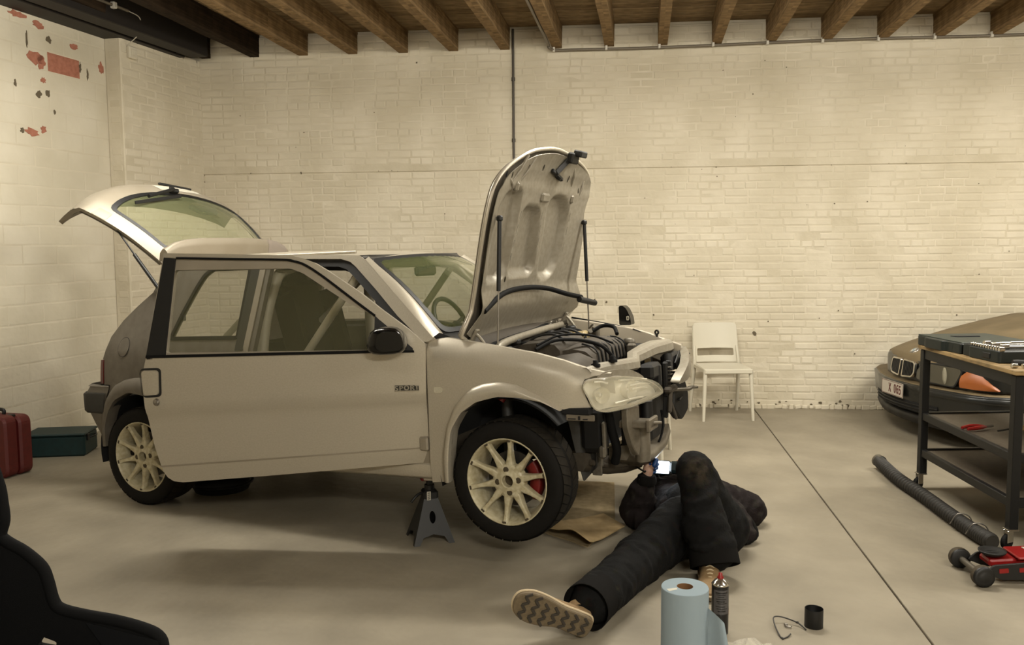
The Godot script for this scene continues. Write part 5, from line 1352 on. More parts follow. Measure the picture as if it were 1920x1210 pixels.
	b.box(V(2.84, 0.42, -1.20), V(0.06, 0.10, 0.22), 0.015); cpart("fan_shroud", b, M.black_trim)
	b = MB.new(); b.panel(P2([0.0, 0.0, 0.14, -0.13, 0.20, -0.11, 0.10, 0.06]), [], 0.05, func(p): return V(2.885, 0.42 + p.y, -1.14 - p.x), 0.006); cpart("lamp_bracket", b, M.engine)
	b = MB.new(); b.tube([V(2.86, 0.275, -1.10), V(2.93, 0.262, -1.22), V(2.935, 0.262, -1.26)], 0.011, 10); b.lathe([Vector2(0.014, -0.005), Vector2(0.03, -0.005), Vector2(0.03, 0.005), Vector2(0.014, 0.005), Vector2(0.014, -0.005)], 18, Transform3D(Basis(), V(2.94, 0.262, -1.29)), true); cpart("towing_eye", b, M.engine_metal)
	# grey splash plate behind the wheel, and the tin sign-like strip under the wing
	b = MB.new(); b.panel(rounded(P2([2.575, 0.30, 2.62, 0.31, 2.655, 0.20, 2.715, 0.185, 2.705, 0.02, 2.63, -0.065, 2.605, 0.08]), 0.012), [], 0.03, func(p): return V(p.x, p.y, -0.27 - 0.06 * sin((p.x - 2.58) * 20.0)), 0.006); cpart("splash_plate", b, M.grey_plate)
	b = MB.new(); b.box(V(2.715, 0.10, -0.34), V(0.03, 0.18, 0.03), 0.008); b.box(V(2.70, 0.0, -0.33), V(0.05, 0.06, 0.012), 0.004); cpart("plate_bracket", b, M.engine_metal)
	b = MB.new(); b.rod(V(2.675, 0.308, -0.03), V(2.805, 0.304, -0.045), 0.028, 0.012, 0.003); var st = cpart("bumper_bracket", b, M.conduit)
	b = MB.new(); b.rod(V(2.685, 0.303, -0.0225), V(2.722, 0.302, -0.0265), 0.004, 0.002); b.rod(V(2.754, 0.300, -0.0300), V(2.776, 0.300, -0.0325), 0.004, 0.002); b.box(V(2.737, 0.306, -0.029), V(0.010, 0.018, 0.004), 0.001); cpart("bracket_slot", b, M.well, "", st)
	b = MB.new(); b.box(V(2.72, 0.335, -0.05), V(0.14, 0.03, 0.05), 0.006); cpart("bumper_mount", b, M.well)
	b = MB.new(); b.tube(smooth([V(2.30, 0.36, -0.12), V(2.33, 0.40, -0.14), V(2.42, 0.385, -0.16)], 4), 0.02, 10); cpart("coil_spring", b, M.caliper)
	b = MB.new(); b.tube([V(2.34, 0.05, -0.12), V(2.31, 0.36, -0.17)], 0.03, 10); b.box(V(WB, 0.0, -0.16), V(0.10, 0.16, 0.06), 0.02); b.tube([V(WB, -0.06, -0.14), V(2.36, 0.0, -0.55)], 0.025, 8); cpart("suspension_strut", b, M.engine)
	b = MB.new(); b.tube([V(0.0, 0.0, -0.1), V(0.3, 0.05, -0.2)], 0.04, 8); cpart("trailing_arm", b, M.engine)

# ------------------------------------------------------------------ things on the floor
func chair(label, at: Vector3, turn: float):
	var o = thing("plastic_chair", label, "chair", at, "white plastic chairs by the back wall")
	o.rotation.y = turn
	var b = MB.new(); var rows = []
	for k in 9:
		var z = lerp(0.19, -0.20, k / 8.0); var row = []
		for j in 9:
			var t = j / 4.0 - 1.0
			row.append(V(t * (0.205 + 0.01 * k / 8.0 * -1.0), 0.447 - 0.018 * (1 - t * t) * sin(PI * clamp(k / 8.0, 0, 1)) - 0.02 * pow(max(z - 0.12, 0) / 0.07, 2), z))
		rows.append(row)
	b.sheet(rows, V(0, -0.012, 0)); b.box(V(0, 0.425, 0.192), V(0.41, 0.04, 0.014), 0.006)
	for s in [-1, 1]: b.box(V(s * 0.203, 0.428, 0), V(0.012, 0.035, 0.38), 0.005)
	part(o, "seat", b, M.chair)
	var f = func(p: Vector2) -> Vector3: return V(p.x, p.y, -0.205 - (p.y - 0.45) * 0.24 - 0.05 * (1 - pow(p.x / 0.2, 2)))
	b = MB.new(); b.panel(rounded(P2([-0.205, 0.455, 0.205, 0.455, 0.195, 0.80, -0.195, 0.80]), 0.035), [rounded(P2([-0.165, 0.51, 0.165, 0.51, 0.163, 0.575, -0.163, 0.575]), 0.012)], 0.05, f, 0.012)
	part(o, "backrest", b, M.chair)
	for s in [-1, 1]:
		b = MB.new(); b.tube([V(s * 0.195, 0.44, 0.17), V(s * 0.213, 0.0, 0.195)], [0.018, 0.013], 10); part(o, "leg", b, M.chair)
		b = MB.new(); b.tube([V(s * 0.192, 0.60, -0.245), V(s * 0.198, 0.44, -0.20), V(s * 0.213, 0.0, -0.285)], [0.012, 0.017, 0.013], 10); part(o, "leg", b, M.chair)

func make_floor_things():
	chair("white plastic chair standing clear against the brick wall right of the hatchback", V(1.83, 0, -7.545), deg_to_rad(2.0))
	chair("white plastic chair half hidden behind the nose of the hatchback", V(0.87, 0, -6.12), deg_to_rad(-17.0))
	axle_stand("black axle stand with a red saddle under the sill by the front wheel", V(-0.43, 0, -4.40))
	# cardboard under the nose
	var b = MB.new()
	b.panel(P2([0.16, -4.47, 0.40, -5.45, 0.64, -5.42, 0.55, -4.62, 0.37, -4.24]), [], 0.06, func(p): return V(p.x, 0.008 + 0.004 * sin(p.x * 21.0) * cos(p.y * 17.0), p.y), -0.006)
	single("cardboard_sheet", b, M.card_dirty, "flat oil-stained cardboard sheet on the floor under the car's nose", "cardboard")
	b = MB.new()
	var fold = func(p: Vector2) -> Vector3:
		var d = (p - Vector2(0.20, -4.40)).dot(Vector2(0.93, -0.37))
		return V(p.x, 0.02 + 0.035 * exp(-pow((d - 0.055) / 0.035, 2)) + 0.03 * clamp((0.2 - d) / 0.2, 0, 1), p.y)
	b.panel(P2([0.15, -4.44, 0.376, -4.215, 0.59, -4.52, 0.50, -4.74, 0.45, -4.70, 0.30, -4.62]), [], 0.02, fold, -0.005)
	single("cardboard_flap", b, M.card, "clean tan cardboard piece folded over beside the front tyre", "cardboard")
	# black pan seen under the door
	var o = thing("drain_pan", "round black pan lying on the floor under the hatchback door", "pan", V(-1.82, 0, -5.36))
	b = MB.new(); b.lathe([Vector2(0.0001, 0.02), Vector2(0.15, 0.02), Vector2(0.175, 0.055), Vector2(0.19, 0.058), Vector2(0.185, 0.05), Vector2(0.16, 0.0), Vector2(0.0001, 0.0)], 36); part(o, "bowl", b, M.well)
	b = MB.new(); b.lathe([Vector2(0.17, 0.05), Vector2(0.192, 0.056), Vector2(0.195, 0.045), Vector2(0.18, 0.04)], 36); part(o, "rolled_rim", b, M.black_trim)
	# red case and teal box by the left wall
	o = thing("tool_case", "dark red plastic case standing on edge in front of the teal box", "case", V(-3.475, 0, -5.77)); o.rotation.y = deg_to_rad(-14)
	for k in 2:
		b = MB.new(); b.prism(rounded(rect2(-0.20, 0.0, 0.20, 0.41 - 0.012 * k), 0.06, 6), Transform3D(Basis(), V(0.012 * k, 0, 0.002 - 0.11 * k)), 0.104, 0.014); part(o, "case_half", b, M.red_case)
	for s in [-0.1, 0.14]:
		b = MB.new(); b.box(V(s, 0.395, 0.0), V(0.05, 0.03, 0.05), 0.006); part(o, "latch", b, M.black_trim)
	b = MB.new(); b.tube(smooth([V(-0.05, 0.40, 0.0), V(-0.05, 0.435, 0.0), V(0.02, 0.44, 0.0), V(0.09, 0.435, 0.0), V(0.09, 0.40, 0.0)], 4), 0.012, 10); part(o, "handle", b, M.black_trim)
	o = thing("tool_box", "dark teal tool box on the floor behind the red case", "box", V(-3.335, 0, -6.36)); o.rotation.y = deg_to_rad(8)
	b = MB.new(); b.box(V(0, 0.075, 0), V(0.42, 0.15, 0.28), 0.012); part(o, "body", b, M.teal)
	b = MB.new(); b.box(V(0, 0.158, 0), V(0.43, 0.02, 0.29), 0.008); part(o, "lid", b, M.teal)
	b = MB.new(); b.box(V(0.216, 0.13, 0.08), V(0.012, 0.05, 0.04), 0.004); part(o, "latch", b, M.black_trim)
	b = MB.new(); b.tube(smooth([V(0.212, 0.12, -0.06), V(0.238, 0.125, -0.04), V(0.238, 0.125, 0.02), V(0.212, 0.12, 0.04)], 4), 0.006, 8); part(o, "handle", b, M.black_trim)
	# paper roll, can, cap and scraps near the camera
	o = thing("paper_roll", "big light blue paper towel roll standing in the foreground", "paper roll", V(0.573, 0, -2.84))
	b = MB.new(); b.lathe([Vector2(0.026, 0.001), Vector2(0.078, 0.0), Vector2(0.0785, 0.004), Vector2(0.0785, 0.356), Vector2(0.077, 0.36), Vector2(0.027, 0.3605)], 56); part(o, "paper", b, M.paper_blue)
	b = MB.new(); b.lathe([Vector2(0.0275, 0.359), Vector2(0.0275, 0.0), Vector2(0.0255, 0.0), Vector2(0.0255, 0.36), Vector2(0.0275, 0.3605)], 32); part(o, "cardboard_core", b, M.tube_card)
	b = MB.new(); var rows = []
	for k in 10:
		var t = k / 9.0; var row = []
		for j in 8:
			var y = 0.30 - 0.285 * j / 7.0
			row.append(V(0.0785 * cos(0.5 - t * 0.3) + t * (0.04 + 0.05 * j / 7.0), y - t * 0.02 - t * t * 0.02, 0.0785 * sin(0.5 + t * 0.4) + t * 0.03 * sin(t * 3.0) + 0.004 * sin(j * 1.3 + t * 6.0)))
		rows.append(row)
	b.sheet(rows, V(0.0006, 0, 0.0006)); part(o, "loose_sheet", b, M.paper_blue)
	b = MB.new(); b.panel(P2([-0.066, 0.022, -0.030, 0.012, -0.030, 0.026, -0.060, 0.040]), [], 0.02, func(p): return V(p.x, 0.3608, p.y), -0.0008); part(o, "tape", b, M.white_label)
	o = thing("spray_can", "dark spray can with a red nozzle behind the paper roll", "spray can", V(0.797, 0, -3.275))
	b = MB.new(); b.lathe([Vector2(0.0001, 0.004), Vector2(0.03, 0.0), Vector2(0.0325, 0.004), Vector2(0.0325, 0.19), Vector2(0.031, 0.195)], 36); part(o, "body", b, M.can)
	b = MB.new(); b.lathe([Vector2(0.033, 0.193), Vector2(0.0335, 0.197), Vector2(0.030, 0.201), Vector2(0.022, 0.211), Vector2(0.014, 0.215), Vector2(0.013, 0.218), Vector2(0.0001, 0.218)], 36); part(o, "shoulder", b, M.chrome)
	b = MB.new(); b.lathe([Vector2(0.012, 0.215), Vector2(0.0125, 0.222), Vector2(0.008, 0.228), Vector2(0.007, 0.238), Vector2(0.0001, 0.24)], 20); part(o, "nozzle", b, M.red)
	b = MB.new(); b.lathe([Vector2(0.0329, 0.085), Vector2(0.0329, 0.18)], 24, Transform3D(), false, deg_to_rad(40), deg_to_rad(150)); part(o, "label", b, M.can_label)
	b = MB.new()
	for k in 9:
		var y = 0.172 - k * 0.0085 - (0.004 if k > 5 else 0.0)
		b.lathe([Vector2(0.0331, y), Vector2(0.0331, y - (0.003 if k % 4 else 0.005))], 10, Transform3D(), false, deg_to_rad(50 + (k * 13) % 30), deg_to_rad(135 - (k * 7) % 20))
	part(o, "print", b, M.can)
	b = MB.new(); b.lathe([Vector2(0.0330, 0.075), Vector2(0.0330, 0.105)], 8, Transform3D(), false, deg_to_rad(5), deg_to_rad(25)); part(o, "label", b, M.amber)
	b = MB.new(); b.lathe([Vector2(0.0001, 0.004), Vector2(0.033, 0.004), Vector2(0.033, 0.072), Vector2(0.0352, 0.073), Vector2(0.0355, 0.0), Vector2(0.0001, 0.0)], 36)
	single("can_cap", b, M.black_trim, "empty black plastic cap standing alone on the bare floor", "cap", V(1.179, 0, -3.325))
	b = MB.new(); b.tube(smooth([V(1.136, 0.004, -3.285), V(1.118, 0.012, -3.33), V(1.07, 0.02, -3.365), V(1.035, 0.022, -3.365), V(1.022, 0.016, -3.32), V(1.018, 0.006, -3.25), V(1.022, 0.003, -3.215), V(1.045, 0.004, -3.225), V(1.063, 0.006, -3.245)], 5), 0.0028, 8)
	b.box(V(1.117, 0.013, -3.332), V(0.01, 0.008, 0.008), 0.002); b.box(V(1.022, 0.004, -3.212), V(0.008, 0.008, 0.01), 0.002)
	single("cable_tie", b, M.hose, "opened dark cable tie curled on the floor near the black cap", "cable tie")
	b = MB.new(); var pts = []
	for k in 9: pts.append(V(1.078 + 0.011 * cos(0.6 + k * 0.52), 0.006, -3.318 + 0.011 * sin(0.6 + k * 0.52)))
	b.tube(pts, 0.0035, 8); b.box(V(1.07, 0.006, -3.33), V(0.012, 0.012, 0.01), 0.003)
	single("hose_clip", b, M.steel, "small metal clip lying inside the curl of the cable tie", "clip")
	b = MB.new(); rows = []
	for k in 14:
		var row = []
		for j in 10:
			var x = 0.72 + 0.24 * k / 13.0; var z = -3.16 + 0.26 * j / 9.0 - 0.02 * sin(k * 0.9)
			row.append(V(x, 0.006 + 0.018 * abs(sin(k * 1.7 + j * 0.9)) * sin(PI * k / 13.0) + 0.012 * abs(cos(j * 2.1 - k)), z))
		rows.append(row)
	b.sheet(rows, V(0, -0.0006, 0)); single("plastic_bag", b, M.plastic_clear, "crumpled clear plastic bag on the floor in front of the spray can", "bag")
	# flexible hose and trolley jack on the right
	o = thing("flexible_hose", "ribbed black flexible hose lying on the floor along the trolley", "hose")
	var path = smooth([V(2.44, 0.055, -5.73), V(2.43, 0.045, -5.62), V(2.39, 0.042, -5.30), V(2.375, 0.042, -4.95), V(2.35, 0.042, -4.62), V(2.335, 0.042, -4.35), V(2.34, 0.042, -4.16)], 10)
	b = MB.new(); b.tube(path, 0.034, 16); part(o, "hose_body", b, M.hose)
	var total = 0.0; b = MB.new()
	for i in path.size() - 1:
		var seg = path[i].distance_to(path[i + 1]); var cnt = int(max(1, round(seg / 0.024)))
		for k in cnt:
			var c = path[i].lerp(path[i + 1], float(k) / cnt); var d = (path[i + 1] - path[i]).normalized()
			b.tube([c - d * 0.006, c - d * 0.003, c + d * 0.003, c + d * 0.006], [0.034, 0.041, 0.041, 0.034], 16, false)
	part(o, "hose_rib", b, M.hose).set_meta("kind", "stuff")
	b = MB.new(); b.tube([V(2.436, 0.056, -5.745), V(2.444, 0.053, -5.70)], 0.041, 16, false); part(o, "end_cuff", b, M.engine_metal)
	for k in 2:
		b = MB.new(); b.tube(smooth([V(2.29, 0.03, -4.48 + k * 0.16), V(2.32, 0.09, -4.46 + k * 0.16), V(2.375, 0.08, -4.45 + k * 0.16), V(2.40, 0.02, -4.45 + k * 0.16)], 4), 0.0035, 6); part(o, "wire_tie", b, M.steel)
	trolley_jack()

func axle_stand(label, at: Vector3):
	var o = thing("axle_stand", label, "axle stand", at); o.rotation.y = deg_to_rad(18)
	var b = MB.new(); var q = 0.105; var r = 0.036
	for k in 4:
		var ba = Basis(Vector3.UP, PI / 2 * k)
		b.panel(P2([-q, 0.0, -q + 0.03, 0.0, -0.055, 0.035, 0.0, 0.05, 0.055, 0.035, q - 0.03, 0.0, q, 0.0, r, 0.22, -r, 0.22]), [ellipse2(0.0, 0.13, 0.016, 0.03, 14)] if k % 2 == 0 else [], 0.04, func(p): return ba * V(p.x, p.y, lerp(q, r, clamp(p.y / 0.22, 0, 1))), 0.005)
	part(o, "base", b, M.jack_black)
	b = MB.new(); b.box(V(0, 0.235, 0), V(0.078, 0.05, 0.078), 0.01); b.tube([V(0, 0.2, 0), V(0, 0.285, 0)], 0.026, 16); part(o, "collar", b, M.jack_black)
	b = MB.new(); b.box(V(0, 0.285, 0), V(0.03, 0.08, 0.034), 0.004); part(o, "ratchet_post", b, M.jack_black)
	b = MB.new()
	b.prism(rounded(P2([-0.045, 0.0, 0.045, 0.0, 0.05, 0.035, 0.035, 0.04, 0.02, 0.022, -0.02, 0.022, -0.035, 0.04, -0.05, 0.035]), 0.006), Transform3D(Basis(), V(0, 0.308, -0.02)), 0.04, 0.003); part(o, "saddle", b, M.red)
	b = MB.new(); b.tube(smooth([V(-0.03, 0.245, 0.0), V(-0.06, 0.24, 0.01), V(-0.085, 0.222, 0.02), V(-0.1, 0.205, 0.02)], 4), 0.007, 8); part(o, "lever", b, M.jack_black)
	b = MB.new(); b.box(V(-0.012, 0.235, 0.0395), V(0.02, 0.045, 0.002)); part(o, "label", b, M.white_label)
	for k in 4:
		b = MB.new(); b.box(V(-0.012, 0.25 - 0.01 * k, 0.0412), V(0.014, 0.004, 0.0012)); part(o, "label_line", b, M.jack_black)

func trolley_jack():
	var o = thing("trolley_jack", "red and black trolley jack on the floor in front of the tool trolley", "trolley jack", V(2.06, 0, -3.83))
	o.rotation.y = deg_to_rad(-4)
	var b: MB
	for s in [-1, 1]:
		b = MB.new(); b.lathe([Vector2(0.0001, 0.026), Vector2(0.02, 0.026), Vector2(0.03, 0.02), Vector2(0.042, 0.024), Vector2(0.046, 0.012), Vector2(0.046, -0.014), Vector2(0.04, -0.022), Vector2(0.0001, -0.022)], 28, Transform3D(Basis(Vector3.RIGHT, PI / 2 * s), V(0.0, 0.046, s * 0.115))); part(o, "front_wheel", b, M.jack_black)
		b = MB.new(); b.lathe([Vector2(0.0465, 0.011), Vector2(0.0468, -0.012)], 24, Transform3D(Basis(Vector3.RIGHT, PI / 2 * s), V(0.0, 0.046, s * 0.115))); part(o, "wheel_tread", b, M.rim_dirt)
		b = MB.new(); b.prism(rounded(P2([0.02, 0.05, 0.06, 0.085, 0.3, 0.11, 0.62, 0.15, 0.66, 0.10, 0.62, 0.04, 0.1, 0.018]), 0.01), Transform3D(Basis(), V(0, 0, s * 0.085 - 0.006)), 0.012, 0.002); part(o, "side_plate", b, M.jack_black)
	for k in 3:
		b = MB.new(); b.prism(rounded(rect2(-0.02, -0.01, 0.02, 0.01), 0.004), Transform3D(Basis(Vector3.BACK, 0.1), V(0.10 + k * 0.085, 0.062 + k * 0.006, 0.0905)), 0.003); part(o, "side_slot", b, M.red)
	b = MB.new(); b.tube([V(0, 0.046, -0.11), V(0, 0.046, 0.11)], 0.014, 12); part(o, "axle", b, M.engine_metal)
	b = MB.new(); b.lathe([Vector2(0.0001, 0.0), Vector2(0.03, 0.0), Vector2(0.05, 0.012), Vector2(0.058, 0.02), Vector2(0.058, 0.026), Vector2(0.05, 0.022), Vector2(0.0001, 0.012)], 28, Transform3D(Basis(), V(0.095, 0.095, -0.01))); part(o, "saddle", b, M.engine)
	for k in 3:
		b = MB.new(); b.box(V(0.095, 0.112, -0.03 + 0.02 * k), V(0.085, 0.006, 0.005), 0.002); part(o, "saddle_rib", b, M.engine)
	b = MB.new(); b.rod(V(0.06, 0.075, -0.01), V(0.4, 0.10, -0.01), 0.03, 0.10, 0.008); b.box(V(0.30, 0.118, 0.0), V(0.26, 0.012, 0.15), 0.004, Basis(Vector3.BACK, 0.06)); part(o, "lift_arm", b, M.red)
	for k in 3:
		b = MB.new(); b.rod(V(0.245 + k * 0.022, 0.1225, -0.05), V(0.255 + k * 0.022, 0.1225, 0.05), 0.003, 0.011, 0.001); part(o, "stripe", b, M.white_label)
	b = MB.new(); b.box(V(0.60, 0.14, 0), V(0.14, 0.12, 0.13), 0.02); b.tube([V(0.6, 0.17, 0), V(0.95, 0.55, 0)], 0.02, 12); part(o, "handle_socket", b, M.jack_black)
	for s in [-1, 1]:
		b = MB.new(); b.lathe([Vector2(0.0001, 0.014), Vector2(0.03, 0.014), Vector2(0.032, -0.014), Vector2(0.0001, -0.014)], 18, Transform3D(Basis(Vector3.RIGHT, PI / 2), V(0.6, 0.032, s * 0.09))); part(o, "rear_caster", b, M.jack_black)

# ------------------------------------------------------------------ tool trolley on the right
func make_trolley():
	var o = thing("tool_trolley", "black steel tool trolley with a wooden top and two shelves", "trolley", V(2.44, 0, -4.18))
	# local: x to the right, z away from the camera is negative; left posts near (0, 0) and (0.055, -1.06)
	var posts = [V(0.0, 0, 0.0), V(0.055, 0, -1.06), V(0.62, 0, -0.03), V(0.675, 0, -1.09)]
	var top = 0.865
	for p in posts:
		var b = MB.new(); b.box(p + V(0, 0.48, 0), V(0.044, 0.76, 0.044), 0.003); part(o, "leg", b, M.trolley)
		b = MB.new(); b.lathe([Vector2(0.0001, 0.012), Vector2(0.034, 0.012), Vector2(0.037, 0.006), Vector2(0.037, -0.006), Vector2(0.034, -0.012), Vector2(0.0001, -0.012)], 24, Transform3D(Basis(Vector3.RIGHT, PI / 2).rotated(Vector3.UP, 0.5), p + V(-0.02, 0.037, 0.0))); part(o, "caster_wheel", b, M.rubber)
		b = MB.new()
		for s in [-1, 1]: b.box(p + V(-0.012, 0.068, s * 0.017), V(0.045, 0.06, 0.004), 0.001, Basis(Vector3.UP, 0.5))
		b.box(p + V(-0.004, 0.1, 0), V(0.055, 0.008, 0.05), 0.002); part(o, "caster_fork", b, M.chrome)
	for e in [[0, 1], [2, 3], [0, 2], [1, 3]]:
		for q in [[top - 0.03, 0.06], [0.455, 0.045], [0.23, 0.045]]:
			var b = MB.new(); b.rod(posts[e[0]] + V(0, q[0], 0), posts[e[1]] + V(0, q[0], 0), q[1], 0.03, 0.003); part(o, "rail", b, M.trolley)
	for y in [0.468, 0.243]:
		var b = MB.new(); b.prism(PackedVector2Array([Vector2(-0.01, 0.01), Vector2(0.63, -0.02), Vector2(0.685, -1.1), Vector2(0.045, -1.07)]), Transform3D(Basis(Vector3.RIGHT, Vector3.BACK, Vector3.DOWN), V(0, y, 0)), 0.008, 0.001); part(o, "shelf", b, M.shelf)
	var b = MB.new(); b.prism(PackedVector2Array([Vector2(-0.035, 0.04), Vector2(0.66, 0.01), Vector2(0.72, -1.13), Vector2(0.025, -1.10)]), Transform3D(Basis(Vector3.RIGHT, Vector3.BACK, Vector3.DOWN), V(0, top + 0.022, 0)), 0.022, 0.003); part(o, "wooden_top", b, M.wood_top)
	# open socket case on the top: lid half beyond, tray half nearer
	var ty = top + 0.0225
	var c = thing("socket_case", "dark green plastic socket case lying open on the trolley top", "tool case", V(2.455, ty, -4.73)); c.rotation.y = deg_to_rad(2.9); c.scale = V(1, 1, 1.35)
	b = MB.new(); b.prism(rounded(P2([0.0, 0.24, 0.0, 0.04, 0.02, 0.03, 0.02, -0.03, 0.46, -0.03, 0.46, 0.24]), 0.012), Transform3D(Basis(Vector3.RIGHT, Vector3.BACK, Vector3.DOWN), V(0, 0.062, 0)), 0.062, 0.004)
	part(c, "case_base", b, M.case_green)
	b = MB.new(); b.prism(rounded(P2([0.02, -0.045, 0.02, -0.15, 0.0, -0.16, 0.0, -0.30, 0.03, -0.33, 0.03, -0.40, 0.06, -0.42, 0.48, -0.42, 0.48, -0.045]), 0.012), Transform3D(Basis(Vector3.RIGHT, Vector3.BACK, Vector3.DOWN), V(0, 0.058, 0)), 0.058, 0.004)
	part(c, "case_lid", b, M.case_green)
	b = MB.new(); b.box(V(0.25, 0.06, -0.235), V(0.42, 0.006, 0.35), 0.002); part(c, "lid_face", b, M.case_lid)
	b = MB.new(); b.prism(rounded(P2([-0.09, -0.018, 0.09, -0.018, 0.07, 0.018, -0.07, 0.018]), 0.01), Transform3D(Basis(Vector3.RIGHT, Vector3.BACK, Vector3.DOWN), V(0.24, 0.066, -0.28)), 0.004); part(c, "handle_slot", b, M.well)
	b = MB.new(); b.box(V(0.0, 0.03, 0.16), V(0.01, 0.03, 0.05), 0.003); part(c, "catch", b, M.black_trim)
	b = MB.new(); b.box(V(0.23, 0.061, 0.11), V(0.42, 0.006, 0.23), 0.002); part(c, "tray", b, M.trolley)
	# the sockets and bars in the tray
	var s0: MeshInstance3D = null
	var words = ["first", "second", "third", "fourth", "fifth", "sixth", "seventh", "eighth", "ninth", "tenth", "eleventh", "twelfth"]
	for k in 12:
		var rr = 0.0085 + 0.0006 * k
		b = MB.new(); b.tube([V(-0.013, 0, 0), V(0.0, 0, 0), V(0.001, 0, 0), V(0.013, 0, 0)], [rr, rr, rr * 0.92, rr * 0.92], 14, false); b.tube([V(-0.012, 0, 0), V(-0.006, 0, 0)], rr * 0.7, 6)
		var s = single("socket", b, M.chrome, words[k] + " chrome socket from the far end of the row in the green case tray", "socket", V(2.488, ty + 0.07, -4.69 + 0.0245 * k), "chrome sockets in the green case")
		s.rotation.y = 0.05
	for k in 3:
		b = MB.new(); var z = -4.66 + 0.085 * k; var l = [0.20, 0.26, 0.30][k]
		b.tube([V(0, 0, 0), V(l, 0, 0)], 0.0075, 10); b.tube([V(-0.02, 0, 0), V(0.012, 0, 0)], 0.016, 14); b.tube([V(l - 0.08, 0, 0), V(l, 0, 0)], 0.0115, 10)
		single("ratchet", b, M.chrome, ["short", "middle-length", "long"][k] + " chrome ratchet lying in the green case tray", "ratchet", V(2.55, ty + 0.074, z), "chrome ratchets in the green case")
	var loose = [[2.455, -4.24, "loose socket at the near left corner of the trolley top"], [2.50, -4.225, "loose socket beside the corner one on the trolley's wooden edge"], [2.56, -4.215, "third loose socket, nearest the dark screwdriver on the trolley top"]]
	for q in loose:
		b = MB.new(); b.tube([V(-0.014, 0.012, 0), V(0.0, 0.012, 0), V(0.014, 0.012, 0)], [0.012, 0.012, 0.0105], 14); single("socket", b, M.chrome, q[2], "socket", V(q[0], ty, q[1]), "loose sockets on the trolley top")
	b = MB.new(); b.tube([V(0, 0.014, 0), V(0.02, 0.014, 0), V(0.10, 0.014, 0)], [0.014, 0.016, 0.012], 12); b.tube([V(0.10, 0.014, 0), V(0.22, 0.012, 0.0)], 0.004, 8)
	single("screwdriver", b, M.engine, "dark screwdriver lying in front of the green case on the trolley top", "screwdriver", V(2.50, ty, -4.335)).rotation.y = -0.1
	# on the middle shelf
	o = thing("pliers", "red handled pliers on the middle shelf of the trolley", "pliers", V(2.62, 0.473, -4.78)); o.rotation.y = 0.3
	for s in [-1, 1]:
		b = MB.new(); b.tube(smooth([V(0.0, 0.012, s * 0.006), V(-0.05, 0.014, s * 0.022), V(-0.10, 0.012, s * 0.026), V(-0.14, 0.010, s * 0.02)], 4), [0.006, 0.008, 0.009, 0.010, 0.010, 0.011, 0.011, 0.011, 0.010, 0.010, 0.009, 0.009, 0.008], 10); part(o, "grip", b, M.red)
		b = MB.new(); b.rod(V(0.0, 0.012, s * 0.004), V(0.055, 0.012, s * 0.003), 0.014, 0.007); part(o, "jaw", b, M.steel)
	o = thing("wire_brush", "wooden handled wire brush on the middle shelf of the trolley", "brush", V(2.70, 0.469, -4.70)); o.rotation.y = 0.2
	b = MB.new(); b.tube([V(0.06, 0.016, 0), V(0.09, 0.018, 0), V(0.13, 0.018, 0), V(0.165, 0.016, 0)], [0.010, 0.016, 0.014, 0.016], 12); part(o, "handle", b, M.wood_top)
	b = MB.new(); b.tube([V(-0.07, 0.012, 0.01), V(0.0, 0.016, 0.0), V(0.06, 0.016, 0)], 0.005, 8); part(o, "shank", b, M.engine)

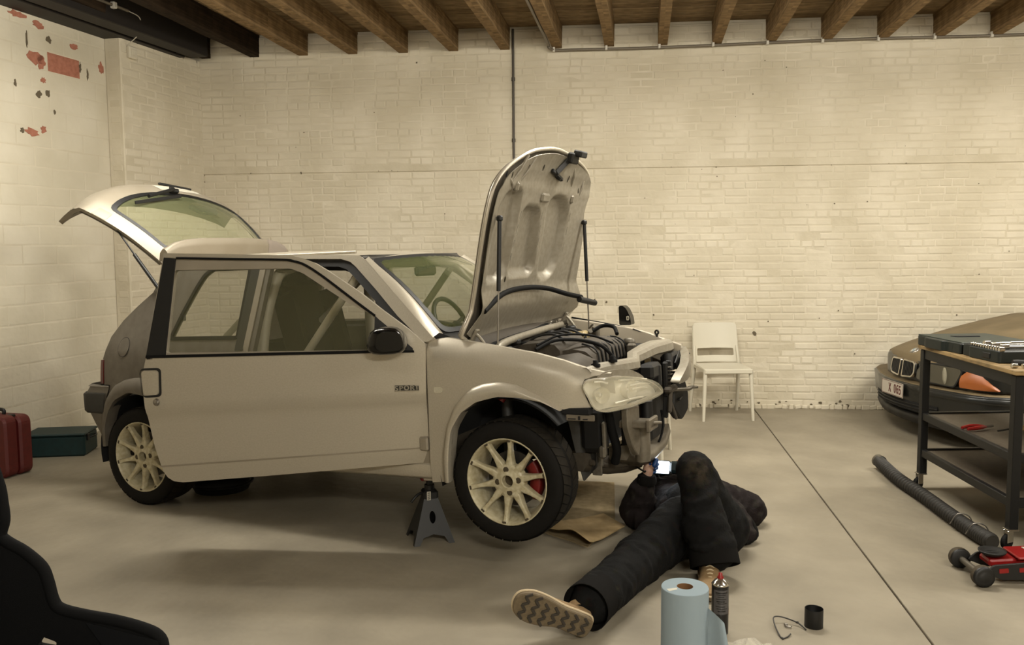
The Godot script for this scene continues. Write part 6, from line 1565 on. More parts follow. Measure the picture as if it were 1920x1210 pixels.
# ------------------------------------------------------------------ racing seat in the foreground
func make_seat():
	var o = thing("racing_seat", "black bucket seat on the floor in the near left corner", "seat", V(-1.30, 0, -2.34))
	# local: x to the right (the way the seat faces), side walls along z
	var side = smooth2([-0.42, 0.86, -0.30, 0.88, -0.262, 0.80, -0.252, 0.73, -0.25, 0.68, -0.262, 0.635, -0.24, 0.61, -0.19, 0.58, -0.14, 0.535, -0.122, 0.49, -0.108, 0.435, -0.085, 0.405, -0.015, 0.385, 0.08, 0.367, 0.16, 0.345, 0.212, 0.32, 0.226, 0.28, 0.215, 0.20, 0.16, 0.12, 0.0, 0.08, -0.2, 0.07, -0.35, 0.10, -0.44, 0.25, -0.50, 0.50, -0.50, 0.75], 4)
	var slot = rounded(P2([-0.155, 0.296, -0.136, 0.325, -0.09, 0.307, -0.098, 0.285]), 0.008)
	for s in [0, 1]:
		var b = MB.new()
		b.panel(side, [slot], 0.035, func(p): return V(p.x, p.y, (0.255 + 0.03 * clamp((p.y - 0.3) * 2, -0.3, 0.6)) * (1 if s == 0 else -1)), 0.03 if s == 0 else -0.03)
		part(o, "side_wing", b, M.seat_black)
		b = MB.new(); var edge = []
		for p in side: edge.append(V(p.x, p.y, (0.255 + 0.03 * clamp((p.y - 0.3) * 2, -0.3, 0.6) - 0.015) * (1 if s == 0 else -1)))
		edge.append(edge[0]); edge.append(edge[1]); b.tube(edge, 0.019, 10, false); part(o, "edge_roll", b, M.seat_black)
	var b = MB.new(); var rows = []
	for q in [[-0.46, 0.84], [-0.44, 0.6], [-0.38, 0.4], [-0.33, 0.27], [-0.26, 0.215], [-0.1, 0.20], [0.08, 0.23], [0.19, 0.255], [0.215, 0.21], [0.17, 0.13]]:
		rows.append([V(q[0], q[1] + 0.05, 0.24), V(q[0] - 0.01, q[1] + 0.01, 0.15), V(q[0] - 0.015, q[1], 0.0), V(q[0] - 0.01, q[1] + 0.01, -0.15), V(q[0], q[1] + 0.05, -0.24)])
	b.sheet(rows, V(-0.02, -0.03, 0)); part(o, "shell", b, M.seat_shell)
	b = MB.new(); rows = []
	for k in 9:
		var t = k / 8.0 * 2 - 1
		rows.append([V(-0.22, 0.235, t * 0.19), V(-0.1, 0.25 - 0.02 * (1 - t * t), t * 0.2), V(0.08, 0.272 - 0.02 * (1 - t * t), t * 0.2), V(0.18, 0.285 - 0.01 * (1 - t * t), t * 0.19), V(0.205, 0.25, t * 0.19)])
	b.sheet(rows, V(0, -0.03, 0)); part(o, "seat_cushion", b, M.seat_black)
	b = MB.new(); rows = []
	for k in 9:
		var t = k / 8.0 * 2 - 1
		rows.append([V(-0.42, 0.80, t * 0.17), V(-0.39 - 0.03 * (1 - t * t), 0.6, t * 0.19), V(-0.33 - 0.03 * (1 - t * t), 0.42, t * 0.2), V(-0.27, 0.30, t * 0.2)])
	b.sheet(rows, V(-0.03, 0, 0)); part(o, "back_cushion", b, M.seat_black)
	b = MB.new(); rows = []
	for k in 8:
		var t = k / 7.0
		rows.append([V(lerp(0.0, 0.222, t), lerp(0.372, 0.312, t), -0.222), V(lerp(0.05, 0.216, t), lerp(0.30, 0.22, t), -0.219)])
	b.grid(rows); part(o, "leather_panel", b, M.seat_shell)
	for s in [-1, 1]:
		b = MB.new(); b.rod(V(-0.36, 0.03, s * 0.25), V(0.18, 0.03, s * 0.25), 0.06, 0.012, 0.003); b.box(V(-0.2, 0.07, s * 0.25), V(0.05, 0.12, 0.012), 0.003); b.box(V(0.1, 0.08, s * 0.25), V(0.05, 0.14, 0.012), 0.003); part(o, "mounting_rail", b, M.jack_black)
	b = MB.new(); b.box(V(-0.10, 0.0125, 0), V(0.5, 0.025, 0.5), 0.004); part(o, "base_board", b, M.jack_black)

# ------------------------------------------------------------------ the dark sedan: only its nose is in view
# local: x rearward from the tip of the nose, z towards the camera
const PLAN := [0.34, -0.86, 0.24, -0.80, 0.17, -0.70, 0.133, -0.60, 0.06, -0.40, 0.015, -0.20, 0.0, 0.0, 0.015, 0.20, 0.06, 0.40, 0.133, 0.60, 0.17, 0.68, 0.235, 0.77, 0.33, 0.825, 0.55, 0.85, 1.0, 0.86, 1.6, 0.86]

func plan_at(curve: Array, z_or_s: float) -> int: return int(clamp(z_or_s * (curve.size() - 1), 0, curve.size() - 1))

func sweep(curve: Array, i0: int, i1: int, prof: Array) -> MB:     # prof: [outwards, height]
	var b = MB.new(); var rows = []
	for q in prof:
		var row = []
		for i in range(i0, i1 + 1):
			var d = (curve[min(i + 1, curve.size() - 1)] - curve[max(i - 1, 0)]).normalized()
			var p = curve[i] + Vector2(-d.y, d.x) * q[0]
			row.append(V(p.x, q[1], p.y))
		rows.append(row)
	b.grid(rows); return b

func make_sedan():
	var o = thing("sedan", "dark green sedan behind the tool trolley, dusty bonnet, amber indicator and white number plate", "car", V(3.045, 0, -6.79))
	o.rotation.y = deg_to_rad(3.0)
	var curve = resample(PLAN, 121)
	var at_z = func(z):       # index on the curve whose z is nearest, on the front
		var best = 0
		for i in curve.size():
			if abs(curve[i].y - z) < abs(curve[best].y - z): best = i
		return best
	part(o, "front_bumper", sweep(curve, 0, 112, [[-0.05, 0.435], [0.03, 0.432], [0.045, 0.42], [0.04, 0.39], [0.035, 0.34], [0.03, 0.26], [0.0, 0.215], [-0.03, 0.20]]), M.sedan)
	part(o, "bumper_moulding", sweep(curve, at_z.call(0.28), 108, [[0.042, 0.415], [0.052, 0.41], [0.054, 0.385], [0.045, 0.375]]), M.sedan)
	part(o, "bumper_top", sweep(curve, 0, 112, [[-0.06, 0.445], [0.02, 0.441], [0.03, 0.432]]), M.sedan_dust)
	part(o, "front_lip", sweep(curve, 0, 106, [[-0.03, 0.205], [0.005, 0.20], [0.012, 0.17], [0.0, 0.135], [-0.04, 0.12]]), M.black_trim)
	part(o, "air_intake", sweep(curve, at_z.call(-0.45), at_z.call(0.45), [[0.034, 0.30], [0.036, 0.295], [0.034, 0.235], [0.028, 0.228]]), M.well)
	for k in 2: part(o, "intake_slat", sweep(curve, at_z.call(-0.45), at_z.call(0.45), [[0.036, 0.283 - 0.024 * k], [0.043, 0.279 - 0.024 * k], [0.036, 0.273 - 0.024 * k]]), M.black_trim)
	# header panel behind lamps and grilles
	part(o, "header_panel", sweep(curve, at_z.call(-0.42), 84, [[-0.03, 0.45], [-0.028, 0.56], [-0.032, 0.60], [-0.06, 0.625]]), M.sedan)
	# kidney grilles
	var fr = func(p: Vector2) -> Vector3: return V(0.26 * pow(p.x / 0.84, 2) - 0.012 + (p.y - 0.47) * 0.14, p.y, p.x)
	for s in [-1.0, 1.0]:
		var k = rounded(P2([0.018 * s, 0.465, 0.155 * s, 0.475, 0.185 * s, 0.515, 0.175 * s, 0.585, 0.155 * s, 0.60, 0.03 * s, 0.605, 0.015 * s, 0.59]), 0.018)
		var b = MB.new(); b.panel(k, [Geometry2D.offset_polygon(k, -0.012)[0]], 0.03, fr, 0.02); part(o, "grille_frame", b, M.chrome)
		b = MB.new(); b.panel(Geometry2D.offset_polygon(k, -0.010)[0], [], 0.05, func(p): return fr.call(p) + V(0.014, 0, 0)); part(o, "grille_opening", b, M.well)
		for j in 7:
			b = MB.new(); var z = s * (0.038 + 0.019 * j); b.rod(fr.call(Vector2(z, 0.482)) + V(0.008, 0, 0), fr.call(Vector2(z, 0.588)) + V(0.008, 0, 0), 0.012, 0.004, 0.001, Vector3.BACK); part(o, "grille_bar", b, M.black_trim)
	# headlamps and indicators
	for s in [1.0]:
		var lp = rounded(P2([0.225 * s, 0.475, 0.56 * s, 0.468, 0.575 * s, 0.50, 0.60 * s, 0.58, 0.58 * s, 0.60, 0.26 * s, 0.605, 0.215 * s, 0.53]), 0.02)
		var b = MB.new(); b.panel(lp, [], 0.04, func(p): return fr.call(p) + V(-0.002, 0, 0), 0.0); part(o, "headlamp", b, M.hl_dull, Transform3D(), "dull headlamp")
		b = MB.new(); b.panel(Geometry2D.offset_polygon(lp, 0.008)[0], [lp], 0.04, fr, 0.02); part(o, "lamp_surround", b, M.black_trim)
		for z in ([0.32, 0.48] if s > 0 else []):
			b = MB.new(); b.lathe([Vector2(0.062, 0.0), Vector2(0.058, 0.004), Vector2(0.03, 0.009), Vector2(0.0001, 0.011)], 24, Transform3D(Basis(Vector3.BACK, PI / 2).rotated(Vector3.UP, -0.25 * s), fr.call(Vector2(z * s, 0.535)) + V(-0.004, 0, 0))); part(o, "lamp_lens", b, M.lens)
	var i0 = at_z.call(0.60); var ind = []
	for q in [[0.60, 0.468, 0.55], [0.64, 0.467, 0.595], [0.69, 0.466, 0.60], [0.74, 0.466, 0.57], [0.78, 0.466, 0.52], [0.805, 0.466, 0.475]]:
		var i = at_z.call(q[0]); var d = (curve[min(i + 1, 120)] - curve[i - 1]).normalized(); var nn = Vector2(-d.y, d.x)
		var row = []
		for k in 5:
			var y = lerp(q[1], q[2], k / 4.0); var c = curve[i] + nn * (0.012 + 0.012 * sin(PI * k / 4.0) - 0.02 * (y - 0.46) / 0.14)
			row.append(V(c.x, y, c.y))
		ind.append(row)
	var bb = MB.new(); bb.sheet(ind, V(0.012, 0, -0.004)); part(o, "indicator", bb, M.amber, Transform3D(), "amber indicator lens")
	# wing beside the indicator and the bonnet
	var hood = func(x): return 0.625 + 0.30 * pow(clamp(x / 1.25, 0, 1), 0.75)
	var b = MB.new(); var rows = []
	for x in [0.0, 0.02, 0.06, 0.12, 0.2, 0.32, 0.48, 0.7, 0.95, 1.25, 1.6]:
		var row = []
		for k in 21:
			var t = k / 10.0 - 1.0
			var w = 0.66 + 0.12 * min(x / 0.8, 1.0)
			var fx = x * 1.0 + 0.03 + 0.19 * t * t * (1.0 - min(x / 1.6, 1) )
			var y = hood.call(x) - 0.035 * t * t - 0.02 * pow(abs(t), 6) - (0.03 if x == 0.0 else 0.0)
			row.append(V(fx, y, t * w))
		rows.append(row)
	b.sheet(rows, V(0.0, -0.012, 0)); part(o, "bonnet", b, M.sedan_dust, Transform3D(), "dusty bonnet")
	for s in [-1.0, 1.0]:
		b = MB.new(); rows = []
		for q in [[0.19, 0.62, 0.70, 0.645], [0.25, 0.60, 0.775, 0.62], [0.33, 0.63, 0.82, 0.62], [0.5, 0.68, 0.845, 0.64], [0.8, 0.76, 0.855, 0.68], [1.2, 0.84, 0.86, 0.74], [1.6, 0.88, 0.86, 0.78]]:
			if s < 0 and q[0] < 0.75: continue
			var lo = 0.47 if q[0] < 0.45 else 0.43
			rows.append([V(q[0], lo, q[2] * s), V(q[0], 0.55, (q[2] + 0.012) * s), V(q[0], q[3] - 0.03, (q[2] + 0.004) * s), V(q[0], q[3] - 0.005, (q[2] - 0.02) * s), V(q[0] - 0.01, q[3] + 0.012, (q[2] - 0.08) * s), V(q[0] - 0.02, hood.call(max(q[0] - 0.2, 0.0)) - 0.055, (0.655 + 0.12 * min(q[0] / 0.8, 1.0)) * s)])
		b.grid(rows); part(o, "wing", b, M.sedan)
	b = MB.new(); b.box(V(0.95, 0.33, 0.0), V(1.2, 0.3, 1.5), 0.05); part(o, "underbody", b, M.well)
	b = MB.new(); b.lathe([Vector2(0.0001, 0.08), Vector2(0.2, 0.08), Vector2(0.30, 0.07), Vector2(0.31, 0.0), Vector2(0.30, -0.09), Vector2(0.0001, -0.09)], 36, Transform3D(Basis(Vector3.RIGHT, PI / 2), V(0.80, 0.31, 0.74))); part(o, "wheel", b, M.tyre)
	b = MB.new(); b.lathe([Vector2(0.0001, 0.08), Vector2(0.2, 0.08), Vector2(0.30, 0.07), Vector2(0.31, 0.0), Vector2(0.30, -0.09), Vector2(0.0001, -0.09)], 36, Transform3D(Basis(Vector3.RIGHT, PI / 2), V(0.80, 0.31, -0.74))); part(o, "wheel", b, M.tyre)
	# round emblem on the bonnet edge
	b = MB.new(); b.lathe([Vector2(0.0001, 0.006), Vector2(0.028, 0.006), Vector2(0.036, 0.004), Vector2(0.038, -0.004)], 24, Transform3D(Basis(Vector3.BACK, 0.55), V(0.10, hood.call(0.07) + 0.004, 0.0))); part(o, "emblem", b, M.steel)
	for k in 4:
		b = MB.new(); b.lathe([Vector2(0.0001, 0.0075), Vector2(0.024, 0.0072)], 6, Transform3D(Basis(Vector3.BACK, 0.55), V(0.10, hood.call(0.07) + 0.004, 0.0)), false, PI / 2 * k, PI / 2 * (k + 1)); part(o, "emblem_quarter", b, M.paper_blue if k % 2 else M.white_label)
	# number plate
	var pl = Node3D.new(); pl.name = "number_plate"; o.add_child(pl, true)
	pl.transform = Transform3D(Basis(V(0, 0, 1), V(0, 1, 0), V(-1, 0, 0)), V(-0.050, 0.365, -0.03))
	b = MB.new(); b.prism(rounded(rect2(-0.17, -0.056, 0.17, 0.056), 0.008), Transform3D(Basis(), V(0, 0, 0)), 0.004, 0.001); part(pl, "plate", b, M.plate)
	b = MB.new(); b.panel(rounded(rect2(-0.167, -0.053, 0.167, 0.053), 0.006), [rounded(rect2(-0.163, -0.049, 0.163, 0.049), 0.005)], 0.2, func(p): return V(p.x, p.y, 0.0045), 0.0005); part(pl, "plate_border", b, M.plate_ink)
	letters(pl, "X", V(-0.035, 0.0, 0.0045), Basis(), 0.07, 0.001, M.plate_ink, 0.7, "registration")
	letters(pl, "065", V(0.085, 0.0, 0.0045), Basis(), 0.07, 0.001, M.plate_ink, 0.72, "registration")

# ------------------------------------------------------------------ the mechanic
class Field:       # a signed distance on a grid, meshed with surface nets
	var lo: Vector3
	var c: float
	var n: Vector3i
	var d := PackedFloat32Array()
	func _init(lo_: Vector3, hi: Vector3, cell: float):
		lo = lo_; c = cell
		n = Vector3i(((hi - lo_) / cell).ceil()) + Vector3i.ONE
		d.resize(n.x * n.y * n.z); d.fill(1.0)
	func bone(a: Vector3, b: Vector3, ra: float, rb: float, k := 0.03, squash := Vector3.ONE):
		# smooth union with a tapered capsule; squash flattens it along the axes
		var m = max(ra, rb) / min(squash.x, min(squash.y, squash.z)) + k + c * 2.0
		var p0 = ((a.min(b) - Vector3.ONE * m - lo) / c).floor().clamp(Vector3.ZERO, Vector3(n - Vector3i.ONE))
		var p1 = ((a.max(b) + Vector3.ONE * m - lo) / c).ceil().clamp(Vector3.ZERO, Vector3(n - Vector3i.ONE))
		var sa = a * squash; var ba = b * squash - sa; var l2 = max(ba.length_squared(), 1e-9)
		for z in range(int(p0.z), int(p1.z) + 1):
			for y in range(int(p0.y), int(p1.y) + 1):
				var i = (z * n.y + y) * n.x + int(p0.x)
				var p = (lo + Vector3(p0.x, y, z) * c) * squash - sa
				var st = c * squash.x
				for x in range(int(p0.x), int(p1.x) + 1):
					var h = clampf(p.dot(ba) / l2, 0.0, 1.0)
					var v = (p - ba * h).length() - lerpf(ra, rb, h)
					var o = d[i]; var e = k - absf(o - v)
					d[i] = minf(o, v) - (e * e / (4.0 * k) if e > 0.0 else 0.0)
					i += 1; p.x += st
	func shift(f: Callable, near: float):       # f(position) moves the surface in or out: folds of cloth
		for z in n.z:
			for y in n.y:
				var i = (z * n.y + y) * n.x
				for x in n.x:
					if absf(d[i]) < near: d[i] += f.call(lo + Vector3(x, y, z) * c)
					i += 1
	func into(b: MB):
		var at = PackedInt32Array(); at.resize(d.size()); at.fill(-1)
		var sx = 1; var sy = n.x; var sz = n.x * n.y
		for z in n.z - 1:
			for y in n.y - 1:
				var i = z * sz + y * sy
				for x in n.x - 1:
					var v0 = d[i]
					if v0 < c * 3.0 and v0 > -c * 3.0:
						var q = [v0, d[i + 1], d[i + sy], d[i + sy + 1], d[i + sz], d[i + sz + 1], d[i + sz + sy], d[i + sz + sy + 1]]
						var neg = 0
						for e in 8: neg += 1 if q[e] < 0.0 else 0
						if neg > 0 and neg < 8:
							var s = Vector3.ZERO; var cnt = 0
							for e in 8:
								for ax in 3:
									var o = e | (1 << ax)
									if o != e and (q[e] < 0.0) != (q[o] < 0.0):
										var t = q[e] / (q[e] - q[o])
										var p = Vector3(e & 1, (e >> 1) & 1, (e >> 2) & 1); p[ax] = t
										s += p; cnt += 1
							at[i] = b.add(lo + (Vector3(x, y, z) + s / cnt) * c)
					i += 1
		for z in range(1, n.z - 1):
			for y in range(1, n.y - 1):
				var i = z * sz + y * sy + 1
				for x in range(1, n.x - 1):
					var v0 = d[i]
					if v0 < c * 3.0 and v0 > -c * 3.0:
						var ng = v0 < 0.0
						if (d[i + 1] < 0.0) != ng: quad(b, at[i], at[i - sy], at[i - sy - sz], at[i - sz], ng)
						if (d[i + sy] < 0.0) != ng: quad(b, at[i], at[i - sz], at[i - sz - sx], at[i - sx], ng)
						if (d[i + sz] < 0.0) != ng: quad(b, at[i], at[i - sx], at[i - sx - sy], at[i - sy], ng)
					i += 1
	func quad(b: MB, p, q, r, s, flip):
		if p < 0 or q < 0 or r < 0 or s < 0: return
		if flip: b.t.append_array(PackedInt32Array([p, q, r, p, r, s]))
		else: b.t.append_array(PackedInt32Array([p, r, q, p, s, r]))

func make_person():
	var o = thing("person", "person lying on their back in dark work clothes, one knee raised, working under the car", "person", V(0.95, 0, -4.3))
	var off = Transform3D(Basis(), V(-0.95, 0, 4.3))        # the parts are laid out in room coordinates
	var hipR = V(0.81, 0.125, -4.17); var hipL = V(1.0, 0.13, -4.17)
	var kneeR = V(0.555, 0.105, -3.78); var ankR = V(0.315, 0.085, -3.36)
	var kneeL = V(0.845, 0.455, -3.99); var ankL = V(0.875, 0.10, -3.80)
	var chest = V(0.92, 0.115, -4.60); var neck = V(0.905, 0.115, -4.92); var head = V(0.885, 0.115, -5.07)
	var shR = V(0.77, 0.10, -4.80); var shL = V(1.10, 0.10, -4.80)
	var elR = V(0.655, 0.08, -4.56); var wrR = V(0.700, 0.285, -4.50)
	var elL = V(1.265, 0.075, -4.60); var wrL = V(0.99, 0.235, -4.70)
	# the body itself, one surface; clothes lie over it
	var f = Field.new(V(0.18, -0.02, -5.25), V(1.45, 0.62, -3.2), 0.014)
	f.bone(hipR, hipL, 0.10, 0.10); f.bone(V(0.905, 0.12, -4.2), chest, 0.10, 0.09); f.bone(chest, V(0.93, 0.11, -4.78), 0.09, 0.085)
	f.bone(shR, shL, 0.055, 0.055, 0.05); f.bone(V(0.925, 0.11, -4.80), neck, 0.06, 0.05); f.bone(neck, head, 0.05, 0.06)
	f.bone(hipR, kneeR, 0.075, 0.052); f.bone(kneeR, ankR, 0.048, 0.034); f.bone(hipL, kneeL, 0.075, 0.052); f.bone(kneeL, ankL, 0.048, 0.034)
	f.bone(shR, elR, 0.045, 0.036); f.bone(elR, wrR, 0.036, 0.026, 0.02); f.bone(shL, elL, 0.045, 0.036); f.bone(elL, wrL, 0.036, 0.026, 0.02)
	var b = MB.new(); f.into(b)
	# head: face turned up towards the car
	var hf = Field.new(head + V(-0.14, -0.15, -0.17), head + V(0.14, 0.16, 0.15), 0.0045)
	hf.bone(head + V(0, 0.0, -0.03), head + V(0, 0.01, 0.02), 0.078, 0.074, 0.02); hf.bone(head + V(0, 0.05, 0.05), head + V(0, 0.035, 0.075), 0.045, 0.03, 0.03)
	hf.bone(head + V(0, 0.082, 0.0), head + V(0, 0.098, 0.025), 0.009, 0.013, 0.015)
	for s in [-1, 1]:
		hf.bone(head + V(s * 0.078, -0.005, 0.0), head + V(s * 0.082, 0.012, -0.02), 0.012, 0.016, 0.008); hf.bone(head + V(s * 0.03, 0.068, -0.012), head + V(s * 0.02, 0.07, -0.012), 0.013, 0.013, 0.01)
		hf.bone(head + V(s * 0.04, 0.05, 0.03), head + V(s * 0.03, 0.055, 0.035), 0.02, 0.02, 0.02)
	hf.bone(head + V(-0.016, 0.073, 0.048), head + V(0.016, 0.073, 0.048), 0.008, 0.008, 0.008)
	hf.bone(head + V(0, 0.0, 0.04), neck + V(0, 0, 0.05), 0.05, 0.05, 0.03)
	hf.into(b)
	# right hand closed round the tool, held up
	hand(b, wrR, [V(0.708, 0.342, -4.50), V(0.72, 0.35, -4.49)], V(0.0, 1.0, 0.06), V(0.75, 0.0, 0.66), 1.0)
	# left hand round the work lamp
	hand(b, wrL, [V(0.93, 0.268, -4.715), V(0.92, 0.27, -4.70)], V(-1.0, 0.25, -0.05), V(-0.1, -0.2, 1.0), -1.0)
	part(o, "body", b, M.skin, off)
	# eyes, brows and mouth are small and face the car
	for s in [-1, 1]:
		b = MB.new(); b.lathe([Vector2(0.0001, 0.006), Vector2(0.006, 0.004), Vector2(0.0085, 0.0)], 12, Transform3D(Basis(), head + V(s * 0.03, 0.078, 0.0))); part(o, "eye", b, M.white_label, off)
	# glove-blue cuff on the working hand
	b = MB.new(); var g = Field.new(V(0.60, 0.26, -4.60), V(0.80, 0.45, -4.40), 0.003)
	fingers(g, V(0.708, 0.342, -4.50), V(0.0, 1.0, 0.06).normalized(), V(0.75, 0.0, 0.66).normalized(), 1.0, 0.0022, true); g.into(b); part(o, "glove_fingers", b, M.glove, off, "blue fingertips of the glove")
	# trousers
	var nz = FastNoiseLite.new(); nz.seed = 3; nz.frequency = 9.0; nz.fractal_octaves = 3
	f = Field.new(V(0.15, -0.03, -4.62), V(1.35, 0.66, -3.22), 0.0125)
	f.bone(hipR + V(0.02, 0, 0), hipL, 0.125, 0.128, 0.05); f.bone(V(0.905, 0.125, -4.15), V(0.92, 0.14, -4.45), 0.135, 0.14, 0.05)
	f.bone(hipR, kneeR, 0.135, 0.103, 0.05); f.bone(kneeR, ankR + V(-0.0, 0.012, -0.0), 0.102, 0.09, 0.03)
	f.bone(hipL, kneeL, 0.125, 0.085, 0.05); f.bone(kneeL + V(0, -0.005, 0), V(0.87, 0.22, -3.87), 0.078, 0.098, 0.03); f.bone(V(0.87, 0.22, -3.87), V(0.895, 0.145, -3.83), 0.098, 0.105, 0.03)
	f.bone(V(0.98, 0.06, -4.05), V(1.05, 0.10, -4.2), 0.05, 0.1, 0.06)
	f.shift(func(p):
		var w = nz.get_noise_3dv(p) * 0.007
		for k in [[hipR, kneeR, 34.0], [kneeR, ankR, 40.0], [kneeL, ankL, 38.0], [hipL, kneeL, 36.0]]:
			var ax = (k[1] - k[0]).normalized(); var q = (p - k[0])
			if q.dot(ax) > -0.05 and q.dot(ax) < 0.5 and (q - ax * q.dot(ax)).length() < 0.16:
				w += 0.0075 * absf(nz.get_noise_3d(q.dot(ax) * k[2] * 0.055 + p.x * 0.5 + p.y * 0.4, q.cross(ax).x * 0.9, q.cross(ax).y * 0.9)) * 2.0 - 0.004
				break
		w += maxf(0.0, 0.004 - p.y) * 1.0
		return w, 0.04)
	# hollow the hems
	f.bone(Vector3.ZERO, Vector3.ZERO, 0.0001, 0.0001, 0.001)
	for q in [[hipR, kneeR, 0.13, 0.103, 0.55, 0.5], [hipR, kneeR, 0.13, 0.103, 0.85, -0.4], [kneeR, ankR, 0.102, 0.09, 0.08, 0.5], [kneeR, ankR, 0.102, 0.09, 0.2, -0.5], [kneeR, ankR, 0.102, 0.09, 0.72, 0.45], [kneeL, ankL, 0.08, 0.1, 0.35, 0.5], [kneeL, ankL, 0.08, 0.1, 0.6, -0.6], [kneeL, ankL, 0.08, 0.1, 0.85, 0.4]]: crease(f, q)
	b = MB.new(); f.into(b)
	for p in b.v:
		var k = clampf(1.0 - (p - (kneeL + V(-0.005, 0.015, 0.08))).length() / 0.085, 0, 1) * clampf(0.9 + 2.2 * nz.get_noise_3dv(p * 3.0), 0, 1)
		k = maxf(k, clampf(1.0 - (p - V(0.83, 0.33, -3.90)).length() / 0.07, 0, 1) * clampf(0.25 + 2.0 * nz.get_noise_3dv(p * 4.0), 0, 1) * 0.6)
		b.col.append(Color(0.0100, 0.0098, 0.0095).lerp(Color(0.060, 0.048, 0.033), k) * (1.0 + 0.5 * nz.get_noise_3dv(p * 0.8)))
	part(o, "trousers", b, M.work_cloth, off)
	for q in [[ankR + V(0, 0.012, 0), (ankR - kneeR).normalized(), 0.091, 0.032], [V(0.895, 0.13, -3.83), (ankL - kneeL).normalized(), 0.104, 0.03]]:
		b = MB.new(); var y = q[1]; var x = y.cross(V(0, 0, 1)).normalized(); var ba = Basis(x, y, x.cross(y))
		b.lathe([Vector2(q[2] * 1.0, -0.05), Vector2(q[2] * 1.05, 0.03), Vector2(q[2] * 1.07, 0.085), Vector2(q[2] * 1.02, 0.087), Vector2(q[2] * 0.95, 0.02), Vector2(0.0001, 0.0)], 28, Transform3D(ba, q[0] - y * 0.015)); part(o, "trouser_hem", b, M.cloth_dark, off)
	# jacket: thick, wrinkled, open hem falling to the floor on the left
	f = Field.new(V(0.52, -0.03, -5.06), V(1.46, 0.44, -4.18), 0.0115)
	f.bone(V(0.85, 0.10, -4.42), V(0.86, 0.11, -4.72), 0.115, 0.105, 0.05); f.bone(V(1.0, 0.10, -4.42), V(1.0, 0.11, -4.72), 0.115, 0.105, 0.05); f.bone(V(0.86, 0.11, -4.72), shR, 0.105, 0.085, 0.05); f.bone(V(1.0, 0.11, -4.72), shL, 0.105, 0.085, 0.05); f.bone(shR, shL, 0.08, 0.085, 0.06)
	f.bone(shR, elR, 0.085, 0.078, 0.04); f.bone(elR, elR.lerp(wrR, 0.5), 0.080, 0.072, 0.03); f.bone(elR.lerp(wrR, 0.5), wrR + V(0, -0.015, 0), 0.070, 0.047, 0.02)
	f.bone(shL, elL, 0.09, 0.085, 0.04); f.bone(elL, wrL, 0.082, 0.055, 0.04)
	f.bone(V(1.02, 0.12, -4.72), V(1.13, 0.075, -4.40), 0.11, 0.085, 0.05); f.bone(V(1.13, 0.08, -4.46), V(1.16, 0.05, -4.30), 0.08, 0.06, 0.04); f.bone(V(1.05, 0.05, -4.40), V(1.10, 0.035, -4.27), 0.06, 0.045, 0.04)
	f.bone(V(0.70, 0.06, -4.62), V(0.66, 0.04, -4.42), 0.06, 0.03, 0.04)
	f.bone(V(0.82, 0.15, -4.86), V(0.90, 0.175, -4.82), 0.03, 0.03, 0.03); f.bone(V(0.90, 0.175, -4.82), V(0.99, 0.15, -4.86), 0.03, 0.03, 0.03)
	f.shift(func(p):
		var w = nz.get_noise_3dv(p * 1.2) * 0.012
		w += 0.016 * absf(nz.get_noise_3d(p.x * 0.6 + p.z * 0.9, p.y * 0.6 - p.x * 0.5, p.z * 0.25)) - 0.004
		return w, 0.04)
	for q in [[shL, elL, 0.088, 0.084, 0.35, 0.6], [shL, elL, 0.088, 0.084, 0.65, -0.5], [elL, wrL, 0.08, 0.055, 0.3, 0.5], [elR, wrR, 0.076, 0.05, 0.35, 0.5], [elR, wrR, 0.076, 0.05, 0.6, -0.5], [shR, elR, 0.085, 0.078, 0.5, 0.5]]: crease(f, q)
	b = MB.new(); f.into(b)
	for p in b.v: b.col.append(Color(0.0165, 0.0145, 0.0140).lerp(Color(0.045, 0.038, 0.034), clampf(2.5 * nz.get_noise_3dv(p * 2.0) - 0.5, 0, 0.6)))
	part(o, "jacket", b, M.jacket, off)
	b = MB.new(); b.tube([wrR + V(0, -0.035, 0), wrR + V(0, -0.02, 0), wrR + V(0.001, 0.012, 0)], [0.05, 0.053, 0.046], 20); part(o, "cuff", b, M.cloth_dark, off)
	b = MB.new(); b.tube(smooth([V(1.06, 0.20, -4.50), V(1.14, 0.16, -4.43), V(1.205, 0.10, -4.35), V(1.22, 0.04, -4.29), V(1.15, 0.02, -4.24)], 5), 0.014, 8); part(o, "jacket_hem", b, M.cloth_dark, off)
	b = MB.new(); b.tube(smooth([V(0.80, 0.15, -4.96), V(0.84, 0.195, -4.89), V(0.90, 0.205, -4.85), V(0.97, 0.19, -4.88), V(1.01, 0.14, -4.95)], 5), 0.022, 10, true, 0.6); part(o, "collar", b, M.cloth_dark, off)
	b = MB.new(); b.tube(smooth([V(1.17, 0.145, -4.70), V(1.23, 0.155, -4.645), V(1.29, 0.11, -4.62)], 4), 0.010, 8); part(o, "sleeve_seam", b, M.cloth_dark, off)
	# knitted hat
	hf = Field.new(head + V(-0.13, -0.14, -0.17), head + V(0.13, 0.13, 0.1), 0.006)
	hf.bone(head + V(0, -0.005, -0.045), head + V(0, 0.0, -0.01), 0.082, 0.087, 0.02)
	b = MB.new(); hf.into(b); part(o, "knitted_hat", b, M.beanie, off)
	# scarf or hood fold, grey, at the chin
	b = MB.new(); b.tube(smooth([V(0.81, 0.10, -4.97), V(0.845, 0.17, -4.96), V(0.885, 0.20, -4.96), V(0.94, 0.17, -4.98)], 5), 0.035, 10, true, 0.7); part(o, "neck_warmer", b, M.beanie, off)
	shoe(o, off, V(0.282, 0.045, -3.215), (V(0.020, 0.158, -3.185) - V(0.282, 0.045, -3.215)).normalized(), V(0.06, 0.12, -1.0))
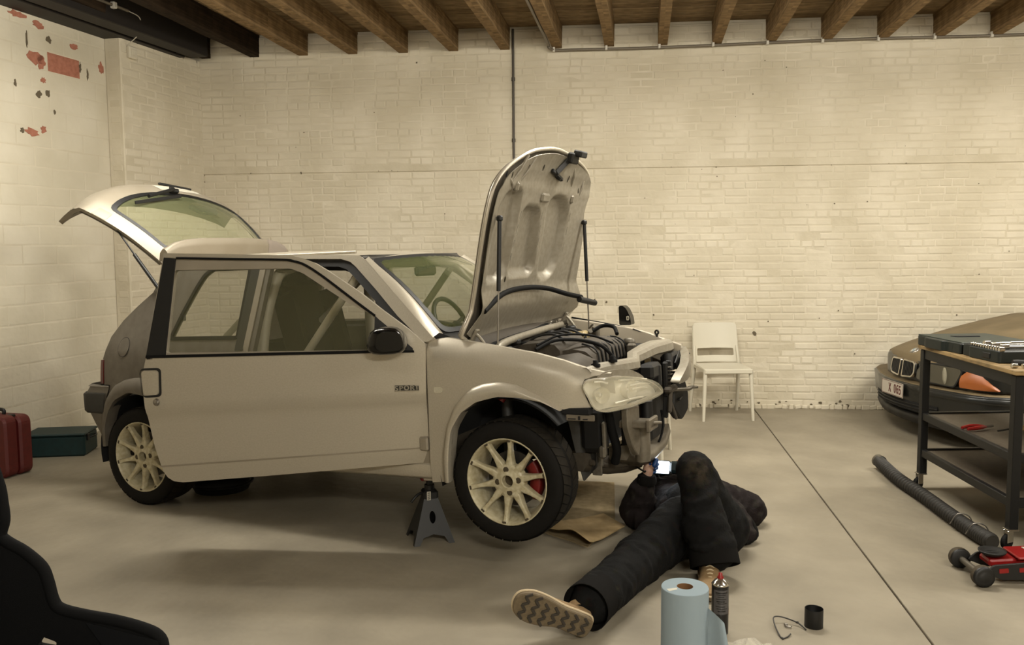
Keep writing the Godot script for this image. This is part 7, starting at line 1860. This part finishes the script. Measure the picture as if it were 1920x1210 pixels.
	shoe(o, off, V(0.888, 0.001, -3.86), V(-0.20, 0.0, 0.98), V(0, 1, 0))
	# tool in the right hand
	var t = thing("pliers", "blue handled pliers held up to the car in the working hand", "pliers", V(0.708, 0.347, -4.50))
	for s in [-1, 1]:
		b = MB.new(); b.tube(smooth([V(s * 0.010, -0.045, 0.0), V(s * 0.012, 0.0, 0.0), V(s * 0.004, 0.035, 0.0)], 4), 0.006, 8); part(t, "grip", b, M.glove)
		b = MB.new(); b.rod(V(s * 0.004, 0.03, 0), V(s * 0.003, 0.085, 0), 0.008, 0.008, 0.002); part(t, "jaw", b, M.steel)
	work_lamp()

func crease(f: Field, q: Array):      # a raised fold across the front of a sleeve or trouser leg: from, to, radii, place along it, slant
	var ax = (q[1] - q[0]).normalized(); var c = q[0].lerp(q[1], q[4]); var r = lerpf(q[2], q[3], q[4]) * 0.93
	var s = ax.cross(V(0, 0.7, 0.7)).normalized(); var u = s.cross(ax).normalized()
	if u.dot(V(0, 0.7, 0.7)) < 0: u = -u
	var last = Vector3.ZERO
	for k in 7:
		var a = lerpf(-1.25, 1.25, k / 6.0)
		var p = c + s * sin(a) * r + u * cos(a) * r + ax * (q[5] * 0.06 * sin(a) + 0.02 * cos(a * 2.0))
		if k > 0: f.bone(last, p, 0.015 * cos(a * 0.9) + 0.003, 0.015 * cos(a * 0.9) + 0.003, 0.014)
		last = p

func fingers(g: Field, palm: Vector3, up: Vector3, side: Vector3, thumb: float, grow: float, tips: bool):
	# four fingers side by side along `up`, curling round towards `side`; a thumb from the palm's edge
	var fw = up.cross(side).normalized()
	var lens = [0.068, 0.076, 0.071, 0.056]
	for k in 4:
		var base = palm + up * (0.030 - 0.0195 * k) - side * 0.012 * thumb + fw * 0.012
		var l = lens[k]
		var a = base + (side * 0.55 * thumb + fw * 0.85) * l * 0.42
		var c = a + (side * 1.0 * thumb - fw * 0.15) * l * 0.36
		var e = c + (side * 0.2 * thumb - fw * 1.0) * l * 0.30
		if not tips: g.bone(base, a, 0.0095, 0.0088, 0.004)
		g.bone(a, c, 0.0088 + grow, 0.0080 + grow, 0.003); g.bone(c, e, 0.0080 + grow, 0.0070 + grow, 0.003)
	var tb = palm - up * 0.006 + side * 0.012 * thumb
	var t1 = tb + (side * 0.7 * thumb + up * 0.55) * 0.036
	var t2 = t1 + (side * 0.2 * thumb + up * 0.9 + fw * 0.4) * 0.030
	if not tips: g.bone(tb, t1, 0.0125, 0.0105, 0.006)
	g.bone(t1, t2, 0.0105 + grow, 0.0085 + grow, 0.003)

func hand(b: MB, wrist: Vector3, palms: Array, up: Vector3, side: Vector3, thumb: float):
	up = up.normalized(); side = side.normalized()
	var c = palms[0]
	var g = Field.new(c.min(wrist) - Vector3.ONE * 0.11, c.max(wrist) + Vector3.ONE * 0.11, 0.0035)
	g.bone(wrist, c - up * 0.02, 0.026, 0.028, 0.012)
	for k in 4: g.bone(c - up * 0.025 + side * 0.004 * (k - 1.5), c + up * (0.030 - 0.0195 * k) - side * 0.012 * thumb, 0.014, 0.012, 0.008)
	fingers(g, c, up, side, thumb, 0.0, false)
	g.into(b)

func shoe(o, off, heel: Vector3, toe_dir: Vector3, up_hint: Vector3):
	# local: x towards the toe, y out of the sole, z across
	var x = toe_dir.normalized(); var z = x.cross(up_hint).normalized(); var y = z.cross(x)
	var xf = off * Transform3D(Basis(x, y, z), heel)
	var print_ := PackedVector2Array()
	for p in smooth2([-0.012, 0.0, 0.0, 0.033, 0.05, 0.036, 0.11, 0.034, 0.17, 0.047, 0.225, 0.05, 0.27, 0.036, 0.29, 0.006, 0.282, -0.026, 0.24, -0.044, 0.18, -0.045, 0.11, -0.035, 0.05, -0.034, 0.0, -0.03], 4): print_.append(p * Vector2(1.06, 1.3))
	var s = Node3D.new(); s.name = numbered(o, "shoe"); o.add_child(s, true)
	s.transform = xf
	var b = MB.new(); b.prism(print_, Transform3D(Basis(Vector3.RIGHT, Vector3.BACK, Vector3.DOWN), V(0, 0.024, 0)), 0.022, 0.004); part(s, "sole", b, M.sole)
	b = MB.new(); var ring = []
	for p in print_: ring.append(V(p.x * 1.004, 0.024, p.y * 1.01))
	ring.append(ring[0]); ring.append(ring[1]); b.tube(ring, 0.005, 8, false); part(s, "welt", b, M.shoe_line)
	for k in 7:      # zigzag tread bars under the sole
		var px = 0.008 + k * 0.041; b = MB.new(); var last = null
		for j in 7:
			var pz = -0.056 + j * 0.0187
			var pp = Vector2(px + (0.022 if j % 2 else 0.0), pz)
			if not Geometry2D.is_point_in_polygon(pp, print_): last = null; continue
			var q = V(pp.x, 0.0, pp.y)
			if last != null: b.rod(last, q, 0.006, 0.0105, 0.001)
			last = q
		if b.v.size() > 0: part(s, "tread_bar", b, M.sole_dark)
	b = MB.new(); var rows = []
	for q in [[-0.012, 0.02, 0.030, 0.085], [0.0, 0.034, 0.036, 0.10], [0.03, 0.037, 0.04, 0.105], [0.07, 0.036, 0.036, 0.10], [0.11, 0.037, 0.034, 0.088], [0.15, 0.042, 0.030, 0.074], [0.20, 0.048, 0.026, 0.058], [0.25, 0.042, 0.02, 0.045], [0.28, 0.02, 0.012, 0.034]]:
		var r = []
		for k in 13:
			var a = PI * k / 12.0
			r.append(V(q[0] * 1.06, 0.022 + (q[3] - 0.022) * pow(sin(a), 0.7), q[1] * 1.25 * cos(a)))
		rows.append(r)
	b.grid(rows); b.face(rows[0]); b.face(rows[8]); part(s, "upper", b, M.shoe)
	for k in 5:
		b = MB.new(); var px = 0.095 + k * 0.022; var h = lerp(0.097, 0.062, k / 4.0)
		b.tube(smooth([V(px, h - 0.012, -0.024), V(px + 0.004, h + 0.003, 0.0), V(px, h - 0.012, 0.024)], 4), 0.0035, 6); part(s, "lace", b, M.shoe_line)
	b = MB.new(); b.tube([V(0.03, 0.085, 0), V(0.034, 0.115, 0)], [0.042, 0.045], 20, false); b.tube([V(0.034, 0.115, 0), V(0.032, 0.095, 0)], [0.045, 0.034], 20, false); part(s, "ankle_collar", b, M.shoe)

func work_lamp():
	var o = thing("work_lamp", "lit cordless work lamp with a dark teal body resting on the person's chest", "lamp", V(0.816, 0.29, -4.70))
	var face = V(-0.30, 0.42, 0.86).normalized(); var x = V(0.94, -0.12, 0.0); x = (x - face * x.dot(face)).normalized(); var y = face.cross(x)
	o.transform.basis = Basis(x, y, face)
	var b = MB.new(); b.prism(rounded(rect2(-0.052, -0.042, 0.045, 0.036), 0.01), Transform3D(Basis(), V(0, 0, -0.02)), 0.022, 0.004); part(o, "lamp_head", b, M.lamp_teal)
	b = MB.new(); b.prism(rounded(rect2(-0.048, -0.037, 0.040, 0.031), 0.008), Transform3D(Basis(), V(0, 0, 0.0)), 0.006, 0.002); part(o, "light_panel", b, M.lamp_glow, Transform3D(), "glowing white panel")
	b = MB.new(); b.box(V(0.07, 0.0, -0.005), V(0.06, 0.066, 0.055), 0.014); b.box(V(0.105, -0.012, -0.02), V(0.04, 0.075, 0.06), 0.014); part(o, "battery_body", b, M.lamp_teal)
	b = MB.new(); b.tube(smooth([V(-0.02, -0.038, -0.012), V(-0.01, -0.062, -0.02), V(0.03, -0.06, -0.02), V(0.04, -0.036, -0.012)], 4), 0.004, 8); part(o, "hook", b, M.black_trim)
	var a = AreaLight3D.new(); a.name = "panel_light"; a.area_size = Vector2(0.086, 0.066); a.light_color = Color(0.92, 0.96, 1.0); a.light_energy = 0.035
	a.area_range = 8.0; a.area_attenuation = 2.0; a.shadow_enabled = true; a.position = V(-0.002, 0, 0.008); a.rotation.y = PI
	o.add_child(a)
